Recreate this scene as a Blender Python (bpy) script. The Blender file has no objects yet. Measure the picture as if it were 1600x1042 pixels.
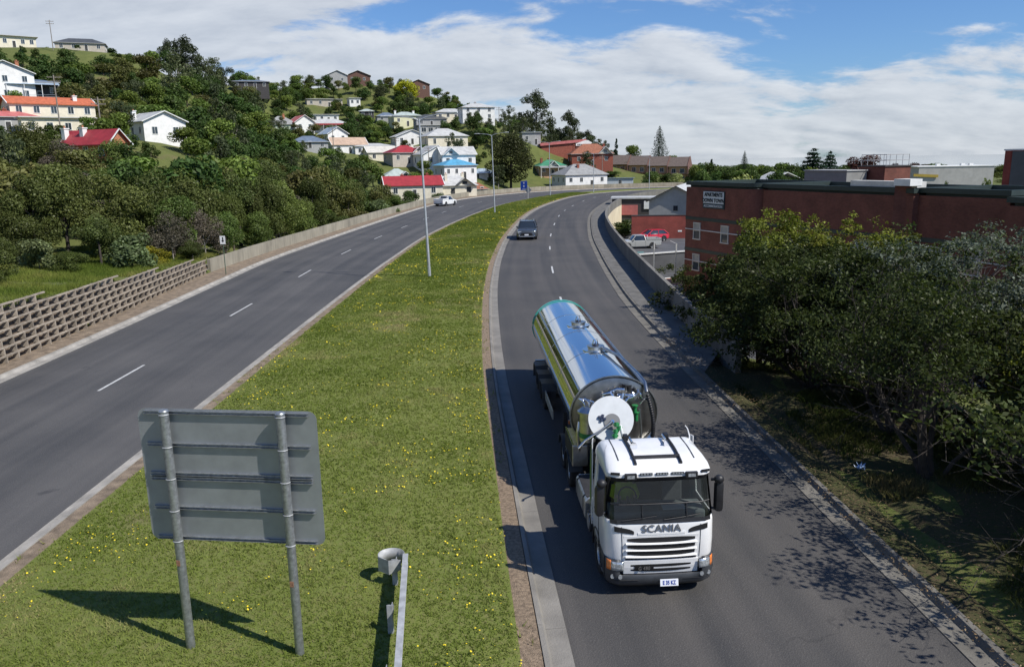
import bpy, bmesh, math, random
import numpy as np
from mathutils import Vector, Matrix

random.seed(7)
RNG = np.random.default_rng(11)
SC = bpy.context.scene
COL = SC.collection
R = math.radians

# ------------------------------------------------------------------ camera
CAM_H = 9.4
cam_data = bpy.data.cameras.new('camera')
cam_data.lens = 27.675
cam_data.sensor_width = 36.0
cam_data.sensor_fit = 'HORIZONTAL'
cam_data.clip_start = 0.1
cam_data.clip_end = 9000.0
cam = bpy.data.objects.new('camera', cam_data)
COL.objects.link(cam)
cam.matrix_world = Matrix.Translation((0, 0, CAM_H)) @ Matrix.Rotation(R(90 - 12.4), 4, 'X') @ Matrix.Rotation(R(-1.0), 4, 'Z')
SC.camera = cam

# ------------------------------------------------------------------ sky
SUN_VEC = Vector((0.80, -0.45, 1.0)).normalized()          # towards the sun
SUN_ELEV = math.asin(SUN_VEC.z)
SUN_AZ = math.atan2(SUN_VEC.x, SUN_VEC.y)                  # from +Y, clockwise
world = bpy.data.worlds.new('World')
SC.world = world
world.use_nodes = True
wt = world.node_tree
for n in list(wt.nodes):
    wt.nodes.remove(n)

def WN(kind, **kw):
    n = wt.nodes.new(kind)
    for k, v in kw.items():
        setattr(n, k, v)
    return n

def wmath(op, a, b=None, c=None, clamp=False):
    n = WN('ShaderNodeMath', operation=op, use_clamp=clamp)
    for i, v in enumerate((a, b, c)):
        if v is None:
            continue
        if isinstance(v, (int, float)):
            n.inputs[i].default_value = v
        else:
            wt.links.new(v, n.inputs[i])
    return n.outputs[0]

sky = WN('ShaderNodeTexSky', sky_type='NISHITA')
sky.sun_disc = False
sky.sun_elevation = SUN_ELEV
sky.sun_rotation = SUN_AZ
sky.altitude = 20
sky.air_density = 1.0
sky.dust_density = 0.35
sky.ozone_density = 3.0
tc = WN('ShaderNodeTexCoord')
sep = WN('ShaderNodeSeparateXYZ')
wt.links.new(tc.outputs['Generated'], sep.inputs[0])
den = wmath('ADD', wmath('MAXIMUM', sep.outputs['Z'], 0.0), 0.30)
cu = wmath('DIVIDE', sep.outputs['X'], den)
cv = wmath('DIVIDE', sep.outputs['Y'], den)

def cloud_noise(du, dv, scale, detail, rough, seed):
    comb = WN('ShaderNodeCombineXYZ')
    wt.links.new(wmath('ADD', cu, du), comb.inputs[0])
    wt.links.new(wmath('ADD', wmath('MULTIPLY', cv, 1.5), dv), comb.inputs[1])
    comb.inputs[2].default_value = seed
    nz = WN('ShaderNodeTexNoise')
    nz.inputs['Scale'].default_value = scale
    nz.inputs['Detail'].default_value = detail
    nz.inputs['Roughness'].default_value = rough
    nz.inputs['Distortion'].default_value = 0.2
    wt.links.new(comb.outputs[0], nz.inputs['Vector'])
    return nz.outputs[0]

CL_U, CL_V = 3.1, 1.7
def cover(du, dv):
    big = cloud_noise(CL_U + du, CL_V + dv, 0.95, 3, 0.5, 2.3)
    fine = cloud_noise(CL_U + du, CL_V + dv, 2.3, 11, 0.60, 7.7)
    v = wmath('ADD', wmath('MULTIPLY', big, 0.50), wmath('MULTIPLY', fine, 0.60))
    # a bank of cloud low in the sky, deeper to the left; open blue overhead and to the right
    low = wmath('MULTIPLY', wmath('SUBTRACT', 0.185, sep.outputs['Z']), 1.5)
    side = wmath('MULTIPLY', sep.outputs['X'], -0.30)
    bias = wmath('MINIMUM', wmath('MAXIMUM', wmath('ADD', low, side), -0.13), 0.16)
    return wmath('ADD', v, bias)
c0 = cover(0.0, 0.0)
c1 = cover(0.03, -0.075)          # a step towards the sun: where it is thinner the cloud is lit
mask = WN('ShaderNodeMapRange', interpolation_type='SMOOTHERSTEP')
mask.inputs['From Min'].default_value = 0.525
mask.inputs['From Max'].default_value = 0.635
wt.links.new(c0, mask.inputs['Value'])
lit = wmath('ADD', wmath('MULTIPLY', wmath('SUBTRACT', c0, c1), 3.4), 0.60, clamp=True)
thick = WN('ShaderNodeMapRange')
thick.inputs['From Min'].default_value = 0.60
thick.inputs['From Max'].default_value = 0.86
thick.inputs['To Min'].default_value = 1.0
thick.inputs['To Max'].default_value = 0.66
wt.links.new(c0, thick.inputs['Value'])
lum = wmath('MULTIPLY', lit, thick.outputs[0])
ccol = WN('ShaderNodeMix', data_type='RGBA')
ccol.inputs[6].default_value = (4.3, 4.8, 5.6, 1)
ccol.inputs[7].default_value = (8.3, 8.6, 9.0, 1)
wt.links.new(lum, ccol.inputs[0])
# the sky in the picture is a little deeper than the bare model gives
tint = WN('ShaderNodeMix', data_type='RGBA', blend_type='MULTIPLY')
tint.inputs[0].default_value = 1.0
tint.inputs[7].default_value = (0.66, 0.90, 1.24, 1)
wt.links.new(sky.outputs[0], tint.inputs[6])
fin = WN('ShaderNodeMix', data_type='RGBA')
wt.links.new(wmath('MULTIPLY', mask.outputs[0], 0.90), fin.inputs[0])
wt.links.new(tint.outputs[2], fin.inputs[6])
wt.links.new(ccol.outputs[2], fin.inputs[7])
bg = WN('ShaderNodeBackground')
bg.inputs['Strength'].default_value = 0.075
wt.links.new(fin.outputs[2], bg.inputs['Color'])
wo = WN('ShaderNodeOutputWorld')
wt.links.new(bg.outputs[0], wo.inputs['Surface'])

# ------------------------------------------------------------------ sun
sun_data = bpy.data.lights.new('sun', 'SUN')
sun_data.energy = 4.0
sun_data.angle = R(0.55)
sun_data.color = (1.0, 0.955, 0.88)
sun = bpy.data.objects.new('sun', sun_data)
COL.objects.link(sun)
sun.location = (60, -40, 90)
sun.rotation_euler = SUN_VEC.to_track_quat('Z', 'Y').to_euler()

# ------------------------------------------------------------------ exposure
SC.view_settings.view_transform = 'Standard'
SC.view_settings.look = 'None'
SC.view_settings.exposure = 0.40
SC.view_settings.gamma = 1.0
SC.view_settings.use_curve_mapping = False
SC.render.engine = 'CYCLES'
SC.cycles.use_denoising = True
SC.cycles.max_bounces = 7
SC.cycles.transparent_max_bounces = 12
SC.cycles.caustics_reflective = False
SC.cycles.caustics_refractive = False

# ================================================================== helpers
MATS = {}

def mat(name, col, rough=0.8, metal=0.0, noise=0.0, scale=4.0, col2=None, bump=0.0, bscale=40.0, coat=0.0, spec=0.5,
        coord='obj', obj_var=0.0, wave=None, detail=5):
    """A procedural surface: colour broken up by noise, optional grain relief."""
    if name in MATS:
        return MATS[name]
    m = bpy.data.materials.new(name)
    m.use_nodes = True
    t = m.node_tree
    b = t.nodes['Principled BSDF']
    b.inputs['Roughness'].default_value = rough
    b.inputs['Metallic'].default_value = metal
    b.inputs['Specular IOR Level'].default_value = spec
    b.inputs['Coat Weight'].default_value = coat
    b.inputs['Coat Roughness'].default_value = 0.06
    c4 = (*col, 1)
    tcn = t.nodes.new('ShaderNodeTexCoord')
    if coord == 'world':
        g = t.nodes.new('ShaderNodeNewGeometry')
        vec = g.outputs['Position']
    else:
        vec = tcn.outputs['Object']
    out = None
    if noise > 0 or col2 is not None:
        nz = t.nodes.new('ShaderNodeTexNoise')
        nz.inputs['Scale'].default_value = scale
        nz.inputs['Detail'].default_value = detail
        nz.inputs['Roughness'].default_value = 0.6
        t.links.new(vec, nz.inputs['Vector'])
        rp = t.nodes.new('ShaderNodeMapRange')
        rp.inputs['From Min'].default_value = 0.32
        rp.inputs['From Max'].default_value = 0.68
        t.links.new(nz.outputs[0], rp.inputs[0])
        mx = t.nodes.new('ShaderNodeMix')
        mx.data_type = 'RGBA'
        c2 = col2 if col2 is not None else tuple(max(0, c * (1 - noise)) for c in col)
        c1 = col if col2 is not None else tuple(min(1, c * (1 + noise * 0.6)) for c in col)
        mx.inputs[6].default_value = (*c1, 1)
        mx.inputs[7].default_value = (*c2, 1)
        t.links.new(rp.outputs[0], mx.inputs[0])
        out = mx.outputs[2]
    if obj_var > 0:
        oi = t.nodes.new('ShaderNodeObjectInfo')
        hs = t.nodes.new('ShaderNodeHueSaturation')
        mr = t.nodes.new('ShaderNodeMapRange')
        mr.inputs['To Min'].default_value = 1 - obj_var
        mr.inputs['To Max'].default_value = 1 + obj_var
        t.links.new(oi.outputs['Random'], mr.inputs[0])
        t.links.new(mr.outputs[0], hs.inputs['Value'])
        if out is None:
            hs.inputs['Color'].default_value = c4
        else:
            t.links.new(out, hs.inputs['Color'])
        out = hs.outputs[0]
    if out is None:
        b.inputs['Base Color'].default_value = c4
    else:
        t.links.new(out, b.inputs['Base Color'])
    if bump > 0:
        n2 = t.nodes.new('ShaderNodeTexNoise')
        n2.inputs['Scale'].default_value = bscale
        n2.inputs['Detail'].default_value = 3
        t.links.new(vec, n2.inputs['Vector'])
        bp = t.nodes.new('ShaderNodeBump')
        bp.inputs['Strength'].default_value = bump
        bp.inputs['Distance'].default_value = 0.05
        t.links.new(n2.outputs[0], bp.inputs['Height'])
        t.links.new(bp.outputs[0], b.inputs['Normal'])
    MATS[name] = m
    return m


class MB:
    """Collects shapes for ONE mesh object."""
    def __init__(s, mtx=None):
        s.v = []; s.f = []; s.mi = []; s.m = mtx

    def add(s, vs, fs, mi=0):
        o = len(s.v)
        if s.m is not None:
            vs = [tuple(s.m @ Vector(v)) for v in vs]
        s.v.extend([tuple(v) for v in vs])
        s.f.extend([tuple(i + o for i in f) for f in fs])
        s.mi.extend([mi] * len(fs))
        return s

    def box(s, c, d, mi=0, rz=0.0, rx=0.0, ry=0.0):
        x, y, z = d[0] / 2, d[1] / 2, d[2] / 2
        vs = [Vector((a * x, b * y, e * z)) for e in (-1, 1) for b in (-1, 1) for a in (-1, 1)]
        if rz or rx or ry:
            q = Matrix.Rotation(rz, 3, 'Z') @ Matrix.Rotation(rx, 3, 'X') @ Matrix.Rotation(ry, 3, 'Y')
            vs = [q @ v for v in vs]
        c = Vector(c)
        return s.add([v + c for v in vs], [(0, 2, 3, 1), (4, 5, 7, 6), (0, 1, 5, 4), (2, 6, 7, 3), (0, 4, 6, 2), (1, 3, 7, 5)], mi)

    def cyl(s, p0, p1, r0, r1=None, n=12, mi=0, caps=True):
        r1 = r0 if r1 is None else r1
        p0, p1 = Vector(p0), Vector(p1)
        ax = (p1 - p0).normalized()
        u = ax.orthogonal().normalized(); w = ax.cross(u)
        vs = []
        for p, r in ((p0, r0), (p1, r1)):
            for i in range(n):
                a = 2 * math.pi * i / n
                vs.append(p + u * (r * math.cos(a)) + w * (r * math.sin(a)))
        fs = [(i, (i + 1) % n, n + (i + 1) % n, n + i) for i in range(n)]
        if caps:
            fs += [tuple(range(n - 1, -1, -1)), tuple(range(n, 2 * n))]
        return s.add(vs, fs, mi)

    def tube(s, pts, r, n=8, mi=0, caps=True):
        pts = [Vector(p) for p in pts]
        rs = r if isinstance(r, (list, tuple)) else [r] * len(pts)
        vs = []; u = None
        for i, p in enumerate(pts):
            t = (pts[min(i + 1, len(pts) - 1)] - pts[max(i - 1, 0)]).normalized()
            if u is None:
                u = t.orthogonal().normalized()
            else:
                u = (u - t * u.dot(t))
                u = u.normalized() if u.length > 1e-6 else t.orthogonal().normalized()
            w = t.cross(u)
            for k in range(n):
                a = 2 * math.pi * k / n
                vs.append(p + (u * math.cos(a) + w * math.sin(a)) * rs[i])
        fs = []
        for i in range(len(pts) - 1):
            for k in range(n):
                fs.append((i * n + k, i * n + (k + 1) % n, (i + 1) * n + (k + 1) % n, (i + 1) * n + k))
        if caps:
            fs += [tuple(range(n - 1, -1, -1)), tuple(range((len(pts) - 1) * n, len(pts) * n))]
        return s.add(vs, fs, mi)

    def prism(s, poly, a0, a1, axis='z', mi=0):
        """poly: 2D outline; axis z -> (x,y), y -> (x,z), x -> (y,z)."""
        def P(p, a):
            return (p[0], p[1], a) if axis == 'z' else ((p[0], a, p[1]) if axis == 'y' else (a, p[0], p[1]))
        n = len(poly)
        vs = [P(p, a0) for p in poly] + [P(p, a1) for p in poly]
        fs = [(i, (i + 1) % n, n + (i + 1) % n, n + i) for i in range(n)] + [tuple(range(n - 1, -1, -1)), tuple(range(n, 2 * n))]
        return s.add(vs, fs, mi)

    def loft(s, rings, mi=0, close=True, caps=(True, True)):
        n = len(rings[0]); vs = [p for r in rings for p in r]; fs = []
        for i in range(len(rings) - 1):
            for k in range(n if close else n - 1):
                fs.append((i * n + k, i * n + (k + 1) % n, (i + 1) * n + (k + 1) % n, (i + 1) * n + k))
        if close and caps[0]:
            fs.append(tuple(range(n - 1, -1, -1)))
        if close and caps[1]:
            fs.append(tuple(range((len(rings) - 1) * n, len(rings) * n)))
        return s.add(vs, fs, mi)

    def sphere(s, c, r, nu=12, nv=8, mi=0):
        rr = (r, r, r) if isinstance(r, (int, float)) else r
        rings = []
        for j in range(nv + 1):
            t = math.pi * j / nv
            rings.append([(c[0] + rr[0] * max(math.sin(t), 1e-3) * math.cos(2 * math.pi * i / nu),
                           c[1] + rr[1] * max(math.sin(t), 1e-3) * math.sin(2 * math.pi * i / nu),
                           c[2] - rr[2] * math.cos(t)) for i in range(nu)])
        return s.loft(rings, mi)

    def mesh(s, name, mats, smooth=False):
        me = bpy.data.meshes.new(name)
        me.from_pydata(s.v, [], s.f)
        mats = mats if isinstance(mats, (list, tuple)) else [mats]
        for m in mats:
            me.materials.append(m)
        if len(mats) > 1:
            me.polygons.foreach_set('material_index', s.mi)
        bm = bmesh.new(); bm.from_mesh(me)
        bmesh.ops.recalc_face_normals(bm, faces=bm.faces)
        bm.to_mesh(me); bm.free()
        if smooth:
            me.polygons.foreach_set('use_smooth', [True] * len(me.polygons))
            me.set_sharp_from_angle(angle=R(smooth if isinstance(smooth, (int, float)) and smooth > 1 else 35))
        me.update()
        return me

    def build(s, name, mats, parent=None, smooth=False, bevel=0.0, loc=None, rotz=None):
        o = bpy.data.objects.new(name, s.mesh(name, mats, smooth))
        COL.objects.link(o)
        if parent is not None:
            o.parent = parent
        if loc is not None:
            o.location = loc
        if rotz is not None:
            o.rotation_euler = (0, 0, rotz)
        if bevel > 0:
            md = o.modifiers.new('edge', 'BEVEL')
            md.width = bevel; md.segments = 2; md.limit_method = 'ANGLE'; md.angle_limit = R(40)
        return o


def tag(o, label=None, cat=None, group=None, kind=None):
    if label: o['label'] = label
    if cat: o['category'] = cat
    if group: o['group'] = group
    if kind: o['kind'] = kind
    return o

def thing(name, label, cat, loc=(0, 0, 0), rotz=0.0, group=None):
    o = bpy.data.objects.new(name, None)
    o.empty_display_size = 0.3
    COL.objects.link(o)
    o.location = loc; o.rotation_euler = (0, 0, rotz)
    return tag(o, label, cat, group)

def place(me, name, parent=None, loc=(0, 0, 0), rot=(0, 0, 0), scale=(1, 1, 1)):
    o = bpy.data.objects.new(name, me)
    COL.objects.link(o)
    o.parent = parent
    o.location = loc; o.rotation_euler = rot; o.scale = scale
    return o

def copy_tree(o, parent=None):
    c = o.copy(); COL.objects.link(c); c.parent = parent
    for ch in o.children:
        copy_tree(ch, c)
    return c

def smoothline(pts, step):
    """Catmull-Rom through pts, resampled about every `step` metres."""
    P = [np.array(p, float) for p in pts]
    P = [2 * P[0] - P[1]] + P + [2 * P[-1] - P[-2]]
    out = []
    for i in range(1, len(P) - 2):
        n = max(1, int(math.ceil(np.linalg.norm(P[i + 1] - P[i]) / step)))
        for k in range(n):
            t = k / n
            a, b, c, d = P[i - 1], P[i], P[i + 1], P[i + 2]
            out.append(0.5 * ((2 * b) + (-a + c) * t + (2 * a - 5 * b + 4 * c - d) * t * t + (-a + 3 * b - 3 * c + d) * t ** 3))
    out.append(P[-2])
    return np.array(out)

def offset(line, d):
    """Shift a 2D polyline to its right by d (right when walking along it)."""
    t = np.gradient(line, axis=0)
    t /= np.linalg.norm(t, axis=1)[:, None]
    return line + np.stack([t[:, 1], -t[:, 0]], 1) * d

def text_mesh(txt, size, extrude, name, spacing=1.0, shear=0.0, bold=0.0, xscale=1.0):
    cu_ = bpy.data.curves.new('txt', 'FONT')
    cu_.body = txt; cu_.size = size; cu_.extrude = extrude
    cu_.align_x = 'CENTER'; cu_.align_y = 'CENTER'
    cu_.space_character = spacing; cu_.shear = shear; cu_.offset = bold
    cu_.resolution_u = 3
    ob = bpy.data.objects.new('txt', cu_)
    COL.objects.link(ob)
    dg = bpy.context.evaluated_depsgraph_get()
    me = bpy.data.meshes.new_from_object(ob.evaluated_get(dg))
    bpy.data.objects.remove(ob); bpy.data.curves.remove(cu_)
    me.name = name
    if xscale != 1.0:
        me.transform(Matrix.Diagonal((xscale, 1, 1, 1)))
    return me
# ================================================================== road lines
STN = [((-23, -60), (-12.65, -60), (1.9, -60), (9.3, -60)),
       ((-23, -20), (-12.65, -20), (1.9, -20), (9.2, -20)),
       ((-23, 5), (-12.65, 5), (1.5, 5), (8.85, 5)),
       ((-23, 20), (-12.65, 20), (0.62, 20), (8.25, 20)),
       ((-23.05, 35), (-12.63, 35), (-0.34, 35), (7.72, 35)),
       ((-23.3, 50), (-12.55, 50), (-0.87, 50), (7.47, 50)),
       ((-23.7, 65), (-12.4, 64), (-1.03, 62.5), (7.72, 61.5)),
       ((-23.9, 80), (-12.05, 79), (-0.8, 79), (8.5, 79)),
       ((-22.6, 104), (-10.95, 104), (0.25, 102), (10, 102)),
       ((-20.4, 136), (-7.6, 136.5), (3.1, 136), (13.6, 136.5)),
       ((-17.6, 168), (-3, 167), (7, 163), (18.4, 163.5)),
       ((-12.3, 197), (4, 194), (14, 195), (25.3, 193)),
       ((-4, 219), (11.5, 215), (20, 212.5), (31.5, 207)),
       ((8, 238), (20, 230), (26, 223), (39, 215)),
       ((30, 254), (36, 244), (40, 236), (52, 225)),
       ((62, 262), (64, 252), (66, 246), (74, 233)),
       ((120, 266), (120, 256), (120, 250), (122, 238))]

def station_lines():
    cols = [[np.array(s[k], float) for s in STN] for k in range(4)]
    outs = []
    for P in cols:
        P = [2 * P[0] - P[1]] + P + [2 * P[-1] - P[-2]]
        out = []
        for i in range(1, len(P) - 2):
            n = max(4, int(np.linalg.norm(np.array(STN[i][1]) - np.array(STN[i - 1][1])) / 1.5))
            a, b, c, d = P[i - 1], P[i], P[i + 1], P[i + 2]
            for k in range(n):
                t = k / n
                out.append(0.5 * ((2 * b) + (-a + c) * t + (2 * a - 5 * b + 4 * c - d) * t * t + (-a + 3 * b - 3 * c + d) * t ** 3))
        out.append(P[-2])
        outs.append(np.array(out))
    return outs
LK, ML, MR, RE = station_lines()
ARC = np.concatenate([[0], np.cumsum(np.linalg.norm(np.diff(ML, axis=0), axis=1))])

LEFT_WALL = smoothline([(-26.8, 70), (-26.3, 85), (-25.3, 100), (-23.6, 125), (-21.5, 152), (-18.6, 180), (-14.5, 203), (-7, 225), (5, 243), (18, 254), (34, 262), (62, 268), (118, 272)], 1.5)
RIGHT_WALL = smoothline([(10.45, 38), (10.3, 44), (10.4, 50), (10.85, 62.6), (11.5, 79), (12.7, 100), (14.5, 121), (16.7, 137), (20, 155), (24, 172), (29, 189), (35, 202), (43, 211), (56, 219), (78, 226), (118, 230)], 1.5) * 0.958
CRIB = np.array([(-24.6, 18), (-24.62, 30), (-24.7, 37), (-25.05, 46), (-25.7, 56), (-26.75, 69.4)], float)
CRIB_H = [(18, 3.1), (30, 2.95), (37.5, 2.75), (44, 2.5), (50, 2.25), (60, 1.7), (69.4, 1.25)]
def crib_x(y): return float(np.interp(y, CRIB[:, 1], CRIB[:, 0]))
def crib_h(y): return float(np.interp(y, [c[0] for c in CRIB_H], [c[1] for c in CRIB_H]))

# ================================================================== terrain
TP = [(-161.5, 265, 47.1), (-142.7, 268, 47.2), (-123.3, 270, 45.2), (-131.3, 245, 37.7), (-115, 230, 31.5), (-117.8, 195, 24.1), (-90.1, 165, 16.7),
      (-75, 160, 15.1), (-64.2, 155, 13.6), (-50, 97, 7.5), (-103.9, 270, 31.9), (-106.4, 330, 36.5), (-89.4, 230, 19.9), (-91.6, 400, 41.6),
      (-72.7, 400, 44.3), (-45, 400, 36.3), (-12.8, 300, 22.4), (-29.6, 330, 25.3), (10.7, 300, 15.2), (34.2, 320, 9), (-82.8, 310, 21.7),
      (-69.1, 320, 21.8), (-52.1, 280, 13.7), (-40.2, 290, 13.6), (-38.8, 255, 8.2), (-22, 262, 7.2), (-16.5, 243, 3.8), (21.8, 268, 0.6),
      (16.9, 288, 4.8), (13.5, 310, 11.5), (29.7, 300, 7.5), (-27, 40, 2.6), (-27, 30, 2.9), (-27, 18, 3.1), (-27.6, 50, 2.2), (-28.2, 60, 1.7), (-28.8, 69, 1.0),
      (-34, 40, 3.0), (-36, 60, 2.0), (-34, 15, 3.4), (-48, 60, 3.4), (-60, 40, 5), (-70, 80, 7), (-30, 85, 0.2), (-32, 110, -0.6), (-30, 140, -1.6), (-27, 170, -2.4),
      (-22, 200, -3.0), (-14, 222, -2.0), (-42, 130, 2.0), (-38, 180, 0.5), (-50, 200, 5.5), (2, 256, 0.0), (-30, -40, 3), (-80, -40, 6), (-120, 60, 14), (-150, 160, 28),
      (-200, 220, 44), (-220, 300, 50), (-150, 340, 46), (-60, 480, 40), (-140, 480, 46), (0, 420, 27), (60, 420, 8), (30, 360, 11),
      (13, 10, 0.10), (13, 24, 0.0), (13, 36, -0.3), (17, 10, 0.1), (18, 22, -0.2), (22, 30, -1.6), (18, 42, -2.6), (15, 46, -3.4), (20, 60, -5.4), (14, 60, -5.4), (14, 80, -5.4), (20, 95, -5.4),
      (30, 15, -1.0), (30, 40, -4.5), (45, 30, -4.5), (60, 60, -5), (25, 120, -4.0), (24, 150, -3.4), (36, 180, -2.6), (60, 200, -1.5), (60, 120, -4),
      (100, 100, -4), (100, 200, -2), (60, 290, 1.0), (45, 300, 3.0), (100, 300, 0), (150, 300, -1), (180, 150, -3), (120, 20, -4), (180, 420, 0), (100, 420, 3),
      (12, -40, 0.1), (60, -40, -2)]
TP += [(-94.2, 168, 16.31), (-88.0, 159, 15.18), (-69.7, 160, 13.67), (-62.2, 122, 10.13), (-120.1, 196, 24.78), (-115.7, 200, 25.28), (-98.5, 160, 16.12), (-162.8, 272, 47.67), (-145.8, 285, 47.85), (-104.6, 335, 39.16), (-87.1, 312, 20.91), (-80.0, 314, 21.34), (-71.4, 322, 20.97), (-77.6, 345, 26.04), (-63.1, 292, 16.27), (-55.9, 280, 12.45), (-63.3, 256, 13.96), (-47.6, 282, 11.46), (-41.0, 276, 9.6), (-34.0, 262, 8.68), (-36.7, 300, 15.53), (-23.1, 286, 13.71), (-24.3, 256, 7.35), (-16.7, 252, 7.25), (-16.4, 243, 4.1), (-8.9, 262, 3.35), (-34.0, 242, 2.34), (-25.1, 207, 0.33), (-16.1, 218, 0.02), (-10.2, 236, -0.3), (-42.4, 334, 23.42), (-23.3, 326, 25.26), (-12.4, 314, 24.5), (-31.0, 322, 22.75), (-30.7, 312, 19.0), (-85.1, 378, 34.51), (-71.2, 378, 34.85), (-75.8, 418, 48.16), (-86.3, 415, 47.45), (-45.1, 412, 43.11), (-61.0, 352, 29.01), (-51.8, 345, 26.13), (8.0, 305, 14.86), (29.8, 296, 6.76), (14.3, 284, 3.78), (23.2, 266, 0.41), (37.8, 276, -0.15)]  # house pads
_tp = np.array(TP, float)

def _tps_fit(P):
    n = len(P)
    d2 = ((P[:, None, :2] - P[None, :, :2]) ** 2).sum(-1)
    K = np.where(d2 > 0, 0.5 * d2 * np.log(np.maximum(d2, 1e-12)), 0.0) + np.eye(n) * 60.0
    A = np.zeros((n + 3, n + 3)); A[:n, :n] = K; A[:n, n] = 1; A[:n, n + 1:] = P[:, :2]; A[n, :n] = 1; A[n + 1:, :n] = P[:, :2].T
    return np.linalg.solve(A, np.concatenate([P[:, 2], np.zeros(3)]))
_w = _tps_fit(_tp)

def natural(x, y):
    x = np.asarray(x, float); y = np.asarray(y, float)
    sh = x.shape; x = x.ravel(); y = y.ravel(); out = np.zeros(len(x)); n = len(_tp)
    for a in range(0, len(x), 20000):
        xs, ys = np.clip(x[a:a + 20000], -240, 200), np.clip(y[a:a + 20000], -50, 470)
        d2 = (xs[:, None] - _tp[None, :, 0]) ** 2 + (ys[:, None] - _tp[None, :, 1]) ** 2
        k = np.where(d2 > 0, 0.5 * d2 * np.log(np.maximum(d2, 1e-12)), 0.0)
        out[a:a + 20000] = k @ _w[:n] + _w[n] + _w[n + 1] * xs + _w[n + 2] * ys
    far = np.maximum(np.maximum(x - 200, -240 - x), np.maximum(y - 470, -50 - y))
    f = np.clip(far / 400, 0, 1); f = f * f * (3 - 2 * f)
    out = out * (1 - f) + (-14.0) * f          # the land falls away to the sea
    return out.reshape(sh)

CORR = np.concatenate([
    np.array([(-26.1, -60), (-26.1, 18)]), np.array([(crib_x(y) - 1.3, y) for y in np.arange(20, 70, 3.0)]),
    LEFT_WALL + 0.0, RIGHT_WALL[::-1], np.array([(9.9, 37), (10.0, 30), (10.3, 20), (10.9, 5), (11, -60)])])

def corr_dist(x, y):
    """Signed distance to the road corridor, negative inside."""
    p = np.stack([x, y], -1); A = CORR; B = np.roll(CORR, -1, 0)
    best = np.full(len(x), 1e9); ins = np.zeros(len(x), bool)
    for a, b in zip(A, B):
        ab = b - a; t = np.clip(((p - a) @ ab) / (ab @ ab + 1e-9), 0, 1)
        best = np.minimum(best, ((p - a - t[:, None] * ab) ** 2).sum(1))
        c = ((a[1] > y) != (b[1] > y)) & (x < (b[0] - a[0]) * (y - a[1]) / (b[1] - a[1] + 1e-12) + a[0])
        ins ^= c
    d = np.sqrt(best)
    return np.where(ins, -d, d)

def ground_z(x, y):
    x = np.atleast_1d(np.asarray(x, float)); y = np.atleast_1d(np.asarray(y, float))
    z = natural(x, y)
    near = (x > -45) & (x < 135) & (y > -70) & (y < 300)
    if near.any():
        d = corr_dist(x[near], y[near])
        zz = z[near]
        zz = np.where(d < 0, np.minimum(zz, -0.25), zz)
        # where the bank meets the road on the right, no cliff
        soft = (d >= 0) & (d < 3) & (x[near] > 5) & (y[near] < 36)
        zz = np.where(soft, np.minimum(zz, 0.05 + 0.05 * d), zz)
        z[near] = zz
    return z

def gz(x, y): return float(ground_z(x, y)[0])

def axis_coords(a, b, fine, far0, far1):
    c = list(np.arange(a, b + 0.01, fine)); s = fine; v = a
    lo = []
    while v > far0:
        s *= 1.35; v -= s; lo.append(v)
    s = fine; v = c[-1]; hi = []
    while v < far1:
        s *= 1.35; v += s; hi.append(v)
    return np.array(lo[::-1] + c + hi)

def grass_ground_material(name, spots):
    m = bpy.data.materials.new(name); m.use_nodes = True; t = m.node_tree; b = t.nodes['Principled BSDF']
    b.inputs['Roughness'].default_value = 0.95; b.inputs['Specular IOR Level'].default_value = 0.15
    g = t.nodes.new('ShaderNodeNewGeometry')
    def nz(scale, det=5):
        n = t.nodes.new('ShaderNodeTexNoise'); n.inputs['Scale'].default_value = scale; n.inputs['Detail'].default_value = det
        n.inputs['Roughness'].default_value = 0.62
        t.links.new(g.outputs['Position'], n.inputs['Vector']); return n.outputs[0]
    def rng(s, a, bb):
        r = t.nodes.new('ShaderNodeMapRange'); r.inputs['From Min'].default_value = a; r.inputs['From Max'].default_value = bb
        t.links.new(s, r.inputs[0]); return r.outputs[0]
    def mix(f, c1, c2):
        x = t.nodes.new('ShaderNodeMix'); x.data_type = 'RGBA'; t.links.new(f, x.inputs[0])
        for i, c in ((6, c1), (7, c2)):
            if isinstance(c, tuple): x.inputs[i].default_value = (*c, 1)
            else: t.links.new(c, x.inputs[i])
        return x.outputs[2]
    base = mix(rng(nz(0.35), 0.35, 0.65), spots[0], spots[1])
    base = mix(rng(nz(9.0, 3), 0.42, 0.75), base, spots[2])
    base = mix(rng(nz(0.13, 6), 0.58, 0.70), base, spots[3])
    t.links.new(base, b.inputs['Base Color'])
    bp = t.nodes.new('ShaderNodeBump'); bp.inputs['Strength'].default_value = 0.6; bp.inputs['Distance'].default_value = 0.06
    t.links.new(nz(28, 3), bp.inputs['Height']); t.links.new(bp.outputs[0], b.inputs['Normal'])
    return m

M_TERRAIN = grass_ground_material('rough_ground', [(0.075, 0.105, 0.026), (0.120, 0.145, 0.038), (0.150, 0.135, 0.058), (0.140, 0.115, 0.060)])
M_LAWN = grass_ground_material('lawn_soil', [(0.130, 0.165, 0.036), (0.165, 0.195, 0.048), (0.175, 0.170, 0.065), (0.205, 0.175, 0.09)])
M_LITTER = grass_ground_material('leaf_litter', [(0.085, 0.065, 0.040), (0.060, 0.060, 0.025), (0.045, 0.065, 0.020), (0.130, 0.105, 0.070)])

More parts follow.
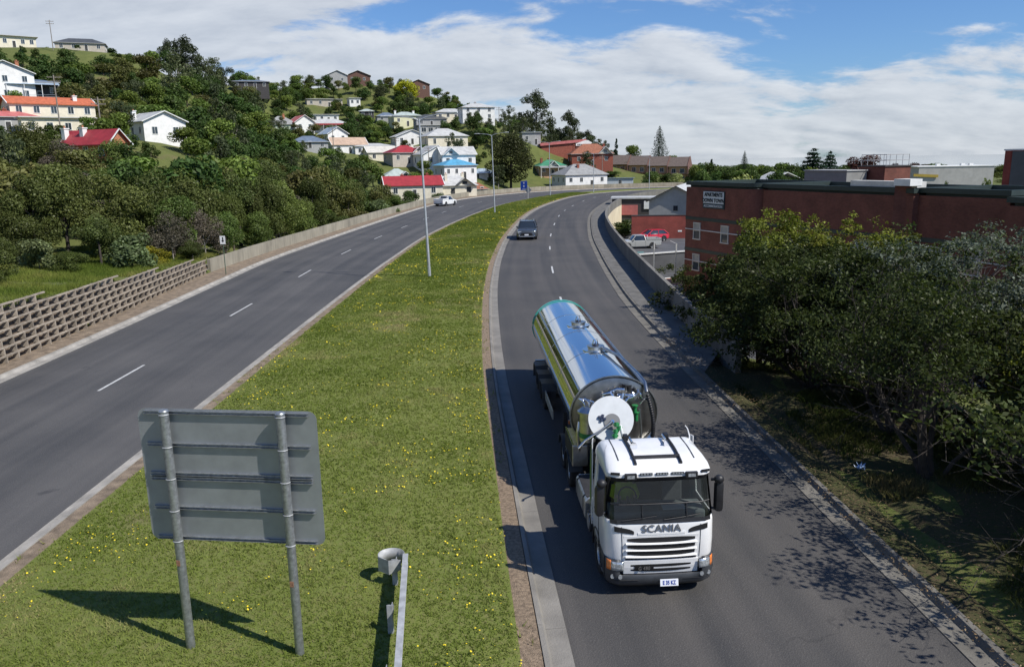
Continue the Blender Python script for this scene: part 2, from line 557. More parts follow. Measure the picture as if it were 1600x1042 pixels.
def grid_mesh(name, X, Y, Z):
    ny, nx = X.shape
    me = bpy.data.meshes.new(name)
    idx = np.arange(nx * ny).reshape(ny, nx)
    q = np.stack([idx[:-1, :-1], idx[:-1, 1:], idx[1:, 1:], idx[1:, :-1]], -1).reshape(-1, 4)
    me.vertices.add(nx * ny); me.vertices.foreach_set('co', np.stack([X, Y, Z], -1).ravel())
    me.loops.add(q.size); me.loops.foreach_set('vertex_index', q.ravel().astype(np.int32))
    me.polygons.add(len(q)); me.polygons.foreach_set('loop_start', np.arange(0, q.size, 4, dtype=np.int32))
    me.polygons.foreach_set('loop_total', np.full(len(q), 4, np.int32))
    me.update(calc_edges=True); me.validate()
    me.polygons.foreach_set('use_smooth', np.ones(len(q), bool))
    return me

gx = axis_coords(-60, 60, 1.2, -1500, 1400)
gy = axis_coords(-6, 300, 1.6, -900, 1500)
GX, GY = np.meshgrid(gx, gy)
GZ = ground_z(GX.ravel(), GY.ravel()).reshape(GX.shape)
GZ += np.where((np.abs(GX) < 300), 0.12 * np.sin(GX * 0.9) * np.sin(GY * 0.7), 0) * np.where(corr_dist(np.clip(GX.ravel(), -300, 300), GY.ravel()).reshape(GX.shape) > 3, 1, 0)
me = grid_mesh('terrain', GX, GY, GZ); me.materials.append(M_TERRAIN)
terrain = bpy.data.objects.new('terrain', me); COL.objects.link(terrain); tag(terrain, kind='structure')

M_SEA = mat('sea_water', (0.06, 0.11, 0.15), 0.05, noise=0.15, scale=0.02, coord='world', spec=0.9)
_a = np.linspace(0, 2 * math.pi, 48, endpoint=False)
tag(MB().add([(7800 * math.cos(a), 7800 * math.sin(a), -12.0) for a in _a], [tuple(range(48))]).build('sea', M_SEA), kind='structure')

# ================================================================== road surfaces
def asphalt_material(name, tone, warm):
    m = bpy.data.materials.new(name); m.use_nodes = True; t = m.node_tree; b = t.nodes['Principled BSDF']
    b.inputs['Roughness'].default_value = 0.78; b.inputs['Specular IOR Level'].default_value = 0.45
    uv = t.nodes.new('ShaderNodeUVMap')
    g = t.nodes.new('ShaderNodeNewGeometry')
    mp = t.nodes.new('ShaderNodeMapping'); mp.inputs['Scale'].default_value = (1.0, 0.02, 1)
    t.links.new(uv.outputs[0], mp.inputs[0])
    n1 = t.nodes.new('ShaderNodeTexNoise'); n1.inputs['Scale'].default_value = 0.95; n1.inputs['Detail'].default_value = 5; n1.inputs['Roughness'].default_value = 0.5
    t.links.new(mp.outputs[0], n1.inputs['Vector'])
    n2 = t.nodes.new('ShaderNodeTexNoise'); n2.inputs['Scale'].default_value = 0.22; n2.inputs['Detail'].default_value = 6
    t.links.new(g.outputs['Position'], n2.inputs['Vector'])
    n3 = t.nodes.new('ShaderNodeTexVoronoi'); n3.inputs['Scale'].default_value = 26
    t.links.new(g.outputs['Position'], n3.inputs['Vector'])
    n4 = t.nodes.new('ShaderNodeTexNoise'); n4.inputs['Scale'].default_value = 70; n4.inputs['Detail'].default_value = 2
    t.links.new(g.outputs['Position'], n4.inputs['Vector'])
    def mth(op, a, c):
        n = t.nodes.new('ShaderNodeMath'); n.operation = op
        for i, v in enumerate((a, c)):
            if isinstance(v, (int, float)): n.inputs[i].default_value = v
            else: t.links.new(v, n.inputs[i])
        return n.outputs[0]
    v = mth('ADD', mth('MULTIPLY', n1.outputs[0], 0.62), mth('MULTIPLY', n2.outputs[0], 0.38))
    r = t.nodes.new('ShaderNodeMapRange'); r.inputs['From Min'].default_value = 0.36; r.inputs['From Max'].default_value = 0.64
    t.links.new(v, r.inputs[0])
    mx = t.nodes.new('ShaderNodeMix'); mx.data_type = 'RGBA'
    mx.inputs[6].default_value = (*[c * 0.72 for c in tone], 1); mx.inputs[7].default_value = (*[c * w for c, w in zip(tone, warm)], 1)
    t.links.new(r.outputs[0], mx.inputs[0])
    # pale chips of stone in the seal
    sp = t.nodes.new('ShaderNodeMapRange'); sp.inputs['From Min'].default_value = 0.60; sp.inputs['From Max'].default_value = 0.72
    t.links.new(n4.outputs[0], sp.inputs[0])
    m2 = t.nodes.new('ShaderNodeMix'); m2.data_type = 'RGBA'; m2.inputs[7].default_value = (0.21, 0.20, 0.18, 1)
    t.links.new(mth('MULTIPLY', sp.outputs[0], 0.6), m2.inputs[0]); t.links.new(mx.outputs[2], m2.inputs[6])
    # a few dark patches and oil drips
    n5 = t.nodes.new('ShaderNodeTexNoise'); n5.inputs['Scale'].default_value = 0.9; n5.inputs['Detail'].default_value = 4
    t.links.new(g.outputs['Position'], n5.inputs['Vector'])
    s5 = t.nodes.new('ShaderNodeMapRange'); s5.inputs['From Min'].default_value = 0.68; s5.inputs['From Max'].default_value = 0.76
    t.links.new(n5.outputs[0], s5.inputs[0])
    m3 = t.nodes.new('ShaderNodeMix'); m3.data_type = 'RGBA'; m3.inputs[7].default_value = (0.028, 0.028, 0.032, 1)
    t.links.new(mth('MULTIPLY', s5.outputs[0], 0.55), m3.inputs[0]); t.links.new(m2.outputs[2], m3.inputs[6])
    vc = t.nodes.new('ShaderNodeTexVoronoi'); vc.feature = 'DISTANCE_TO_EDGE'; vc.inputs['Scale'].default_value = 0.16
    wp = t.nodes.new('ShaderNodeTexNoise'); wp.inputs['Scale'].default_value = 0.8; wp.inputs['Detail'].default_value = 6; t.links.new(g.outputs['Position'], wp.inputs['Vector'])
    va = t.nodes.new('ShaderNodeVectorMath'); va.operation = 'MULTIPLY_ADD'; va.inputs[1].default_value = (2.6, 2.6, 0); t.links.new(wp.outputs['Color'], va.inputs[0]); t.links.new(g.outputs['Position'], va.inputs[2])
    t.links.new(va.outputs[0], vc.inputs['Vector'])
    lt = t.nodes.new('ShaderNodeMapRange'); lt.inputs['From Min'].default_value = 0.0; lt.inputs['From Max'].default_value = 0.0035; lt.inputs['To Min'].default_value = 0.35; lt.inputs['To Max'].default_value = 0.0; t.links.new(vc.outputs['Distance'], lt.inputs[0])
    gate = t.nodes.new('ShaderNodeMapRange'); gate.inputs['From Min'].default_value = 0.52; gate.inputs['From Max'].default_value = 0.60; t.links.new(n2.outputs[0], gate.inputs[0])
    m4 = t.nodes.new('ShaderNodeMix'); m4.data_type = 'RGBA'; m4.inputs[7].default_value = (0.016, 0.016, 0.017, 1)
    t.links.new(mth('MULTIPLY', lt.outputs[0], gate.outputs[0]), m4.inputs[0]); t.links.new(m3.outputs[2], m4.inputs[6])
    t.links.new(m4.outputs[2], b.inputs['Base Color'])
    bp = t.nodes.new('ShaderNodeBump'); bp.inputs['Strength'].default_value = 0.35; bp.inputs['Distance'].default_value = 0.02
    t.links.new(n3.outputs[0], bp.inputs['Height']); t.links.new(bp.outputs[0], b.inputs['Normal'])
    return m
M_ASPH_R = asphalt_material('asphalt_right', (0.062, 0.061, 0.061), (1.42, 1.33, 1.22))
M_ASPH_L = asphalt_material('asphalt_left', (0.072, 0.072, 0.073), (1.36, 1.30, 1.22))

def strip(name, A, B, z, material, nu=2, crown=0.0, parent=None, uvw=None, za=None, zb=None):
    """A ribbon between two paired lines, with UVs in metres."""
    n = len(A); vs = []; uvs = []
    arc = np.concatenate([[0], np.cumsum(np.linalg.norm(np.diff(A, axis=0), axis=1))])
    for i in range(n):
        w = np.linalg.norm(B[i] - A[i])
        for k in range(nu + 1):
            t = k / nu; p = A[i] * (1 - t) + B[i] * t
            zz = z + crown * (1 - (2 * t - 1) ** 2)
            if za is not None: zz = za * (1 - t) + zb * t
            vs.append((p[0], p[1], zz)); uvs.append((t * w, arc[i]))
    m = nu + 1
    fs = [(i * m + k, i * m + k + 1, (i + 1) * m + k + 1, (i + 1) * m + k) for i in range(n - 1) for k in range(nu)]
    me = bpy.data.meshes.new(name); me.from_pydata(vs, [], fs); me.materials.append(material)
    ul = me.uv_layers.new(name='UVMap')
    for l in me.loops: ul.data[l.index].uv = uvs[l.vertex_index]
    if (me.polygons[0].normal.z < 0): me.flip_normals()
    me.polygons.foreach_set('use_smooth', [True] * len(me.polygons)); me.update()
    o = bpy.data.objects.new(name, me); COL.objects.link(o); o.parent = parent
    return o

left_road = tag(strip('left_road', LK, ML, 0.0, M_ASPH_L, 6, 0.05), kind='structure')
right_road = tag(strip('right_road', MR, RE, 0.0, M_ASPH_R, 6, 0.05), kind='structure')

M_PAINT = mat('road_paint', (0.52, 0.52, 0.50), 0.6, noise=0.35, scale=9, coord='world')
M_CONC = mat('kerb_concrete', (0.225, 0.21, 0.185), 0.9, noise=0.28, scale=0.8, bump=0.3, bscale=30, coord='world', detail=8)
M_CONC_D = mat('old_concrete', (0.30, 0.285, 0.25), 0.92, noise=0.45, scale=0.9, bump=0.3, bscale=22, coord='world', detail=9)
M_FOOT = mat('footpath_concrete', (0.135, 0.13, 0.12), 0.92, noise=0.35, scale=1.1, bump=0.25, bscale=30, coord='world', detail=8)
M_BROWN = mat('pebble_strip', (0.27, 0.20, 0.135), 0.95, noise=0.5, scale=14, bump=0.8, bscale=45, coord='world', detail=9)
M_DIRT = mat('verge_dirt', (0.235, 0.18, 0.125), 0.97, noise=0.45, scale=2.6, bump=0.8, bscale=26, coord='world', detail=9)

def lerp_at(A, B, s, t):
    """Point at arc length s (along the left median line), a fraction t from A to B."""
    i = float(np.interp(s, ARC, np.arange(len(ARC)))); k = min(int(i), len(A) - 2); f = i - k
    a = A[k] * (1 - f) + A[k + 1] * f; b = B[k] * (1 - f) + B[k + 1] * f
    return a * (1 - t) + b * t

def y_to_arc(y): return float(np.interp(y, ML[:, 1], ARC))

def lane_dashes(road, A, B, t, starts, length, width):
    for s0 in starts:
        pts = [lerp_at(A, B, s0 + length * k / 4, t) for k in range(5)]
        vs = []
        for k, p in enumerate(pts):
            q = pts[min(k + 1, 4)] - pts[max(k - 1, 0)]; q = q / (np.linalg.norm(q) + 1e-9); nrm = np.array([q[1], -q[0]])
            vs += [(*(p - nrm * width / 2), 0.056), (*(p + nrm * width / 2), 0.056)]
        m = MB(); m.add(vs, [(2 * k, 2 * k + 1, 2 * k + 3, 2 * k + 2) for k in range(4)])
        m.build('lane_dash', M_PAINT, road)
lane_dashes(left_road, LK, ML, 0.505, [y_to_arc(32.5) + 16.6 * k for k in range(-2, 14)], 4.4, 0.13)
lane_dashes(right_road, MR, RE, 0.515, [y_to_arc(51.2) + 16.4 * k for k in range(-3, 11)], 3.6, 0.15)

# --- kerbs: each kerb is a row of cast segments
def kerb(name, line, side, profile, material, seg=4):
    par = bpy.data.objects.new(name, None); COL.objects.link(par); tag(par, kind='structure')
    offs = [offset(line, side * p[0]) for p in profile]
    n = len(line)
    for a in range(0, n - 1, seg):
        b = min(a + seg, n - 1)
        rings = []
        for i in range(a, b + 1):
            sh = 0.0
            ring = []
            for o, p in zip(offs, profile):
                q = o[i].copy()
                if i == a and b > a: q = q + (o[a + 1] - o[a]) / (np.linalg.norm(o[a + 1] - o[a]) + 1e-9) * 0.012
                ring.append((q[0], q[1], p[1]))
            rings.append(ring)
        MB().loft(rings, close=True).build('kerb_segment', material, par)
    return par
KP = [(0.0, -0.12), (0.0, 0.022), (0.42, 0.006), (0.50, 0.125), (0.66, 0.13), (0.68, -0.12)]
KPN = [(0.0, -0.12), (0.0, 0.03), (0.22, 0.03), (0.26, 0.12), (0.42, 0.125), (0.44, -0.12)]
M_CONC_P = mat('pale_kerb_concrete', (0.33, 0.31, 0.275), 0.9, noise=0.35, scale=1.1, bump=0.3, bscale=30, coord='world', detail=8)
kerb('outer_left_kerb', LK, -1, KP, M_CONC_P)
kerb('median_left_kerb', ML, 1, KPN, M_CONC_P)
kerb('median_right_kerb', MR, -1, [(0.0, -0.12), (0.0, 0.022), (0.42, 0.008), (0.48, 0.12), (0.58, 0.125), (0.60, -0.12)], M_CONC)
kerb('outer_right_kerb', RE, 1, [(0.0, -0.12), (0.0, 0.022), (0.46, 0.006), (0.54, 0.135), (0.68, 0.14), (0.70, -0.12)], mat('tree_shade_kerb_concrete', (0.155, 0.145, 0.125), 0.92, noise=0.35, scale=1.0, bump=0.3, bscale=30, coord='world', detail=8))  # kerb concrete with the shade of the roadside trees put into its colour

# --- median: dirt strip, lawn, brown pebble strip
g0 = offset(ML, 0.44); g1 = offset(ML, 1.05)
h0 = offset(MR, -0.60); h1 = offset(MR, -1.12)
tag(strip('median_dirt_strip', g0, g1, 0.11, M_DIRT, 1), kind='structure')
tag(strip('median_pebble_strip', h1, h0, 0.112, M_BROWN, 1), kind='structure')
lawn = tag(strip('median_lawn', offset(ML, 0.9), offset(MR, -1.02), 0.125, M_LAWN, 10, 0.16), kind='structure')

# --- footpaths
lf0 = offset(LK, -0.68)
nl = len(LK)
def side_line(line, wall, extra):
    """For each station the nearest point of the wall line (or the fallback offset before the wall begins)."""
    out = []
    fb = offset(line, extra)
    for p, f in zip(line, fb):
        d = ((wall - p) ** 2).sum(1); k = int(d.argmin())
        out.append(wall[k] if 0 < k < len(wall) - 1 else f)
    return np.array(out)
crib_line = np.array([(crib_x(y) - 0.35, y) for y in np.arange(17, 69.5, 1.5)])
lw_all = np.concatenate([np.array([(-24.95, y) for y in np.arange(-60, 17, 1.5)]), crib_line, LEFT_WALL])
rw = RIGHT_WALL
lfo = np.array([lw_all[((lw_all - p) ** 2).sum(1).argmin()] for p in LK])
lfo[:] = np.array([np.convolve(np.pad(lfo[:, k], 4, 'edge'), np.ones(9) / 9, 'valid') for k in range(2)]).T
tag(strip('left_footpath', lfo, lf0, 0.118, M_DIRT, 2), kind='structure')
def foot_outer(p, i):
    k = int(((rw - p) ** 2).sum(1).argmin())
    return rw[k] if k > 0 else None
rf_in = offset(RE, 0.70)
keep = [i for i in range(len(RE)) if RE[i][1] > 35.5 or i > 60]
ro = np.array([rw[((rw - RE[i]) ** 2).sum(1).argmin()] for i in keep])
ro = np.array([np.convolve(np.pad(ro[:, k], 4, 'edge'), np.ones(9) / 9, 'valid') for k in range(2)]).T + 0.0
foot = bpy.data.objects.new('right_footpath', None); COL.objects.link(foot); tag(foot, kind='structure')
rfi = rf_in[keep]
for a in range(0, len(keep) - 1, 3):
    b = min(a + 3, len(keep) - 1)
    A_, B_ = rfi[a:b + 1].copy(), ro[a:b + 1].copy()
    da = (A_[1] - A_[0]) / np.linalg.norm(A_[1] - A_[0]) * 0.02
    A_[0] += da; B_[0] += da
    rings = [[(p[0], p[1], 0.02), (p[0], p[1], 0.136), (q[0], q[1], 0.136), (q[0], q[1], 0.02)] for p, q in zip(A_, B_)]
    MB().loft(rings, close=True).build('paving_slab', M_FOOT, foot)
# right verge of dirt and leaf litter under the trees
rv = [i for i in range(len(RE)) if -20 < RE[i][1] < 41]
vx = np.linspace(0.70, 9.0, 16)
V = np.array([[offset(RE, d)[i] for d in vx] for i in rv])
VZ = np.maximum(ground_z(V[..., 0].ravel(), V[..., 1].ravel()).reshape(V.shape[:2]), -3.5) + 0.03
VZ[:, 0] = 0.10; VZ[:, 1] = np.maximum(VZ[:, 1], 0.08)
VZ[:, 2:] += RNG.normal(0, 0.035, VZ[:, 2:].shape)
me = grid_mesh('right_verge', V[..., 0], V[..., 1], VZ); me.materials.append(M_LITTER)
verge = bpy.data.objects.new('right_verge', me); COL.objects.link(verge); tag(verge, kind='structure')

# --- lower street and car park beyond the right-hand wall
M_ASPH_P = mat('car_park_asphalt', (0.085, 0.087, 0.092), 0.9, noise=0.3, scale=0.5, coord='world', detail=8)
tag(MB().box((24, 72, -5.1), (26, 56, 0.2)).build('lower_street', M_ASPH_P), kind='structure')
cp = MB().prism([(13.4, 97.5), (33, 106), (33, 131), (14, 131)], -5.2, -2.5).build('car_park', M_ASPH_P)
tag(cp, kind='structure')
d = np.array([33 - 13.4, 106 - 97.5]); L_ = np.linalg.norm(d)
MB().box(((13.4 + 33) / 2, (97.5 + 106) / 2, -2.42), (L_, 0.3, 0.16), rz=math.atan2(d[1], d[0])).build('coping', mat('white_coping', (0.62, 0.62, 0.60), 0.8, noise=0.2), cp)
for k in range(4):
    MB().box((20.5 + 2.9 * k, 112.5 + 0.55 * k, -2.496), (0.1, 4.6, 0.004)).build('bay_line', M_PAINT, cp)
MB().box((16.4, 101.5, -2.496), (1.6, 0.5, 0.004)).build('bay_marking', mat('teal_paint', (0.1, 0.42, 0.40), 0.7), cp)
M_RED_PAVE = mat('brick_paving', (0.30, 0.15, 0.10), 0.9, noise=0.3, scale=3, coord='world')
pl = tag(MB().prism([(20.0 + 2.6 * math.cos(a) * (1.6 if math.cos(a) > 0 else 1), 91.5 + 3.2 * math.sin(a)) for a in np.linspace(0, 2 * math.pi, 20, endpoint=False)], -5.2, -4.86).build('paved_island', M_RED_PAVE), kind='structure')
ring = [(20.0 + 2.75 * math.cos(a) * (1.6 if math.cos(a) > 0 else 1), 91.5 + 3.4 * math.sin(a)) for a in np.linspace(0, 2 * math.pi, 25)]
MB().tube([(x, y, -4.93) for x, y in ring], 0.13, 6).build('island_kerb', mat('white_kerb', (0.6, 0.6, 0.58), 0.8, noise=0.2), pl)

# ================================================================== walls
def panel_wall(name, label, line, th, z0, z1, step, material, extra=None, cap=None):
    root = thing(name, label, 'wall', (float(line[0][0]), float(line[0][1]), 0))
    o = np.array([line[0][0], line[0][1]])
    out = offset(line, th)
    for a in range(0, len(line) - 1, step):
        b = min(a + step, len(line) - 1)
        rings = []
        jz = random.uniform(-0.012, 0.012)
        for i in range(a, b + 1):
            p, q = line[i] - o, out[i] - o
            if i == a: 
                sft = (line[a + 1] - line[a]); sft = sft / np.linalg.norm(sft) * 0.02
                p = p + sft; q = q + sft
            rings.append([(p[0], p[1], z0), (p[0], p[1], z1 + jz), (q[0], q[1], z1 + jz), (q[0], q[1], z0)])
        MB().loft(rings, close=True).build('wall_panel', material, root)
        if extra: extra(root, line, out, a, b, o)
    return root
def weathered(name, col, dark, streak=1.0):
    m = bpy.data.materials.new(name); m.use_nodes = True; t = m.node_tree; b = t.nodes['Principled BSDF']
    b.inputs['Roughness'].default_value = 0.92
    g = t.nodes.new('ShaderNodeNewGeometry'); mp = t.nodes.new('ShaderNodeMapping'); mp.inputs['Scale'].default_value = (1.3, 1.3, 0.12)
    t.links.new(g.outputs['Position'], mp.inputs[0])
    n = t.nodes.new('ShaderNodeTexNoise'); n.inputs['Scale'].default_value = 1.6; n.inputs['Detail'].default_value = 9; n.inputs['Roughness'].default_value = 0.65
    t.links.new(mp.outputs[0], n.inputs['Vector'])
    n2 = t.nodes.new('ShaderNodeTexNoise'); n2.inputs['Scale'].default_value = 0.35; n2.inputs['Detail'].default_value = 8
    t.links.new(g.outputs['Position'], n2.inputs['Vector'])
    a = t.nodes.new('ShaderNodeMath'); a.operation = 'MULTIPLY_ADD'; a.inputs[1].default_value = 0.55
    t.links.new(n.outputs[0], a.inputs[0])
    k = t.nodes.new('ShaderNodeMath'); k.operation = 'MULTIPLY'; k.inputs[1].default_value = 0.45; t.links.new(n2.outputs[0], k.inputs[0]); t.links.new(k.outputs[0], a.inputs[2])
    r = t.nodes.new('ShaderNodeMapRange'); r.inputs['From Min'].default_value = 0.40; r.inputs['From Max'].default_value = 0.66; t.links.new(a.outputs[0], r.inputs[0])
    mx = t.nodes.new('ShaderNodeMix'); mx.data_type = 'RGBA'; mx.inputs[6].default_value = (*col, 1); mx.inputs[7].default_value = (*dark, 1)
    t.links.new(r.outputs[0], mx.inputs[0]); t.links.new(mx.outputs[2], b.inputs['Base Color'])
    bp = t.nodes.new('ShaderNodeBump'); bp.inputs['Strength'].default_value = 0.3; bp.inputs['Distance'].default_value = 0.04
    t.links.new(n.outputs[0], bp.inputs['Height']); t.links.new(bp.outputs[0], b.inputs['Normal'])
    MATS[name] = m
    return m
M_WALL_L = weathered('parapet_weathered', (0.34, 0.31, 0.24), (0.17, 0.155, 0.12))
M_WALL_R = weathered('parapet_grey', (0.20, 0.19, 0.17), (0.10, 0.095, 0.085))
M_CREAM = weathered('cream_render', (0.70, 0.61, 0.44), (0.50, 0.42, 0.30))
left_wall = panel_wall('parapet_wall', 'long weathered concrete parapet curving along the outer edge of the far carriageway', LEFT_WALL, -0.28, -4.5, 1.25, 3, M_WALL_L)
def cream(root, line, out, a, b, o):
    oo = offset(line, 0.30)
    rings = [[(out[i][0] - o[0], out[i][1] - o[1], 0.05), (oo[i][0] - o[0], oo[i][1] - o[1], 0.05), (oo[i][0] - o[0], oo[i][1] - o[1], -5.6), (out[i][0] - o[0], out[i][1] - o[1], -5.6)] for i in range(a, b + 1)]
    MB().loft(rings, close=True).build('render_face', M_CREAM, root)
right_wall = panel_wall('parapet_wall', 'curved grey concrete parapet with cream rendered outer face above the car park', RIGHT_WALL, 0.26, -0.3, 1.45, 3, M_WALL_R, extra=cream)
# the near end of the parapet carries on as a low retaining wall down the bank
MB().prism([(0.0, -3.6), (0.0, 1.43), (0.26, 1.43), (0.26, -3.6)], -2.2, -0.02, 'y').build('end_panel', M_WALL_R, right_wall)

# --- crib wall: rows of precast beams laid over short headers
M_CRIB = mat('crib_concrete', (0.335, 0.285, 0.225), 0.93, noise=0.4, scale=3, bump=0.3, bscale=25, coord='world', obj_var=0.16, detail=8)
M_BANK = mat('stony_fill', (0.15, 0.112, 0.08), 0.97, noise=0.6, scale=4.5, bump=1.0, bscale=9, coord='world', detail=9)
crib = thing('crib_wall', 'open concrete crib retaining wall of stacked beams beside the far carriageway', 'retaining wall', (-24.7, 37, 0))
BAY, ROW, BAT = 1.0, 0.395, 0.20        # bay length, course height, batter per metre of height
def crib_pt(y, z, dep=0.0): return np.array([crib_x(y) - z * BAT - dep, y, z])
ys = np.arange(18.5, 69.6, BAY)
beam = MB().box((0, 0, 0), (0.12, 1.0, 0.075)).mesh('rail_beam', M_CRIB)
head = MB().box((0, 0, 0), (0.50, 0.065, 0.32)).mesh('header', M_CRIB)
for i, y in enumerate(ys[:-1]):
    y2 = ys[i + 1]
    rows = max(2, int(round(crib_h((y + y2) / 2) / ROW)))
    if 44 < y < 47: rows += 0
    for r in range(rows + 1):
        z = 0.06 + r * ROW
        p, q = crib_pt(y, z), crib_pt(y2, z)
        if random.random() < 0.03 and r == rows: continue
        c = (p + q) / 2; ang = math.atan2(-(q[0] - p[0]), q[1] - p[1])
        place(beam, 'rail_beam', crib, tuple(c - np.array([-24.7, 37, 0]) + [random.uniform(-.012, .012), 0, random.uniform(-.008, .008)]), (0, random.uniform(-.03, .03), ang), (1, np.linalg.norm(q - p) - 0.012, 1))
        if r < rows:
            h = crib_pt(y, z + ROW / 2, 0.21)
            place(head, 'header', crib, tuple(h - np.array([-24.7, 37, 0])), (0, 0, ang + random.uniform(-.04, .04)))
# stony soil behind the crib, and the strip of ground on top of it
yy = np.arange(16, 70.5, 0.5)
prof = []
for y in yy:
    hh = crib_h(y)
    row = [crib_pt(y, z, 0.30) + [RNG.normal(0, 0.035), 0, 0] for z in np.linspace(-0.1, hh - 0.12, 9)]
    x0 = row[-1][0]
    for dx in (0.4, 0.9, 1.6, 2.4, 3.4):
        row.append(np.array([x0 - dx, y, max(hh - 0.05 + RNG.normal(0, 0.03), 0) if dx < 2 else max(gz(x0 - dx, y) + 0.04, 0)]))
    prof.append(row)
PR = np.array(prof)
me = grid_mesh('bank_top', PR[:, 8:, 0], PR[:, 8:, 1], PR[:, 8:, 2] + 0.01); me.materials.append(M_TERRAIN)
btop = bpy.data.objects.new('bank_top', me); COL.objects.link(btop); tag(btop, kind='structure')
PR = PR[:, :9]
me = grid_mesh('bank_fill', PR[..., 0], PR[..., 1], PR[..., 2]); me.materials.append(M_BANK)
bank = bpy.data.objects.new('bank', me); COL.objects.link(bank); tag(bank, kind='structure')
# ================================================================== houses
def plain(name, col, rough=0.85, noise=0.12, scale=1.2): return mat(name, col, rough, noise=noise, scale=scale)
def corrugated(name, col):
    """Sheet roof: fine ribs running down the slope, a little weathered."""
    if name in MATS: return MATS[name]
    m = mat(name, col, 0.55, noise=0.22, scale=0.9, detail=8)
    t = m.node_tree; b = t.nodes['Principled BSDF']; tcn = t.nodes.new('ShaderNodeTexCoord')
    w = t.nodes.new('ShaderNodeTexWave'); w.inputs['Scale'].default_value = 1.6; w.bands_direction = 'X'
    t.links.new(tcn.outputs['Object'], w.inputs['Vector'])
    bp = t.nodes.new('ShaderNodeBump'); bp.inputs['Strength'].default_value = 0.25; bp.inputs['Distance'].default_value = 0.05
    t.links.new(w.outputs[0], bp.inputs['Height']); t.links.new(bp.outputs[0], b.inputs['Normal'])
    return m
W_WHITE = plain('wall_white', (0.78, 0.77, 0.74)); W_CREAM = plain('wall_cream', (0.72, 0.66, 0.52)); W_BEIGE = plain('wall_beige', (0.48, 0.43, 0.36))
W_GREYB = plain('wall_blue_grey', (0.42, 0.46, 0.50)); W_GREEN = plain('wall_pale_green', (0.46, 0.52, 0.42)); W_YELL = plain('wall_pale_yellow', (0.70, 0.68, 0.45))
W_BRICK = plain('wall_brick_red', (0.28, 0.085, 0.055), 0.9, 0.3, 3); W_BROWN = plain('wall_brown_brick', (0.16, 0.085, 0.065), 0.9, 0.3, 3)
W_ORANGE = plain('wall_orange_brick', (0.42, 0.17, 0.09), 0.9, 0.25, 3); W_DARK = plain('wall_dark', (0.06, 0.055, 0.055)); W_GREY = plain('wall_grey', (0.36, 0.36, 0.35))
W_TANB = plain('wall_tan_brick', (0.48, 0.30, 0.17), 0.9, 0.25, 3)
R_GREY = corrugated('roof_grey', (0.30, 0.30, 0.29)); R_LGREY = corrugated('roof_light_grey', (0.50, 0.50, 0.48)); R_CREAM = corrugated('roof_cream', (0.60, 0.57, 0.50))
R_RED = corrugated('roof_red', (0.34, 0.035, 0.04)); R_PINK = corrugated('roof_faded_red', (0.50, 0.15, 0.14)); R_ORANGE = plain('roof_orange_tile', (0.48, 0.13, 0.06), 0.85, 0.3, 2)
R_BLUE = corrugated('roof_blue', (0.10, 0.34, 0.52)); R_DBLUE = corrugated('roof_slate_blue', (0.14, 0.18, 0.24)); R_GREEN = corrugated('roof_green', (0.06, 0.24, 0.13))
R_DARK = corrugated('roof_charcoal', (0.075, 0.08, 0.085)); R_TERRA = plain('roof_terracotta', (0.30, 0.12, 0.07), 0.9, 0.35, 2); R_TAN = corrugated('roof_tan', (0.50, 0.36, 0.26))
R_LBLUE = corrugated('roof_pale_blue', (0.34, 0.42, 0.50)); R_PGREEN = corrugated('roof_pale_green', (0.42, 0.48, 0.44)); R_BROWN = plain('roof_brown_tile', (0.13, 0.10, 0.085), 0.9, 0.3, 2)
TRIM = plain('trim_white', (0.76, 0.76, 0.73)); TRIM_D = plain('trim_dark', (0.05, 0.05, 0.05)); GUT = plain('gutter_grey', (0.45, 0.45, 0.43))
PANE = mat('window_pane', (0.035, 0.045, 0.055), 0.08, spec=0.7)

def window(par, x, y, z, w, h, face, trim=TRIM):
    """face 0 front(-y) 1 right(+x) 2 left(-x). A frame with a recessed-looking pane and a sill."""
    rz = {0: 0, 1: R(90), 2: R(-90)}[face]
    q = Matrix.Translation((x, y, z)) @ Matrix.Rotation(rz, 4, 'Z')
    f = MB(q)
    f.box((0, -.02, h / 2 + .04), (w + .16, .06, .08)).box((0, -.02, -h / 2 - .04), (w + .24, .10, .08)).box((-w / 2 - .04, -.02, 0), (.08, .06, h)).box((w / 2 + .04, -.02, 0), (.08, .06, h)).box((0, -.02, 0), (.05, .05, h))
    fr = f.build('window', trim, par)
    MB(q).box((0, -.008, 0), (w, .02, h)).build('pane', PANE, fr)

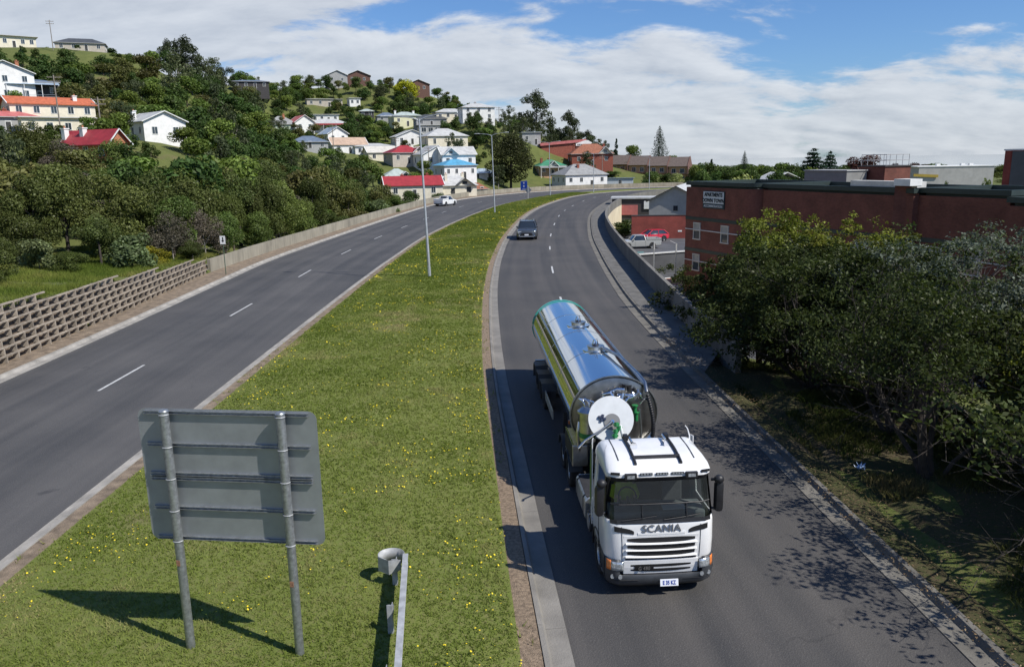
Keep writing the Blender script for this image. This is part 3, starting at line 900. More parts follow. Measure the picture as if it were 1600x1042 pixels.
def roof_part(par, w, d, z, rise, eave, kind, material, trim, ridge='x', name='roof', off=(0, 0), th=0.14):
    ew, ed = w / 2 + eave, d / 2 + eave
    ox, oy = off
    zb = z - eave * rise / (min(w, d) / 2 + eave) * 0.6
    m = MB()
    if kind == 'hip':
        if w >= d: r = ew - ed * 0.98; A, B = (-max(r, .15), 0), (max(r, .15), 0)
        else: r = ed - ew * 0.98; A, B = (0, -max(r, .15)), (0, max(r, .15))
        c = [(-ew, -ed), (ew, -ed), (ew, ed), (-ew, ed)]
        low = [(x + ox, y + oy, zb) for x, y in c]; lo2 = [(x + ox, y + oy, zb - th) for x, y in c]
        rid = [(A[0] + ox, A[1] + oy, z + rise), (B[0] + ox, B[1] + oy, z + rise)]
        vs = low + lo2 + rid
        if w >= d: top = [(0, 1, 9, 8), (1, 2, 9), (2, 3, 8, 9), (3, 0, 8)]
        else: top = [(0, 1, 8), (1, 2, 9, 8), (2, 3, 9), (3, 0, 8, 9)]
        m.add(vs, top + [(0, 4, 5, 1), (1, 5, 6, 2), (2, 6, 7, 3), (3, 7, 4, 0), (4, 7, 6, 5)])
    elif kind == 'gable':
        if ridge == 'x':
            pr = [(-ed, zb), (0, z + rise), (ed, zb), (ed, zb - th), (0, z + rise - th * 1.2), (-ed, zb - th)]
            m.add([(-ew + ox, y + oy, zz) for y, zz in pr] + [(ew + ox, y + oy, zz) for y, zz in pr], [(0, 1, 7, 6), (1, 2, 8, 7), (2, 3, 9, 8), (3, 4, 10, 9), (4, 5, 11, 10), (5, 0, 6, 11), (0, 5, 4, 1), (1, 4, 3, 2), (6, 7, 10, 11), (7, 8, 9, 10)])
        else:
            pr = [(-ew, zb), (0, z + rise), (ew, zb), (ew, zb - th), (0, z + rise - th * 1.2), (-ew, zb - th)]
            m.add([(x + ox, -ed + oy, zz) for x, zz in pr] + [(x + ox, ed + oy, zz) for x, zz in pr], [(0, 1, 7, 6), (1, 2, 8, 7), (2, 3, 9, 8), (3, 4, 10, 9), (4, 5, 11, 10), (5, 0, 6, 11), (0, 5, 4, 1), (1, 4, 3, 2), (6, 7, 10, 11), (7, 8, 9, 10)])
    elif kind == 'skillion':
        m.add([(-ew + ox, -ed + oy, z + rise), (ew + ox, -ed + oy, z + rise), (ew + ox, ed + oy, z), (-ew + ox, ed + oy, z), (-ew + ox, -ed + oy, z + rise - th), (ew + ox, -ed + oy, z + rise - th), (ew + ox, ed + oy, z - th), (-ew + ox, ed + oy, z - th)],
              [(0, 1, 2, 3), (4, 7, 6, 5), (0, 4, 5, 1), (1, 5, 6, 2), (2, 6, 7, 3), (3, 7, 4, 0)])
    else:
        m.box((ox, oy, z + .12), (2 * ew, 2 * ed, .24))
    ro = m.build(name, material, par)
    # gutter or barge boards
    if kind in ('hip', 'gable', 'flat'):
        if kind == 'gable':
            pts = ([(0, 1), (1, 2)])
            for s in (-1, 1):
                if ridge == 'x':
                    e = [(s * (ew + .02) + ox, -ed + oy, zb - .04), (s * (ew + .02) + ox, oy, z + rise - .04), (s * (ew + .02) + ox, ed + oy, zb - .04)]
                else:
                    e = [(-ew + ox, s * (ed + .02) + oy, zb - .04), (ox, s * (ed + .02) + oy, z + rise - .04), (ew + ox, s * (ed + .02) + oy, zb - .04)]
                MB().tube(e, 0.11, 4).build('barge_board', trim, ro)
        else:
            zz = zb - .06 if kind == 'hip' else z + .1
            MB().tube([(-ew + ox, -ed + oy, zz), (ew + ox, -ed + oy, zz), (ew + ox, ed + oy, zz), (-ew + ox, ed + oy, zz), (-ew + ox, -ed + oy, zz)], .09, 4).build('gutter', GUT, ro)
    return ro

def house(name, label, x, y, z, rot, w, d, h, rise, kind, wall, roof, ridge='x', eave=0.45, nf=3, ns=2, storeys=1, chim=(), trim=TRIM, group='houses on the hillside', cat='house',
          wh=1.3, ww=1.0, verandah=None, gablet=None, base=4.0, roof_trim=None, door=True):
    t = thing(name, label, cat, (x, y, z), R(rot), group)
    m = MB(); m.box((0, 0, (h - base) / 2), (w, d, h + base))
    if kind == 'gable':
        if ridge == 'x': m.add([(s * w / 2, a, b) for s in (-1, 1) for a, b in ((-d / 2, h), (d / 2, h), (0, h + rise * .93))], [(0, 1, 2), (3, 5, 4)])
        else: m.add([(a, s * d / 2, b) for s in (-1, 1) for a, b in ((-w / 2, h), (w / 2, h), (0, h + rise * .93))], [(0, 1, 2), (3, 5, 4)])
    wl = m.build('wall', wall, t)
    rf = roof_part(t, w, d, h, rise, eave, kind, roof, roof_trim or trim, ridge)
    for cx, cy, ch, cm in chim:
        MB().box((cx, cy, h + rise * .5 + ch / 2), (.75, .75, rise + ch)).box((cx, cy, h + rise + ch - .05), (.92, .92, .16)).build('chimney', cm, rf)
        MB().cyl((cx, cy, h + rise + ch), (cx, cy, h + rise + ch + .35), .14, n=8).build('chimney_pot', W_ORANGE, rf)
    sh = h / storeys
    for s_ in range(storeys):
        zc = s_ * sh + sh * .56
        for k in range(nf):
            xx = -w / 2 + w * (k + .5) / nf
            if door and s_ == 0 and nf > 1 and k == nf // 2:
                fr = MB().box((xx, -d / 2 - .02, 1.05), (1.06, .06, 2.14)).build('door', trim, wl)
                MB().box((xx, -d / 2 - .055, 1.0), (.86, .02, 1.96)).build('door_leaf', TRIM_D, fr)
                continue
            window(t, xx, -d / 2, zc, ww, wh, 0, trim)
        for k in range(ns):
            yy_ = -d / 2 + d * (k + .5) / ns
            window(t, w / 2, yy_, zc, ww * .9, wh, 1, trim); window(t, -w / 2, yy_, zc, ww * .9, wh, 2, trim)
    if verandah:
        vd, mt = verandah
        v = MB().add([(-w / 2, -d / 2 + .02, h - .15), (w / 2, -d / 2 + .02, h - .15), (w / 2 + .1, -d / 2 - vd, h - .75), (-w / 2 - .1, -d / 2 - vd, h - .75)], [(0, 1, 2, 3)]).build('verandah_roof', mt, t)
        v.modifiers.new('t', 'SOLIDIFY').thickness = .08
        for k in range(4):
            MB().box((-w / 2 + .1 + (w - .2) * k / 3, -d / 2 - vd + .1, (h - .75) / 2 - base * .25), (.12, .12, h - .75 + base * .5)).build('verandah_post', trim, v)
    if gablet:
        gx_, gw, gr, gm = gablet
        g = MB().prism([(gx_ - gw / 2, h - .1), (gx_ + gw / 2, h - .1), (gx_, h + gr)], -d / 2 - .35, -d / 2 + d * .3, 'y').build('gable_front', gm, t)
        roof_part(t, gw, d * .3 + .5, h - .05, gr, .25, 'gable', roof, trim, 'y', 'gable_roof', (gx_, -d / 2 + d * .12 - .3))
        window(t, gx_, -d / 2 - .36, h + gr * .3, gw * .22, gr * .35, 0, trim)
    return t
#@HOUSES@
house('hillside_house', 'cream house with orange tiled roof and white chimney above the red roofed cottage', -94.2, 168, 16.51, 43.3, 15.5, 7, 5.6, 1.5, 'gable', W_CREAM, R_ORANGE, nf=5, ns=2, storeys=2, chim=((4.6, -1.5, 0.3, TRIM),))
house('house_wing', 'flat roofed cream wing with a rounded corner in front of the orange tiled house', -88.0, 159, 15.38, 39.0, 12.5, 4, 3.4, 0.1, 'flat', W_CREAM, R_CREAM, nf=4, ns=1, door=False, eave=0.5)
house('gabled_house', 'white gabled weatherboard house with grey roof among the trees', -69.7, 160, 13.87, 47.5, 8.2, 10, 4.0, 1.9, 'gable', W_WHITE, R_LGREY, ridge='y', nf=2, ns=3, door=False, chim=((-3.2, 1.0, 0.2, TRIM),))
house('brick_cottage', 'red roofed orange brick cottage with a white bargeboard gable behind the near trees', -62.2, 122, 10.33, 65.0, 3.4, 10, 2.6, 2.0, 'gable', W_ORANGE, R_RED, ridge='y', nf=2, ns=3, door=False, chim=((-0.6, 1.5, 0.3, TRIM), (-1.0, 5.0, 0.3, TRIM)))
house('deck_house', 'white two storey house with a dark posted deck at the picture edge', -120.1, 196, 24.98, 39.5, 12, 9, 6.5, 2.6, 'gable', W_WHITE, R_DARK, ridge='y', nf=3, ns=2, storeys=2, door=False, chim=((3.5, 0, 0.4, W_ORANGE),))
house('deck_wing', 'dark roofed wing with a long balcony beside the white deck house', -115.7, 200, 25.48, 34.0, 11, 7, 4.2, 0.8, 'hip', W_DARK, R_DBLUE, nf=4, ns=1, verandah=(2.2, R_LBLUE))
house('red_roof_house', 'low house with faded red roof left of the cream house', -98.5, 160, 16.32, 37.6, 11, 7, 3.0, 1.2, 'hip', W_GREY, R_PINK, nf=3, ns=2, chim=((0, 0, 0.3, W_BRICK),))
house('hilltop_house', 'long flat roofed cream house on the highest left crest', -162.8, 272, 47.87, 36.9, 15, 7, 3.4, 0.1, 'flat', W_CREAM, R_LGREY, nf=6, ns=1, eave=0.7)
house('hilltop_house', 'dark hip roofed house on the grassy crest', -145.8, 285, 48.05, 21.1, 15, 8, 2.6, 1.8, 'hip', W_BEIGE, R_DARK, nf=4, ns=2)
house('ridge_house', 'dark flat roofed house half hidden on the ridge beside the tall gums', -104.6, 335, 39.36, 17.3, 14, 8, 2.8, 0.8, 'hip', W_DARK, R_DBLUE, nf=4, ns=1)
house('green_house', 'pale green house with grey hip roof and tall brick chimney', -87.1, 312, 21.11, 21.6, 11, 9, 3.2, 3.0, 'hip', W_GREEN, R_GREY, nf=3, ns=2, chim=((1.0, -1.5, 0.6, W_ORANGE),))
house('gabled_house', 'white gabled house with faded red roof beside the pale green house', -80.0, 314, 21.54, 32.3, 7.5, 10, 3.4, 2.6, 'gable', W_WHITE, R_PINK, ridge='y', nf=2, ns=2, door=False)
house('tiered_house', 'white house with red lower roof under a pale upper roof', -71.4, 322, 21.17, 18.5, 14.5, 9, 3.6, 1.8, 'hip', W_WHITE, R_LGREY, nf=4, ns=2, verandah=(2.8, R_RED))
house('terrace_house', 'flat white roofed house just above the red tiered roof', -77.6, 345, 26.24, 16.7, 11, 7, 3.0, 0.1, 'flat', W_WHITE, R_LGREY, nf=4, ns=1)
house('gabled_house', 'white gabled house with pale blue roof below the red tiered roof', -63.1, 292, 16.47, 34.2, 7.5, 9, 3.2, 2.4, 'gable', W_WHITE, R_LBLUE, ridge='y', nf=2, ns=2, door=False)
house('tan_roof_house', 'white house with tan gable roof behind a grey fence', -55.9, 280, 12.65, 27.3, 12, 7.5, 3.0, 2.4, 'gable', W_WHITE, R_TAN, nf=3, ns=2)
house('slate_roof_house', 'slate blue hip roof rising from the shrubs below the green house', -63.3, 256, 14.16, 21.9, 11, 8, 2.0, 1.8, 'hip', W_GREY, R_DBLUE, nf=3, ns=1)
house('flat_house', 'dark fronted flat house with long pale roof in the middle of the slope', -47.6, 282, 11.66, 19.6, 13, 8, 3.4, 0.9, 'hip', W_WHITE, R_LGREY, nf=4, ns=2)
house('long_roof_house', 'cream house with long pale gable roof behind the red roofed bungalow', -41.0, 276, 9.80, 22.5, 16, 8, 3.0, 2.0, 'gable', W_CREAM, R_CREAM, nf=4, ns=2)
house('red_bungalow', 'beige bungalow with red hip roof and cream gable on the steep street', -34.0, 262, 8.88, 27.4, 11, 9, 3.6, 2.2, 'hip', W_BEIGE, R_RED, nf=3, ns=2, gablet=(3.2, 4.0, 1.8, W_CREAM))
house('gabled_house', 'white house with pale gable roof above the red bungalow', -36.7, 300, 15.73, 21.0, 12, 9, 2.8, 2.4, 'gable', W_WHITE, R_LGREY, ridge='y', nf=3, ns=2)
house('hip_house', 'large beige and white house with light grey hip roof beside the dark trees', -23.1, 286, 13.91, 22.6, 14.5, 11, 4.2, 2.6, 'hip', W_CREAM, R_LGREY, nf=3, ns=2, ww=0.9, wh=1.8)
house('gabled_house', 'white house with grey gable roof and steps, left one of the white pair', -24.3, 256, 7.55, 25.4, 9.5, 10, 4.2, 2.6, 'gable', W_WHITE, R_LGREY, ridge='y', nf=2, ns=2, ww=1.1, wh=1.6)
house('twin_gable_house', 'white house with two front gables above the blue roof', -16.7, 252, 7.45, 17.8, 10.5, 9, 4.0, 2.4, 'gable', W_WHITE, R_LGREY, ridge='x', nf=3, ns=2, gablet=(-2.6, 4.6, 2.0, W_WHITE))
house('blue_roof_house', 'white house with bright blue hip roof above the parapet', -16.4, 243, 4.30, 27.9, 10.5, 8.5, 4.0, 1.7, 'hip', W_WHITE, R_BLUE, nf=4, ns=2, ww=0.8)
house('small_house', 'small house with slate blue roof beside the big dark tree', -8.9, 262, 3.55, 12.0, 8, 6, 2.0, 1.4, 'hip', W_WHITE, R_LBLUE, nf=2, ns=1)
house('pale_roof_cottage', 'cottage with pale green roof and white gable behind the red roof', -34.0, 242, 2.54, 18.0, 9, 8, 2.6, 2.4, 'hip', W_WHITE, R_PGREEN, nf=3, ns=2, gablet=(2.0, 4.0, 1.6, W_WHITE))
house('red_roof_cottage', 'long red roofed cottage with brick chimneys just behind the parapet', -25.1, 207, 0.53, 14.9, 14.5, 8, 3.2, 2.2, 'gable', W_CREAM, R_RED, nf=3, ns=2, chim=((-2.5, 0.5, 0.3, W_BRICK), (4.0, 0.5, 0.4, W_BRICK)))
house('grey_roof_cottage', 'cottage with grey roofs and tall cream chimneys behind the parapet', -16.1, 218, 0.22, 14.2, 13, 8, 3.0, 2.3, 'hip', W_CREAM, R_LGREY, nf=3, ns=2, chim=((-1.5, -2.0, 0.6, W_CREAM), (3.4, 0.0, 0.6, W_CREAM)), gablet=(3.2, 5.0, 1.8, W_CREAM), trim=TRIM_D)
house('brick_shed', 'small brick red roofed shed right of the cream chimneys', -10.2, 236, -0.10, 10.5, 7, 5, 1.6, 1.6, 'hip', W_GREEN, R_TERRA, nf=2, ns=1)
house('pale_green_house', 'pale yellow square house with grey green hip roof high on the slope', -42.4, 334, 23.62, 23.2, 11.5, 9, 4.2, 1.6, 'hip', W_YELL, R_PGREEN, nf=3, ns=2, chim=((-4, 0, 0.4, TRIM), (4, 1, 0.4, TRIM)))
house('cream_house', 'cream low house with pale hip roof on the upper slope', -23.3, 326, 25.46, 16.1, 12.5, 8, 3.0, 1.4, 'hip', W_CREAM, R_LGREY, nf=4, ns=2, storeys=1)
house('ridge_house', 'white two storey house with pale hip roof at the end of the ridge', -12.4, 314, 24.70, 16.3, 12.5, 9, 4.6, 1.6, 'hip', W_WHITE, R_LGREY, nf=3, ns=2, storeys=2, chim=((0, 1, 0.3, W_GREY),))
house('dark_roof_house', 'house with wide black roof tucked below the cream house', -31.0, 322, 22.95, 15.5, 12, 8, 3.0, 1.6, 'hip', W_GREY, R_DARK, nf=3, ns=2)
house('modern_house', 'boxy pale house with wide glass front below the black roof', -30.7, 312, 19.20, 19.6, 8, 7, 3.6, 0.1, 'flat', W_GREY, R_LGREY, nf=3, ns=1, ww=1.7, wh=1.6, door=False)
house('beige_house', 'beige flat topped house beneath the skyline trees', -85.1, 378, 34.71, 20.7, 16, 8, 3.4, 0.4, 'hip', W_BEIGE, R_CREAM, nf=4, ns=2)
house('white_cabin', 'small white cabin between dark trees on the upper slope', -71.2, 378, 35.05, 24.7, 5, 5, 3.2, 0.1, 'flat', W_WHITE, R_LGREY, nf=2, ns=1, door=False)
house('skyline_house', 'brown gabled house peeking over the skyline trees', -75.8, 418, 48.36, 10.3, 12, 8, 4.0, 2.4, 'gable', W_BROWN, R_BROWN, ridge='y', nf=2, ns=1, door=False)
house('skyline_house', 'grey house among the skyline trees left of the brown gable', -86.3, 415, 47.65, 19.7, 10, 8, 4.8, 2.2, 'gable', W_GREY, R_LGREY, ridge='y', nf=2, ns=1, door=False)
house('skyline_house', 'dark gabled house behind the bright yellow tree', -45.1, 412, 43.31, 12.2, 11, 8, 3.8, 2.2, 'gable', W_BROWN, R_BROWN, ridge='y', nf=2, ns=1, door=False)
house('garden_hut', 'round roofed green hut in a clearing', -61.0, 352, 29.21, 9.8, 6, 5, 1.8, 1.0, 'hip', W_DARK, R_PGREEN, nf=2, ns=1)
house('garden_hut', 'low grey roofed pavilion near the pale yellow house', -51.8, 345, 26.33, 16.5, 8, 6, 2.2, 1.4, 'hip', W_GREY, R_DBLUE, nf=2, ns=1)
house('box_house', 'grey flat roofed house with white band beneath the tall gums', 8.0, 305, 15.06, 10.5, 7, 6, 4.2, 0.1, 'flat', W_GREY, R_LBLUE, nf=2, ns=1)
house('terracotta_house', 'brick house with broad terracotta roof and cream gable', 29.8, 296, 6.96, 4.3, 15, 10, 4.4, 3.4, 'hip', W_BRICK, R_TERRA, nf=3, ns=2, chim=((-6, 0, -0.4, W_BRICK), (5, 0, -0.2, W_BRICK)), gablet=(4.6, 4.6, 2.4, W_CREAM))
house('green_roof_cottage', 'brick cottage with green gabled roof and cream trim', 14.3, 284, 3.98, 13.1, 9.5, 8, 3.4, 2.0, 'hip', W_TANB, R_GREEN, nf=3, ns=2, chim=((-3, 0, 0.4, W_BRICK), (0, 1, 0.4, W_BRICK)), gablet=(0.2, 3.2, 1.6, W_CREAM), verandah=(1.8, R_GREY))
house('long_house', 'long grey roofed house with blue grey side wall and white end', 23.2, 266, 0.61, 21.0, 15, 11, 4.0, 3.2, 'hip', W_WHITE, R_GREY, nf=4, ns=3, chim=((-1.5, -2.0, -0.2, W_BRICK), (6.0, 2, -1.0, W_BRICK)), base=3)
house('low_shed', 'low pale blue shed right of the long grey roofed house', 37.8, 276, 0.05, 0.2, 9, 5, 2.6, 0.3, 'skillion', W_GREYB, R_LBLUE, nf=1, ns=1, door=False, base=2)
house('gabled_shed', 'grey rendered gabled building behind the low brick wall', 30.7, 143, -0.74, -18.1, 9.0, 16, 3.0, 2.4, 'gable', W_GREY, R_LGREY, ridge='y', nf=1, ns=2, door=False, trim=TRIM_D, ww=0.6, wh=0.7, base=3)
#@END@

# the deck of the house at the edge, posts and rails
t = thing('timber_deck', 'dark timber deck on tall posts in front of the white two storey house', 'deck', (-112.0, 190.5, 22.0), R(6), 'houses on the hillside')
MB().box((0, 0, 3.0), (18, 2.2, .2)).build('deck_floor', TRIM_D, t)
for k in range(8):
    MB().box((-8.5 + 17 * k / 7, -.9, 0.3), (.16, .16, 5.2)).build('post', TRIM_D, t)
for z in (3.5, 3.95): MB().box((0, -1.05, z), (18, .06, .07)).build('rail', W_GREYB, t)

# ------------------------------------------------------------------ red brick hall with faded red roof and a white name board
t = thing('brick_hall', 'red brick hall with faded red sloping roof and white name board on its gable', 'hall', (19.5, 306, 8.6), R(12))
MB().box((0, 0, 1.5), (17, 9, 10)).build('wall', W_BRICK, t)
rf = MB().add([(-9, -5, 6.6), (8.8, -5, 7.9), (8.8, 4.9, 7.4), (-9, 4.9, 6.1), (-9, -5, 6.4), (8.8, -5, 7.7), (8.8, 4.9, 7.2), (-9, 4.9, 5.9)], [(0, 1, 2, 3), (4, 7, 6, 5), (0, 4, 5, 1), (1, 5, 6, 2), (2, 6, 7, 3), (3, 7, 4, 0)]).build('roof', R_PINK, t)
MB().box((-0.2, -5.02, 6.9), (17.8, .12, 1.0), ry=R(-4.2)).build('fascia', R_PINK, rf)
MB().prism([(4.6, 5.6), (9.2, 5.6), (11.0, 6.6), (9.4, 7.6), (8.2, 7.6), (4.6, 6.4)], -5.2, -5.05, 'y').build('name_board', TRIM, t)
for k in range(5): MB().box((5.4 + k * .62, -5.22, 6.02), (.42, .04, .42)).build('board_letter', TRIM_D, t)
MB().box((6.7, -4.62, 2.0), (4.0, .2, 7.0)).build('end_bay', W_ORANGE, t)

# ------------------------------------------------------------------ brown brick townhouses: four stepped roofs
def townhouses():
    t = thing('townhouse_row', 'row of four brown brick townhouses with stepped dark roofs and party walls', 'townhouses', (58.0, 310, 2.2), R(-20))
    UW = 7.6
    for k in range(4):
        x = -15 + k * UW; zo = -0.35 * k
        MB().box((x, 0, 1.0 + zo), (UW - .3, 10, 8)).build('wall', W_TANB, t)
        rf = MB().add([(x - UW / 2, -5.8, 4.9 + zo), (x + UW / 2 - .35, -5.8, 4.9 + zo), (x + UW / 2 - .35, 0.5, 8.4 + zo), (x - UW / 2, 0.5, 8.4 + zo), (x - UW / 2, 5.8, 5.2 + zo), (x + UW / 2 - .35, 5.8, 5.2 + zo)], [(0, 1, 2, 3), (3, 2, 5, 4)]).build('roof', R_BROWN, t)
        rf.modifiers.new('t', 'SOLIDIFY').thickness = .2
        pw = MB().prism([(-6.1, -3.0), (-6.1, 5.2 + zo), (0.5, 8.9 + zo), (6.1, 5.5 + zo), (6.1, -3.0)], x - UW / 2 - .3, x - UW / 2 - .02, 'x').build('party_wall', W_BROWN, t)
        for q in (-1.6, 1.5):
            window(t, x + q, -5.0, 3.3 + zo, 1.4, 1.5, 0); window(t, x + q, -5.0, 0.6 + zo, 1.4, 1.5, 0)
        MB().box((x, -5.5, 2.0 + zo), (UW - .6, 1.0, .2)).build('balcony', W_BROWN, t)
    x = -15 + 4 * UW
    MB().prism([(-6.1, -3.0), (-6.1, 4.0), (0.5, 7.6), (6.1, 4.2), (6.1, -3.0)], x - UW / 2 - .3, x - UW / 2, 'x').build('party_wall', W_BROWN, t)
    e = MB(); e.add([(-19.14, -3.4 + 1.5 * math.cos(a), 5.6 + .85 * math.sin(a)) for a in np.linspace(0, 2 * math.pi, 20, endpoint=False)], [tuple(range(20))])
    e.build('oval_plaque', TRIM, t)
townhouses()

# ------------------------------------------------------------------ low red brick wall of the car park, and the cream shed roof behind
def brick_material(name, c1, c2, mort, sc=1.0):
    m = bpy.data.materials.new(name); m.use_nodes = True; tr = m.node_tree; b = tr.nodes['Principled BSDF']; b.inputs['Roughness'].default_value = 0.92
    tcn = tr.nodes.new('ShaderNodeTexCoord'); sp = tr.nodes.new('ShaderNodeSeparateXYZ'); tr.links.new(tcn.outputs['Object'], sp.inputs[0])
    ad = tr.nodes.new('ShaderNodeMath'); ad.operation = 'ADD'; tr.links.new(sp.outputs[0], ad.inputs[0]); tr.links.new(sp.outputs[1], ad.inputs[1])
    cb = tr.nodes.new('ShaderNodeCombineXYZ'); tr.links.new(ad.outputs[0], cb.inputs[0]); tr.links.new(sp.outputs[2], cb.inputs[1])
    br = tr.nodes.new('ShaderNodeTexBrick'); br.inputs['Scale'].default_value = 4.2 * sc; br.inputs['Color1'].default_value = (*c1, 1); br.inputs['Color2'].default_value = (*c2, 1); br.inputs['Mortar'].default_value = (*mort, 1)
    br.inputs['Mortar Size'].default_value = 0.012; br.inputs['Brick Width'].default_value = 0.9; br.inputs['Row Height'].default_value = 0.34
    tr.links.new(cb.outputs[0], br.inputs['Vector'])
    nz = tr.nodes.new('ShaderNodeTexNoise'); nz.inputs['Scale'].default_value = 0.7; nz.inputs['Detail'].default_value = 8; tr.links.new(tcn.outputs['Object'], nz.inputs['Vector'])
    mr = tr.nodes.new('ShaderNodeMapRange'); mr.inputs['From Min'].default_value = .3; mr.inputs['From Max'].default_value = .7; mr.inputs['To Min'].default_value = .72; mr.inputs['To Max'].default_value = 1.15; tr.links.new(nz.outputs[0], mr.inputs[0])
    mx = tr.nodes.new('ShaderNodeMix'); mx.data_type = 'RGBA'; mx.blend_type = 'MULTIPLY'; mx.inputs[0].default_value = 1; tr.links.new(br.outputs[0], mx.inputs[6]); tr.links.new(mr.outputs[0], mx.inputs[7])
    tr.links.new(mx.outputs[2], b.inputs['Base Color'])
    bp = tr.nodes.new('ShaderNodeBump'); bp.inputs['Strength'].default_value = .4; bp.inputs['Distance'].default_value = .02; tr.links.new(br.outputs[1], bp.inputs['Height']); bp.invert = True; tr.links.new(bp.outputs[0], b.inputs['Normal'])
    return m
M_BRICK = brick_material('red_brickwork', (0.185, 0.064, 0.044), (0.140, 0.047, 0.034), (0.16, 0.11, 0.09))
M_BRICKR = brick_material('dull_red_brickwork', (0.27, 0.062, 0.046), (0.22, 0.05, 0.038), (0.21, 0.10, 0.085))
M_GREENB = plain('dark_green_band', (0.022, 0.038, 0.034), 0.6, 0.2, 2)
t = thing('brick_wall', 'low dull red brick wall at the back of the car park', 'wall', (18.3, 119.3, -2.6), R(-3))
MB().box((7.5, 0, 1.7), (15, .5, 3.6)).build('wall', M_BRICKR, t)
MB().box((7.5, 0, 3.56), (15.1, .6, .12)).build('coping', TRIM_D, t)
for x in (7.2, 10.2): MB().box((x, -.27, 1.2), (.6, .02, .22)).build('bay_sign', TRIM, t)
t = thing('store_building', 'dark shed with pink and white panels beyond the cream wall', 'shed', (27.5, 166, -3), R(-10))
MB().box((0, 0, 2.0), (12, 6, 4.6)).build('wall', W_DARK, t)
MB().box((0, 0, 4.4), (12.6, 6.6, .3)).build('roof', R_LGREY, t)
MB().box((-2.5, -3.1, 2.0), (3.5, .2, 2.0)).build('awning', R_PINK, t)
MB().box((3.0, -3.1, 3.0), (5, .2, 1.6)).build('white_panel', TRIM, t)

# ------------------------------------------------------------------ apartments
FA, FB = np.array([20.0, 86.0]), np.array([35.5, 46.0])
fl = float(np.linalg.norm(FB - FA)); fd = (FB - FA) / fl
apt = thing('apartment_block', 'long red brick apartment block with dark green bands and a rounded corner', 'apartments', (20.0, 86.0, -5.0), math.atan2(fd[1], fd[0]))
# local x runs along the front, front faces -y, back +y
S1, S2, S3 = fl * 0.26, fl * 0.66, fl * 0.83
TOP, B1, B2 = 11.85, 8.05, 4.75
def plan_block(x0, x1, y0, y1, z0, z1, r_right=0.0, r_left=0.0, n=10):
    p = []
    if r_left: p += [(x0 + r_left - r_left * math.sin(a), y0 + r_left - r_left * math.cos(a)) for a in np.linspace(math.pi / 2, 0, n)]
    else: p += [(x0, y0)]
    if r_right: p += [(x1 - r_right + r_right * math.sin(a), y0 + r_right - r_right * math.cos(a)) for a in np.linspace(0, math.pi / 2, n)]
    else: p += [(x1, y0)]
    p += [(x1, y1), (x0, y1)]
    return MB().prism(p, z0, z1)
secs = [(0, S1, -1.1, 0, 1.6, 0.0), (S1, S2, 0.0, 0, 0, -0.05), (S2, S3, 0.55, 0, 0, 0.0), (S3, fl + 14, 0.25, 0, 0, -0.42)]
for i, (x0, x1, yf, rl, rr, dz) in enumerate(secs):
    plan_block(x0, x1, yf, 8, -1.0, TOP + dz - .55, rr, rl).build('wall', M_BRICK, apt, smooth=30)
    zt = TOP + dz
    ow = plan_block(x0 - .03, x1 + .04, yf - .06, 8.1, 0, 1, rr, rl).v; n_ = len(ow) // 2; ow = [v[:2] for v in ow[:n_]]
    cx_ = np.array([(x0 + x1) / 2, (yf + 8) / 2]); iw = []
    for q in ow:
        q = np.array(q); h_ = np.array([(x1 - x0) / 2, (8 - yf) / 2]); iw.append(tuple(cx_ + (q - cx_) * (1 - .35 / h_)))
    MB().loft([[(*q, z) for q in l_] for l_, z in ((ow, zt - .34), (ow, zt + .03), (iw, zt + .03), (iw, zt - .9))], caps=(False, False)).build('parapet_band', M_GREENB, apt, smooth=30)
    MB().box(((x0 + x1) / 2, 4.2 + yf / 2, zt - .5), (x1 - x0 - .4, 7.6 - yf - .4, .06)).build('roof_deck', plain('roof_deck_grey', (0.12, 0.12, 0.115)), apt)
    for zb in (B1, B2):
        plan_block(x0 + .002, x1 + .02, yf - .05, 7.9, zb - .17, zb + .17, rr, rl).build('string_band', M_GREENB, apt, smooth=30)
# pilaster between the bays, its cap and the white parapet run behind it
MB().prism([(S2 - 1.3, -.55), (S2 + .02, .5), (S2 - 1.3, .5)], B1 + .2, TOP + .3).build('pilaster', M_BRICK, apt)
MB().box((S2 - 3.2, 0.6, TOP + .24), (6.6, .9, .44)).build('white_parapet', plain('parapet_white', (0.62, 0.61, 0.57)), apt)
MB().box((S2 - .62, -.02, TOP + .42), (1.5, 1.2, .5)).build('white_cap', TRIM, apt)
# pale service pipe and windows
for i, (x0, x1, yf) in enumerate(((0.1, S1 - 1.4, -1.1), (S1 + .1, S2 - 1.4, 0.0), (S2 + .1, S3 - .1, .55), (S3 + .1, fl + 12, .25))):
    for z in (6.9, 3.6):
        MB().box(((x0 + x1) / 2, yf - .055, z), (x1 - x0, .10, .09)).build('pale_pipe', plain('pipe_pale', (0.55, 0.54, 0.52)), apt)
def apt_window(x, z, yf, w=1.15, h=1.7):
    fr = MB().box((x, yf - .04, z + h / 2), (w + .16, .12, .10)).box((x, yf - .05, z - h / 2), (w + .2, .16, .10)).box((x - w / 2, yf - .04, z), (.09, .12, h)).box((x + w / 2, yf - .04, z), (.09, .12, h)).box((x, yf - .03, z + .05), (w, .07, .05)).build('window', plain('frame_pale', (0.55, 0.53, 0.47)), apt)
    MB().box((x, yf - .012, z - .38), (w - .06, .02, h / 2 - .1)).build('lower_pane', PANE, fr)
    MB().box((x, yf - .012, z + .46), (w - .06, .02, h / 2 - .1)).build('blind_pane', plain('blind_grey', (0.34, 0.34, 0.32)), fr)
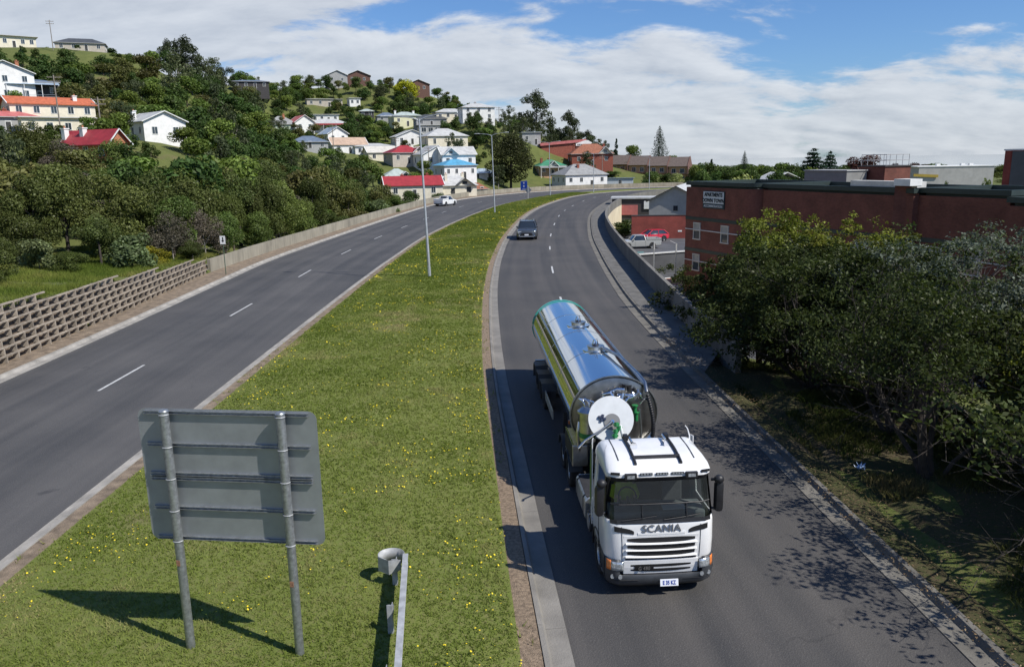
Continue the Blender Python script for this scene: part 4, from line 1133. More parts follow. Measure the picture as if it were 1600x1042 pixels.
for z in (6.75, 3.45):
    for x in (2.2, 7.0): apt_window(x, z, -1.1)
    for x in (S1 + 5.0, S1 + 8.6, S1 + 12.5): apt_window(x, z, 0.0)
    for x in (S2 + 1.8, S2 + 5.0): apt_window(x, z, .55)
    for x in (S3 + 2.7, S3 + 7.6): apt_window(x, z, .25)
# name board
nb = MB().box((5.0, -1.16, TOP - 1.75), (3.6, .1, 1.75)).build('name_board', plain('board_dark', (0.03, 0.05, 0.055)), apt)
MB().box((5.0, -1.22, TOP - 1.52), (3.45, .02, 1.18)).build('board_panel', plain('board_pale', (0.55, 0.60, 0.62)), nb)
for txt, z, sz, mt, xs_ in (('APARTMENTS', TOP - 1.24, .52, plain('board_ink', (0.015, 0.025, 0.03)), .93), ('DOWN TOWN', TOP - 1.82, .52, MATS['board_ink'], 1.02), ('ACCOMMODATION', TOP - 2.38, .34, MATS['board_pale'], 1.0)):
    o = place(text_mesh(txt, sz, .01, 'lettering', 1.02, 0, .022 if sz > .4 else .008, xs_), 'lettering', nb, (5.0, -1.245, z), (R(90), 0, 0)); o.data.materials.append(mt)
# roof plant: brick tower with a railing, concrete box
tw = MB().box((10.4, 15.6, (TOP + 1.3) / 2), (3.4, 3.4, TOP + 1.3)).build('stair_tower', M_BRICK, apt)
MB().box((10.4, 15.6, TOP + 1.34), (3.6, 3.6, .12)).build('tower_coping', TRIM_D, tw)
for dz in (0.5, 1.05):
    MB().tube([(8.8, 14.1, TOP + 1.4 + dz), (12.0, 14.1, TOP + 1.4 + dz), (12.0, 17.1, TOP + 1.4 + dz), (8.8, 17.1, TOP + 1.4 + dz), (8.8, 14.1, TOP + 1.4 + dz)], .035, 5).build('railing', M_GREY_R if 'M_GREY_R' in globals() else plain('rail_grey', (0.4, 0.4, 0.4)), tw)
for k in range(5):
    for yy_ in (14.1, 17.1): MB().cyl((8.8 + .8 * k, yy_, TOP + 1.4), (8.8 + .8 * k, yy_, TOP + 2.5), .03, n=5).build('baluster', MATS['rail_grey'], tw)
MB().box((7.2, 12.2, (TOP + .9) / 2), (6.0, 2.6, TOP + .9)).build('plant_room', plain('plant_concrete', (0.25, 0.25, 0.24)), apt)
MB().box((7.2, 12.2, TOP + .95), (6.2, 2.8, .1)).build('plant_room_roof', plain('plant_roof', (0.4, 0.4, 0.39)), apt)

# ------------------------------------------------------------------ blocks further right
t = thing('red_brick_tower_block', 'tall red brick block with dark corner strip at the right edge', 'building', (46.8, 76.0, -5.0), R(-36))
MB().box((8.0, 5, 7.0), (16, 10, 15.0)).build('wall', M_BRICKR, t)
MB().box((8.0, 5, 14.55), (16.2, 10.2, .14)).build('coping', TRIM, t)
MB().box((1.2, -.02, 7.0), (1.2, .1, 14.8)).build('corner_strip', plain('slate_strip', (0.10, 0.11, 0.11)), t)
MB().box((8.0, -.04, 10.2), (7.0, .1, .12)).build('ledge', TRIM, t)
t = thing('pale_block', 'pale grey windowless block with a yellow sign behind the apartments', 'building', (84.5, 152.0, -4.0), R(-6))
MB().box((0, 4, 5.2), (13.5, 9, 11.2)).build('wall', plain('wall_pale_grey', (0.44, 0.43, 0.40)), t)
MB().box((0, 4, 10.86), (14.1, 9.2, .14)).build('coping', TRIM, t)
MB().box((-5.5, -.7, 9.2), (4.5, .14, .5), ry=R(3)).build('yellow_sign', plain('ochre_sign', (0.42, 0.30, 0.05)), t)
for x in (-2, 2.5, 4.0): MB().box((x, 3, 11.1), (.7, .7, .5)).build('roof_vent', TRIM, t)
t = thing('white_roofed_house', 'white roof showing between the trees behind the rounded brick corner', 'house', (72.0, 214.0, -2.0), R(10))
MB().box((0, 0, 2.4), (10, 8, 5)).build('wall', W_WHITE, t)
roof_part(t, 10, 8, 4.9, 2.2, .5, 'gable', R_LGREY, TRIM, 'y')
# ================================================================== materials for vehicles
M_WHITE = mat('white_paint', (0.80, 0.80, 0.79), 0.28, coat=0.6, noise=0.06, scale=3)
M_BLACKPL = mat('black_plastic', (0.018, 0.018, 0.020), 0.5, noise=0.3, scale=8)
M_GREYPL = mat('grey_plastic', (0.042, 0.046, 0.052), 0.5, noise=0.25, scale=5)
M_STEEL = mat('polished_steel', (0.74, 0.77, 0.80), 0.06, metal=1.0)
M_STEEL2 = mat('brushed_steel', (0.60, 0.60, 0.58), 0.30, metal=1.0, noise=0.25, scale=5)
M_CHROME = mat('chrome', (0.85, 0.86, 0.87), 0.10, metal=1.0)
M_ALU = mat('dull_aluminium', (0.55, 0.57, 0.58), 0.42, metal=0.9, noise=0.25, scale=6)
M_TYRE = mat('tyre_rubber', (0.022, 0.022, 0.023), 0.85, noise=0.4, scale=10)
M_GREEN = mat('green_paint', (0.02, 0.20, 0.055), 0.4, noise=0.2, scale=8)
M_TEAL = mat('teal_band', (0.06, 0.42, 0.36), 0.25, coat=0.4)
M_LIME = mat('lime_green_band', (0.22, 0.42, 0.03), 0.3, coat=0.4)
M_DARKBLUE = mat('dark_blue_plastic', (0.02, 0.03, 0.07), 0.5)
M_AMBER = mat('amber_lens', (0.75, 0.22, 0.05), 0.25, coat=0.5)
M_REDL = mat('red_lens', (0.55, 0.02, 0.02), 0.25, coat=0.5)
M_LENS = mat('lamp_lens', (0.62, 0.66, 0.68), 0.12, metal=0.6, noise=0.5, scale=22)
M_TANKW = mat('pale_grey_lid', (0.66, 0.68, 0.68), 0.4, noise=0.08, scale=4)
M_PLATE = mat('plate_white', (0.78, 0.80, 0.84), 0.5)
M_PLATEBLUE = mat('plate_blue', (0.03, 0.06, 0.30), 0.5)
M_SILVERTXT = mat('silver_letters', (0.30, 0.31, 0.32), 0.35, metal=0.7)
M_CHASSIS = mat('chassis_black', (0.03, 0.03, 0.033), 0.7, noise=0.4, scale=4)
M_SEAT = mat('seat_cloth', (0.10, 0.10, 0.105), 0.9, noise=0.2, scale=30)
M_DASH = mat('dash_grey', (0.20, 0.21, 0.21), 0.75, noise=0.2, scale=5)

def glass_mat(name, tint, amount):
    m = bpy.data.materials.new(name); m.use_nodes = True; t = m.node_tree
    for n in list(t.nodes): t.nodes.remove(n)
    o = t.nodes.new('ShaderNodeOutputMaterial'); tr = t.nodes.new('ShaderNodeBsdfTransparent'); tr.inputs[0].default_value = (*tint, 1)
    gl = t.nodes.new('ShaderNodeBsdfGlossy'); gl.inputs['Roughness'].default_value = 0.02; gl.inputs[0].default_value = (0.95, 0.97, 1, 1)
    fr = t.nodes.new('ShaderNodeFresnel'); fr.inputs[0].default_value = 1.5
    ad = t.nodes.new('ShaderNodeMath'); ad.operation = 'ADD'; ad.inputs[1].default_value = amount; t.links.new(fr.outputs[0], ad.inputs[0])
    mx = t.nodes.new('ShaderNodeMixShader'); t.links.new(ad.outputs[0], mx.inputs[0]); t.links.new(tr.outputs[0], mx.inputs[1]); t.links.new(gl.outputs[0], mx.inputs[2])
    t.links.new(mx.outputs[0], o.inputs[0])
    return m
M_GLASS = glass_mat('tinted_glass', (0.55, 0.59, 0.58), 0.0)
M_DARKGLASS = mat('dark_window_glass', (0.02, 0.026, 0.032), 0.06, spec=0.8, coat=0.5)

def make_wheel_meshes(r, w, rim_r, mrim, hub=True, nm='wheel'):
    """Axis along x, outer face towards -x."""
    n = 28; prof = [(-w * .42, rim_r), (-w * .5, rim_r + .02), (-w * .5, r * .88), (-w * .42, r * .97), (-w * .3, r), (w * .3, r), (w * .42, r * .97), (w * .5, r * .88), (w * .5, rim_r)]
    rings = [[(x, rad * math.cos(2 * math.pi * k / n), rad * math.sin(2 * math.pi * k / n)) for k in range(n)] for x, rad in prof]
    tyre = MB().loft(rings, caps=(False, False))
    for k in range(n):     # tread lugs
        a = 2 * math.pi * k / n
        for s in (-.18, .18):
            tyre.box((s * w, 0, 0), (w * .30, r * .10, 0.012)) if False else None
    tm = tyre.mesh(nm, M_TYRE, smooth=40)
    m = MB()
    rp = [(-w * .40, rim_r * 1.01), (-w * .36, rim_r * .93), (-w * .16, rim_r * .86), (-w * .10, rim_r * .62), (-w * .22, rim_r * .48), (-w * .22, rim_r * .30), (-w * .38, rim_r * .26), (-w * .40, rim_r * .02)]
    m.loft([[(x, rad * math.cos(2 * math.pi * k / n), rad * math.sin(2 * math.pi * k / n)) for k in range(n)] for x, rad in rp], caps=(False, True))
    if hub:
        for k in range(10):
            a = 2 * math.pi * k / 10
            m.cyl((-w * .10, rim_r * .52 * math.cos(a), rim_r * .52 * math.sin(a)), (-w * .34, rim_r * .52 * math.cos(a), rim_r * .52 * math.sin(a)), rim_r * .06, n=6)
    rm = m.mesh('rim', mrim, smooth=35)
    return tm, rm

def put_wheel(parent, tm, rm, x, y, z, side):
    w = place(tm, 'wheel', parent, (x, y, z), (0, 0, 0 if side < 0 else math.pi))
    place(rm, 'rim', w)
    return w

# ================================================================== tanker truck
truck = thing('tanker_truck', 'white cab articulated tanker truck with polished steel tank driving towards the camera', 'truck', (3.15, 15.62, 0), R(3.3))
CW = 2.40
def ring_cab(w, y0, y1, rf, rb, z, bow=0.05):
    h = w / 2; pts = []
    def arc(cx, cy, r, a0, a1, n):
        return [(cx + r * math.cos(a0 + (a1 - a0) * k / n), cy + r * math.sin(a0 + (a1 - a0) * k / n)) for k in range(n + 1)]
    pts += arc(-h + rf, y0 + rf, rf, math.pi, 1.5 * math.pi, 5)
    for k in range(1, 8): pts.append((-h + rf + (w - 2 * rf) * k / 8, y0))
    pts += arc(h - rf, y0 + rf, rf, 1.5 * math.pi, 2 * math.pi, 5)
    for f in (0.30, 0.42, 0.78, 0.86): pts.append((h, y0 + (y1 - y0) * f))
    pts += arc(h - rb, y1 - rb, rb, 0, .5 * math.pi, 3)
    pts += arc(-h + rb, y1 - rb, rb, .5 * math.pi, math.pi, 3)
    for f in (0.86, 0.78, 0.42, 0.30): pts.append((-h, y0 + (y1 - y0) * f))
    out = []
    for x, y in pts:
        t = max(0.0, 1 - (y - y0) / 0.5)
        out.append((x, y + bow * (x / h) ** 2 * t, z))
    return out
levels = [(0.56, 2.34, 0.06, 1.90), (0.80, 2.39, 0.02, 1.90), (1.10, 2.40, 0.00, 1.90), (1.46, 2.40, 0.03, 1.90), (1.56, 2.39, 0.06, 1.90),
          (2.30, 2.28, 0.27, 1.88), (2.37, 2.31, 0.18, 1.88), (2.43, 2.30, 0.19, 1.88), (2.50, 2.26, 0.30, 1.87), (2.565, 2.17, 0.55, 1.86), (2.61, 2.05, 0.90, 1.84), (2.63, 1.92, 1.15, 1.78)]
rings = [ring_cab(w, a, b, 0.30, 0.10, z) for z, w, a, b in levels]
cabm = MB(); n = len(rings[0])
vs = [p for r_ in rings for p in r_]; fs = []; mis = []
holes = {'wind': [], 'side': []}
for i in range(len(rings) - 1):
    for k in range(n):
        f = (i * n + k, i * n + (k + 1) % n, (i + 1) * n + (k + 1) % n, (i + 1) * n + k)
        c = sum((Vector(vs[q]) for q in f), Vector()) / 4
        band = i == 4
        if band and c.y < 0.40:
            continue
        if band and abs(c.x) > 1.0 and 0.55 < c.y < 1.50:
            continue
        fs.append(f); mis.append(1 if band and c.y < 0.62 else 0)
fs.append(tuple(range((len(rings) - 1) * n, len(rings) * n))); mis.append(0)
cabm.v = [tuple(v) for v in vs]; cabm.f = fs; cabm.mi = mis
cab = cabm.build('cab', [M_WHITE, M_BLACKPL], truck, smooth=32)
cab.scale = (1, 1, 1.15)
sol = cab.modifiers.new('thick', 'SOLIDIFY'); sol.thickness = 0.035; sol.offset = -1

def front_y(x, z):
    zs = [l[0] for l in levels]; y0 = np.interp(z, zs, [l[2] for l in levels]); w = np.interp(z, zs, [l[1] for l in levels])
    h = w / 2; rf = 0.30; ax = abs(x); e = 0.0
    if ax > h - rf: e = rf - math.sqrt(max(0, rf * rf - (ax - h + rf) ** 2))
    t = max(0.0, 1 - e / 0.5)
    return float(y0) + e + 0.05 * (x / h) ** 2 * t
def fstrip(x0, x1, z0, z1, off, thick, nx=10, tap=0.0, bulge=0.0, curve=0.0):
    """A bar that follows the curved front; off > 0 stands proud. tap narrows it towards its ends, curve dips its middle."""
    rings = []
    for k in range(nx + 1):
        x = x0 + (x1 - x0) * k / nx; u = abs(2 * k / nx - 1)
        hh = (z1 - z0) / 2 * (1 - tap * u ** 3); zc = (z0 + z1) / 2 - curve * (1 - u * u)
        ya, yb = front_y(x, zc - hh), front_y(x, zc + hh)
        rings.append([(x, ya - off + thick, zc - hh), (x, ya - off, zc - hh), (x, (ya + yb) / 2 - off - bulge, zc), (x, yb - off, zc + hh), (x, yb - off + thick, zc + hh)])
    return MB().loft(rings, close=True)

# windscreen: follows the opening between z 1.56 and 2.30
ws = []
xs = np.linspace(-1.17, 1.17, 25)
for z in np.linspace(1.555, 2.305, 6):
    sc_ = np.interp(z, [1.555, 2.305], [1.0, 0.955])
    ws.append([(x * sc_, front_y(x * sc_, z) + 0.004, z) for x in xs])
MB().loft(ws, close=False).build('windscreen', M_GLASS, cab, smooth=60)
for sx in (-1, 1):
    MB().add([(sx * 1.172, 0.56, 1.57), (sx * 1.172, 1.50, 1.57), (sx * 1.125, 1.50, 2.29), (sx * 1.125, 0.62, 2.29)], [(0, 1, 2, 3)]).build('side_window', M_GLASS, cab)
    # door outline, handle, step well
    MB().box((sx * 1.203, 0.98, 1.10), (0.012, 0.02, 0.9)).build('door_gap', M_BLACKPL, cab)
    MB().box((sx * 1.21, 1.40, 1.30), (0.03, 0.16, 0.04)).build('door_handle', M_BLACKPL, cab)
fstrip(-1.10, 1.10, 1.50, 1.57, 0.012, 0.02, 16).build('scuttle', M_BLACKPL, cab)
fstrip(-1.06, 1.06, 2.27, 2.37, 0.02, 0.03, 16).build('visor_gap', M_BLACKPL, cab)
# wipers
for x0, x1 in ((-0.85, -0.1), (0.05, 0.85)):
    MB().tube([(x0, front_y(x0, 1.57) - .03, 1.57), ((x0 + x1) / 2, front_y((x0 + x1) / 2, 1.62) - .03, 1.60), (x1, front_y(x1, 1.66) - .03, 1.64)], 0.012, 6).build('wiper', M_BLACKPL, cab)
# stone-guard rail across the glass
MB().tube([(x, front_y(x, 1.86) - 0.03, 1.86) for x in np.linspace(-1.08, 1.08, 14)], 0.014, 6).build('guard_rail', M_BLACKPL, cab)
for x in (-0.42, 0.55):
    MB().tube([(x, front_y(x, 1.60) - 0.03, 1.60), (x, front_y(x, 1.86) - 0.03, 1.86)], 0.014, 6).build('guard_upright', M_BLACKPL, cab)
# front panel: slots cut the white face into slats
M_SLOT = mat('grille_black', (0.012, 0.012, 0.013), 0.6, noise=0.5, scale=40)
MB_ = fstrip(-0.82, 0.82, 0.83, 1.27, 0.006, 0.01, 14); MB_.build('grille_back', M_WHITE, cab)
for z0, z1 in ((1.150, 1.235), (1.010, 1.100), (0.875, 0.970)):
    fstrip(-0.74, 0.74, z0 - .008, z1 + .008, 0.012, 0.012, 18, tap=0.55, curve=0.012).build('grille_slot', M_SLOT, cab)
for z0, z1 in ((1.100, 1.150), (0.970, 1.010), (0.825, 0.875)):
    fstrip(-0.78, 0.78, z0 + .006, z1 - .006, 0.035, 0.03, 18, tap=0.2, bulge=0.022, curve=0.012).build('grille_slat', M_WHITE, cab, smooth=50)
fstrip(-0.78, 0.78, 0.782, 0.812, 0.009, 0.01, 16).build('panel_gap', M_SLOT, cab)
fstrip(-0.82, 0.82, 0.48, 0.775, 0.03, 0.03, 16, bulge=0.01).build('lower_grille', M_WHITE, cab, bevel=0.01)
for z0, z1 in ((0.640, 0.700), (0.545, 0.605)):
    fstrip(-0.66, 0.66, z0, z1, 0.048, 0.01, 16, tap=0.5, curve=0.01).build('grille_slot', M_SLOT, cab)
fstrip(-0.58, -0.16, 0.575, 0.655, 0.056, 0.01, 6).build('model_badge_plate', M_SLOT, cab)
bm_ = place(text_mesh('G 480', 0.10, 0.006, 'model_badge', 1.05), 'model_badge', cab, (-0.37, front_y(-0.37, 0.615) - 0.066, 0.612), (R(90), 0, R(1.5)))
bm_.data.materials.append(M_CHROME)
for sx in (-1, 1):
    # side air inlets under the screen, panel seam of the corner
    m = MB(); rr_ = []
    for k in range(9):
        x = .60 + .42 * k / 8; zl = 1.305 + .055 * k / 8; zh = 1.36 + .10 * (k / 8) ** .6
        rr_.append([(sx * x, front_y(x, zl) - .014, zl), (sx * x, front_y(x, zh) - .014, zh), (sx * x, front_y(x, zh) + .02, zh), (sx * x, front_y(x, zl) + .02, zl)])
    m.loft(rr_)
    m.build('air_inlet', M_SLOT, cab)
    for z0, z1 in ((0.84, 1.30),):
        MB().tube([(sx * (0.84 + .03 * (z - .62)), front_y(.84, z) - .004, z) for z in np.linspace(0.80, 1.45, 8)], 0.007, 5).build('panel_seam', M_GREYPL, cab)
# name board and letters
fstrip(-0.52, 0.52, 1.285, 1.335, 0.012, 0.01, 8).build('name_rail', M_WHITE, cab, bevel=0.004)
nm = place(text_mesh('SCANIA', 0.205, 0.01, 'maker_letters', 1.04, 0.0, 0.0, 1.15), 'maker_letters', cab, (0.0, front_y(0.0, 1.40) - 0.016, 1.405), (R(88), 0, 0))
nm.data.materials.append(M_SILVERTXT)
# bumper with lamps
bw = [(0.23, 2.22, 0.10), (0.31, 2.36, 0.02), (0.50, 2.42, -0.02), (0.60, 2.41, 0.00), (0.80, 2.40, 0.015)]
br = []
for z, w, y0 in bw:
    br.append(ring_cab(w, y0 - 0.05, 0.75, 0.30, 0.05, z))
m = MB(); n = len(br[0]); vs = [p for r_ in br for p in r_]; fs = []
for i in range(len(br) - 1):
    for k in range(n):
        f = (i * n + k, i * n + (k + 1) % n, (i + 1) * n + (k + 1) % n, (i + 1) * n + k)
        c = sum((Vector(vs[q]) for q in f), Vector()) / 4
        if i >= 2 and abs(c.x) < 0.84: continue
        fs.append(f)
m.v = [tuple(v) for v in vs]; m.f = fs; m.mi = [0] * len(fs)
bumper = m.build('bumper', M_GREYPL, truck, smooth=35)
bumper.scale = (1, 1, 1.15)
def bump_y(x, z):
    zs = [l[0] for l in bw]; y0 = float(np.interp(z, zs, [l[2] for l in bw])) - 0.05; h = float(np.interp(z, zs, [l[1] for l in bw])) / 2
    ax = abs(x); e = 0.30 - math.sqrt(max(0, 0.09 - max(0, ax - h + .30) ** 2)) if ax > h - .30 else 0.0
    return y0 + e + 0.05 * (x / h) ** 2 * max(0.0, 1 - e / .5)
sol = bumper.modifiers.new('thick', 'SOLIDIFY'); sol.thickness = 0.03; sol.offset = -1
fstrip(-0.70, 0.70, 0.40, 0.475, 0.075, 0.08, 12).build('bumper_intake', M_BLACKPL, bumper)
for sx in (-1, 1):
    fy = lambda x, z: bump_y(x, z) - 0.012
    def lamp_patch(xa, xb, za, zb, mt, nm, off=0.004):
        rr_ = []
        for z in np.linspace(za, zb, 4):
            rr_.append([(sx * x, fy(x, z) - off, z) for x in np.linspace(xa, xb, 7)])
        MB().loft(rr_, close=False).build(nm, mt, bumper, smooth=40).modifiers.new('t', 'SOLIDIFY').thickness = 0.012
    lamp_patch(0.83, 1.085, 0.595, 0.765, M_LENS, 'headlight')
    lamp_patch(1.095, 1.175, 0.595, 0.785, M_AMBER, 'indicator')
    for q, x in enumerate((0.90, 1.06)):
        y = bump_y(x, 0.47) - 0.004
        MB().cyl((sx * x, y + 0.02, 0.47), (sx * x, y - 0.006, 0.47), 0.045, n=14).build('fog_lamp', M_LENS, bumper)
    MB().tube([(sx * x, bump_y(x, .40) - 0.006, 0.39) for x in np.linspace(0.5, 1.05, 6)], 0.006, 5).build('bumper_seam', M_BLACKPL, bumper)
    for z in (0.36, 0.62):
        MB().box((sx * 1.12, 0.66, z), (0.16, 0.30, 0.04)).build('step', M_ALU, bumper)
pl_ = MB().box((0.17, bump_y(0.17, 0.33) - 0.05, 0.335), (0.40, 0.014, 0.135), rx=R(-16)).build('number_plate', M_PLATE, bumper, bevel=0.004)
tx = place(text_mesh('E 35 KZ', 0.105, 0.003, 'plate_text', 1.02, 0, 0.003, 0.80), 'plate_text', bumper, (0.17, bump_y(0.17, 0.33) - 0.061, 0.335), (R(74), 0, 0))
tx.data.materials.append(M_PLATEBLUE)
MB().box((0, 0.9, 0.5), (1.9, 1.6, 0.3)).build('underbody', M_CHASSIS, truck)
# roof lamps, rails, horns, aerial
def roof_z(x, y):
    zs = [(l[2], l[0]) for l in levels if l[0] > 2.4] + [(1.9, 2.635)]
    return float(np.interp(y, [a for a, _ in zs], [b for _, b in zs])) - 0.03 * abs(x) ** 3
for cx in (-0.34, 0.0, 0.34):
    lb = MB().box((cx + 0.02, front_y(cx, 2.42) - 0.01, 2.435), (0.27, 0.02, 0.045)).build('marker_lamp_strip', M_BLACKPL, cab)
    for q in range(4):
        MB().box((cx - 0.075 + q * 0.063, front_y(cx, 2.42) - 0.022, 2.437), (0.042, 0.01, 0.028)).build('marker_lamp', M_LENS, cab)
for sx in (-1, 1):
    MB().box((sx * 0.66, front_y(.66, 2.40) - 0.03, 2.40), (0.26, 0.07, 0.12)).build('visor_lamp_housing', M_BLACKPL, cab, bevel=0.01)
    MB().box((sx * 0.66, front_y(.66, 2.40) - 0.068, 2.40), (0.16, 0.01, 0.06)).build('visor_lamp', M_LENS, cab)
    MB().box((sx * 0.98, front_y(.98, 2.43) - 0.012, 2.445), (0.20, 0.03, 0.045), rz=sx * R(14)).build('corner_marker', M_BLACKPL, cab)
    MB().tube([(sx * 0.50, y, roof_z(.5, y) + 0.028) for y in np.linspace(0.42, 1.80, 8)], 0.032, 6).build('roof_rail', M_BLACKPL, cab)
    MB().tube([(sx * 0.84, y, roof_z(.84, y) + 0.012) for y in np.linspace(0.62, 1.78, 7)], 0.016, 5).build('roof_rib', M_GREYPL, cab)
    MB().tube([(sx * 0.99, y, roof_z(.99, y) - 0.012) for y in np.linspace(0.62, 1.74, 7)], 0.016, 5).build('roof_rib', M_WHITE, cab)
    # trumpet horn
    y0 = 1.72 if sx > 0 else 1.6
    hx = 0.40
    MB().tube([(sx * hx, y0, 2.71), (sx * hx, y0 - .25, 2.70), (sx * hx, y0 - .42, 2.69), (sx * hx, y0 - .50, 2.685)], [0.022, 0.028, 0.05, 0.085], 12).build('air_horn', M_CHROME, cab, smooth=40)
    MB().box((sx * 0.47, 1.70, 2.69), (0.10, 0.16, 0.10)).build('horn_bracket', M_BLACKPL, cab)
    # mirrors
    mx = sx * 1.31
    MB().tube([(sx * 1.15, 0.36, 2.22), (sx * 1.32, 0.26, 2.24), (mx, 0.26, 2.10)], 0.032, 8).build('mirror_arm', M_BLACKPL, cab)
    MB().tube([(sx * 1.15, 0.34, 1.66), (sx * 1.32, 0.26, 1.62), (mx, 0.26, 1.70)], 0.026, 8).build('mirror_arm', M_BLACKPL, cab)
    MB().loft([[(mx + a * 0.105 * s, 0.27 + b * 0.09 * s, z) for a, b in ((-1, .4), (-.8, 1), (.8, 1), (1, .4), (.7, -.8), (0, -1), (-.7, -.8))] for z, s in ((1.62, .75), (1.68, 1), (2.14, 1), (2.20, .8))]).build('mirror', M_BLACKPL, cab, smooth=50)
    MB().sphere((sx * 1.28, 0.22, 2.27), (0.11, 0.10, 0.085)).build('wide_mirror', M_BLACKPL, cab, smooth=60)
MB().tube([(-0.52, 0.66, roof_z(0.5, .66) + 0.04), (0.52, 0.66, roof_z(0.5, .66) + 0.04)], 0.034, 8).build('roof_crossbar', M_BLACKPL, cab)
MB().tube([(1.06, 1.76, 2.48), (1.07, 1.80, 2.64), (1.03, 1.85, 2.78), (0.98, 1.88, 2.84)], [0.018, 0.016, 0.012, 0.008], 6).build('aerial', M_WHITE, cab)
# cabin inside
MB().box((0, 0.62, 1.50), (2.1, 0.62, 0.26)).build('dashboard', M_DASH, cab, bevel=0.05)
MB().box((0, 1.80, 1.90), (2.2, 0.06, 1.2)).build('rear_trim', M_SEAT, cab)
MB().box((0, 1.2, 1.02), (2.2, 1.3, 0.06)).build('cab_floor', M_CHASSIS, cab)
for x in (-0.58, 0.58):
    s_ = MB().box((x, 1.22, 1.32), (0.5, 0.5, 0.16)).box((x, 1.50, 1.72), (0.48, 0.14, 0.72), rx=R(-8)).box((x, 1.56, 2.14), (0.28, 0.10, 0.16)).build('seat', M_SEAT, cab, bevel=0.04)
st = [(-0.58 + 0.2 * math.cos(a), 0.86 + 0.11 * math.sin(a), 1.74 + 0.16 * math.sin(a)) for a in np.linspace(0, 2 * math.pi, 20)]
MB().tube(st, 0.018, 6).cyl((-0.58, 0.86, 1.74), (-0.58, 0.76, 1.62), 0.03).build('steering_wheel', M_BLACKPL, cab)
MB().box((0.35, 0.42, 1.665), (0.5, 0.16, 0.02), rx=R(8)).build('papers', M_TANKW, cab)

# --- wheels
wt_, wr_ = make_wheel_meshes(0.48, 0.29, 0.29, M_ALU)
for sx in (-1, 1):
    put_wheel(truck, wt_, wr_, sx * 1.04, 1.22, 0.48, sx)
    for y in (6.25, 7.65):
        put_wheel(truck, wt_, wr_, sx * 1.06, y, 0.48, sx)
    for y in (13.6, 14.95, 16.3):
        put_wheel(truck, wt_, wr_, sx * 1.06, y, 0.48, sx)
def arch(x, y, r, w, th, a0, a1, nm, mt, par):
    rings = []
    for a in np.linspace(a0, a1, 12):
        c_, s_ = math.cos(a), math.sin(a)
        rings.append([(x - w / 2, y + r * c_, 0.48 + r * s_), (x + w / 2, y + r * c_, 0.48 + r * s_), (x + w / 2, y + (r + th) * c_, 0.48 + (r + th) * s_), (x - w / 2, y + (r + th) * c_, 0.48 + (r + th) * s_)])
    return MB().loft(rings, close=True).build(nm, mt, par, smooth=30)
chassis = MB().box((-0.42, 6.0, 0.80), (0.10, 8.2, 0.26)).box((0.42, 6.0, 0.80), (0.10, 8.2, 0.26)).box((0, 2.4, 0.8), (0.9, 0.12, 0.2)).box((0, 6.4, 0.5), (1.6, 2.2, 0.12)).build('chassis', M_CHASSIS, truck)
for sx in (-1, 1):
    arch(sx * 1.03, 1.22, 0.56, 0.36, 0.04, R(-5), R(185), 'wheel_arch', M_BLACKPL, chassis)
    arch(sx * 1.05, 2.02, 0.52, 0.30, 0.03, R(35), R(110), 'rear_arch', M_ALU, chassis)
    for y in (6.25, 7.65):
        arch(sx * 1.06, y, 0.555, 0.40, 0.035, R(15), R(165), 'mudguard', M_GREYPL, chassis)
    # fuel tank with steps behind the front wheel, air tank
    m = MB(); prof = [(sx * 0.62, 0.34), (sx * 1.10, 0.34), (sx * 1.19, 0.43), (sx * 1.19, 0.88), (sx * 1.10, 0.97), (sx * 0.62, 0.97)]
    m.loft([[(p[0], y, p[1]) for p in prof] for y in (3.15, 4.75)])
    ft = m.build('fuel_tank', M_ALU, chassis, bevel=0.03)
    for y in (3.4, 4.5):
        m = MB(); m.loft([[(p[0] + sx * 0.008 * (1 if abs(p[0]) > 1 else 0), yy_, p[1] + (0.008 if p[1] > .6 else -.008)) for p in prof] for yy_ in (y, y + 0.06)])
        m.build('tank_strap', M_BLACKPL, ft)
    MB().box((sx * 0.95, 3.9, 0.985), (0.40, 1.4, 0.02)).build('tank_step', M_CHASSIS, ft)
    MB().cyl((sx * 0.72, 2.62, 0.60), (sx * 1.17, 2.62, 0.60), 0.27, n=20).build('air_filter', M_GREYPL, chassis, smooth=40)
    MB().cyl((sx * 1.17, 2.62, 0.60), (sx * 1.19, 2.62, 0.60), 0.19, n=20).build('filter_cover', M_ALU, chassis, smooth=40)
    # side air deflector behind the cab
    m = MB(); m.loft([[(sx * 1.19, 1.93, z0), (sx * 1.21, 1.93, z0), (sx * 1.17, y1, z0), (sx * 1.15, y1, z0)] for z0, y1 in ((0.85, 2.35), (2.3, 2.42), (2.72, 2.30), (2.98, 2.05))])
    df = m.build('side_deflector', M_WHITE, chassis, smooth=30)
    MB().add([(sx * 1.218, 1.97, 1.5), (sx * 1.192, 2.33, 1.1), (sx * 1.18, 2.38, 2.3), (sx * 1.186, 2.22, 2.75), (sx * 1.208, 2.02, 2.9)], [(0, 1, 2, 3, 4)]).build('green_flash', M_LIME, df)
MB().box((0, 2.9, 1.02), (1.7, 1.5, 0.04)).build('catwalk', M_ALU, chassis)
MB().cyl((0.55, 2.25, 0.9), (0.55, 2.25, 2.75), 0.09, n=12).build('exhaust_stack', M_STEEL2, chassis, smooth=40)
MB().box((-0.15, 2.5, 1.35), (1.5, 0.5, 0.6)).build('battery_box', M_BLACKPL, chassis, bevel=0.02)

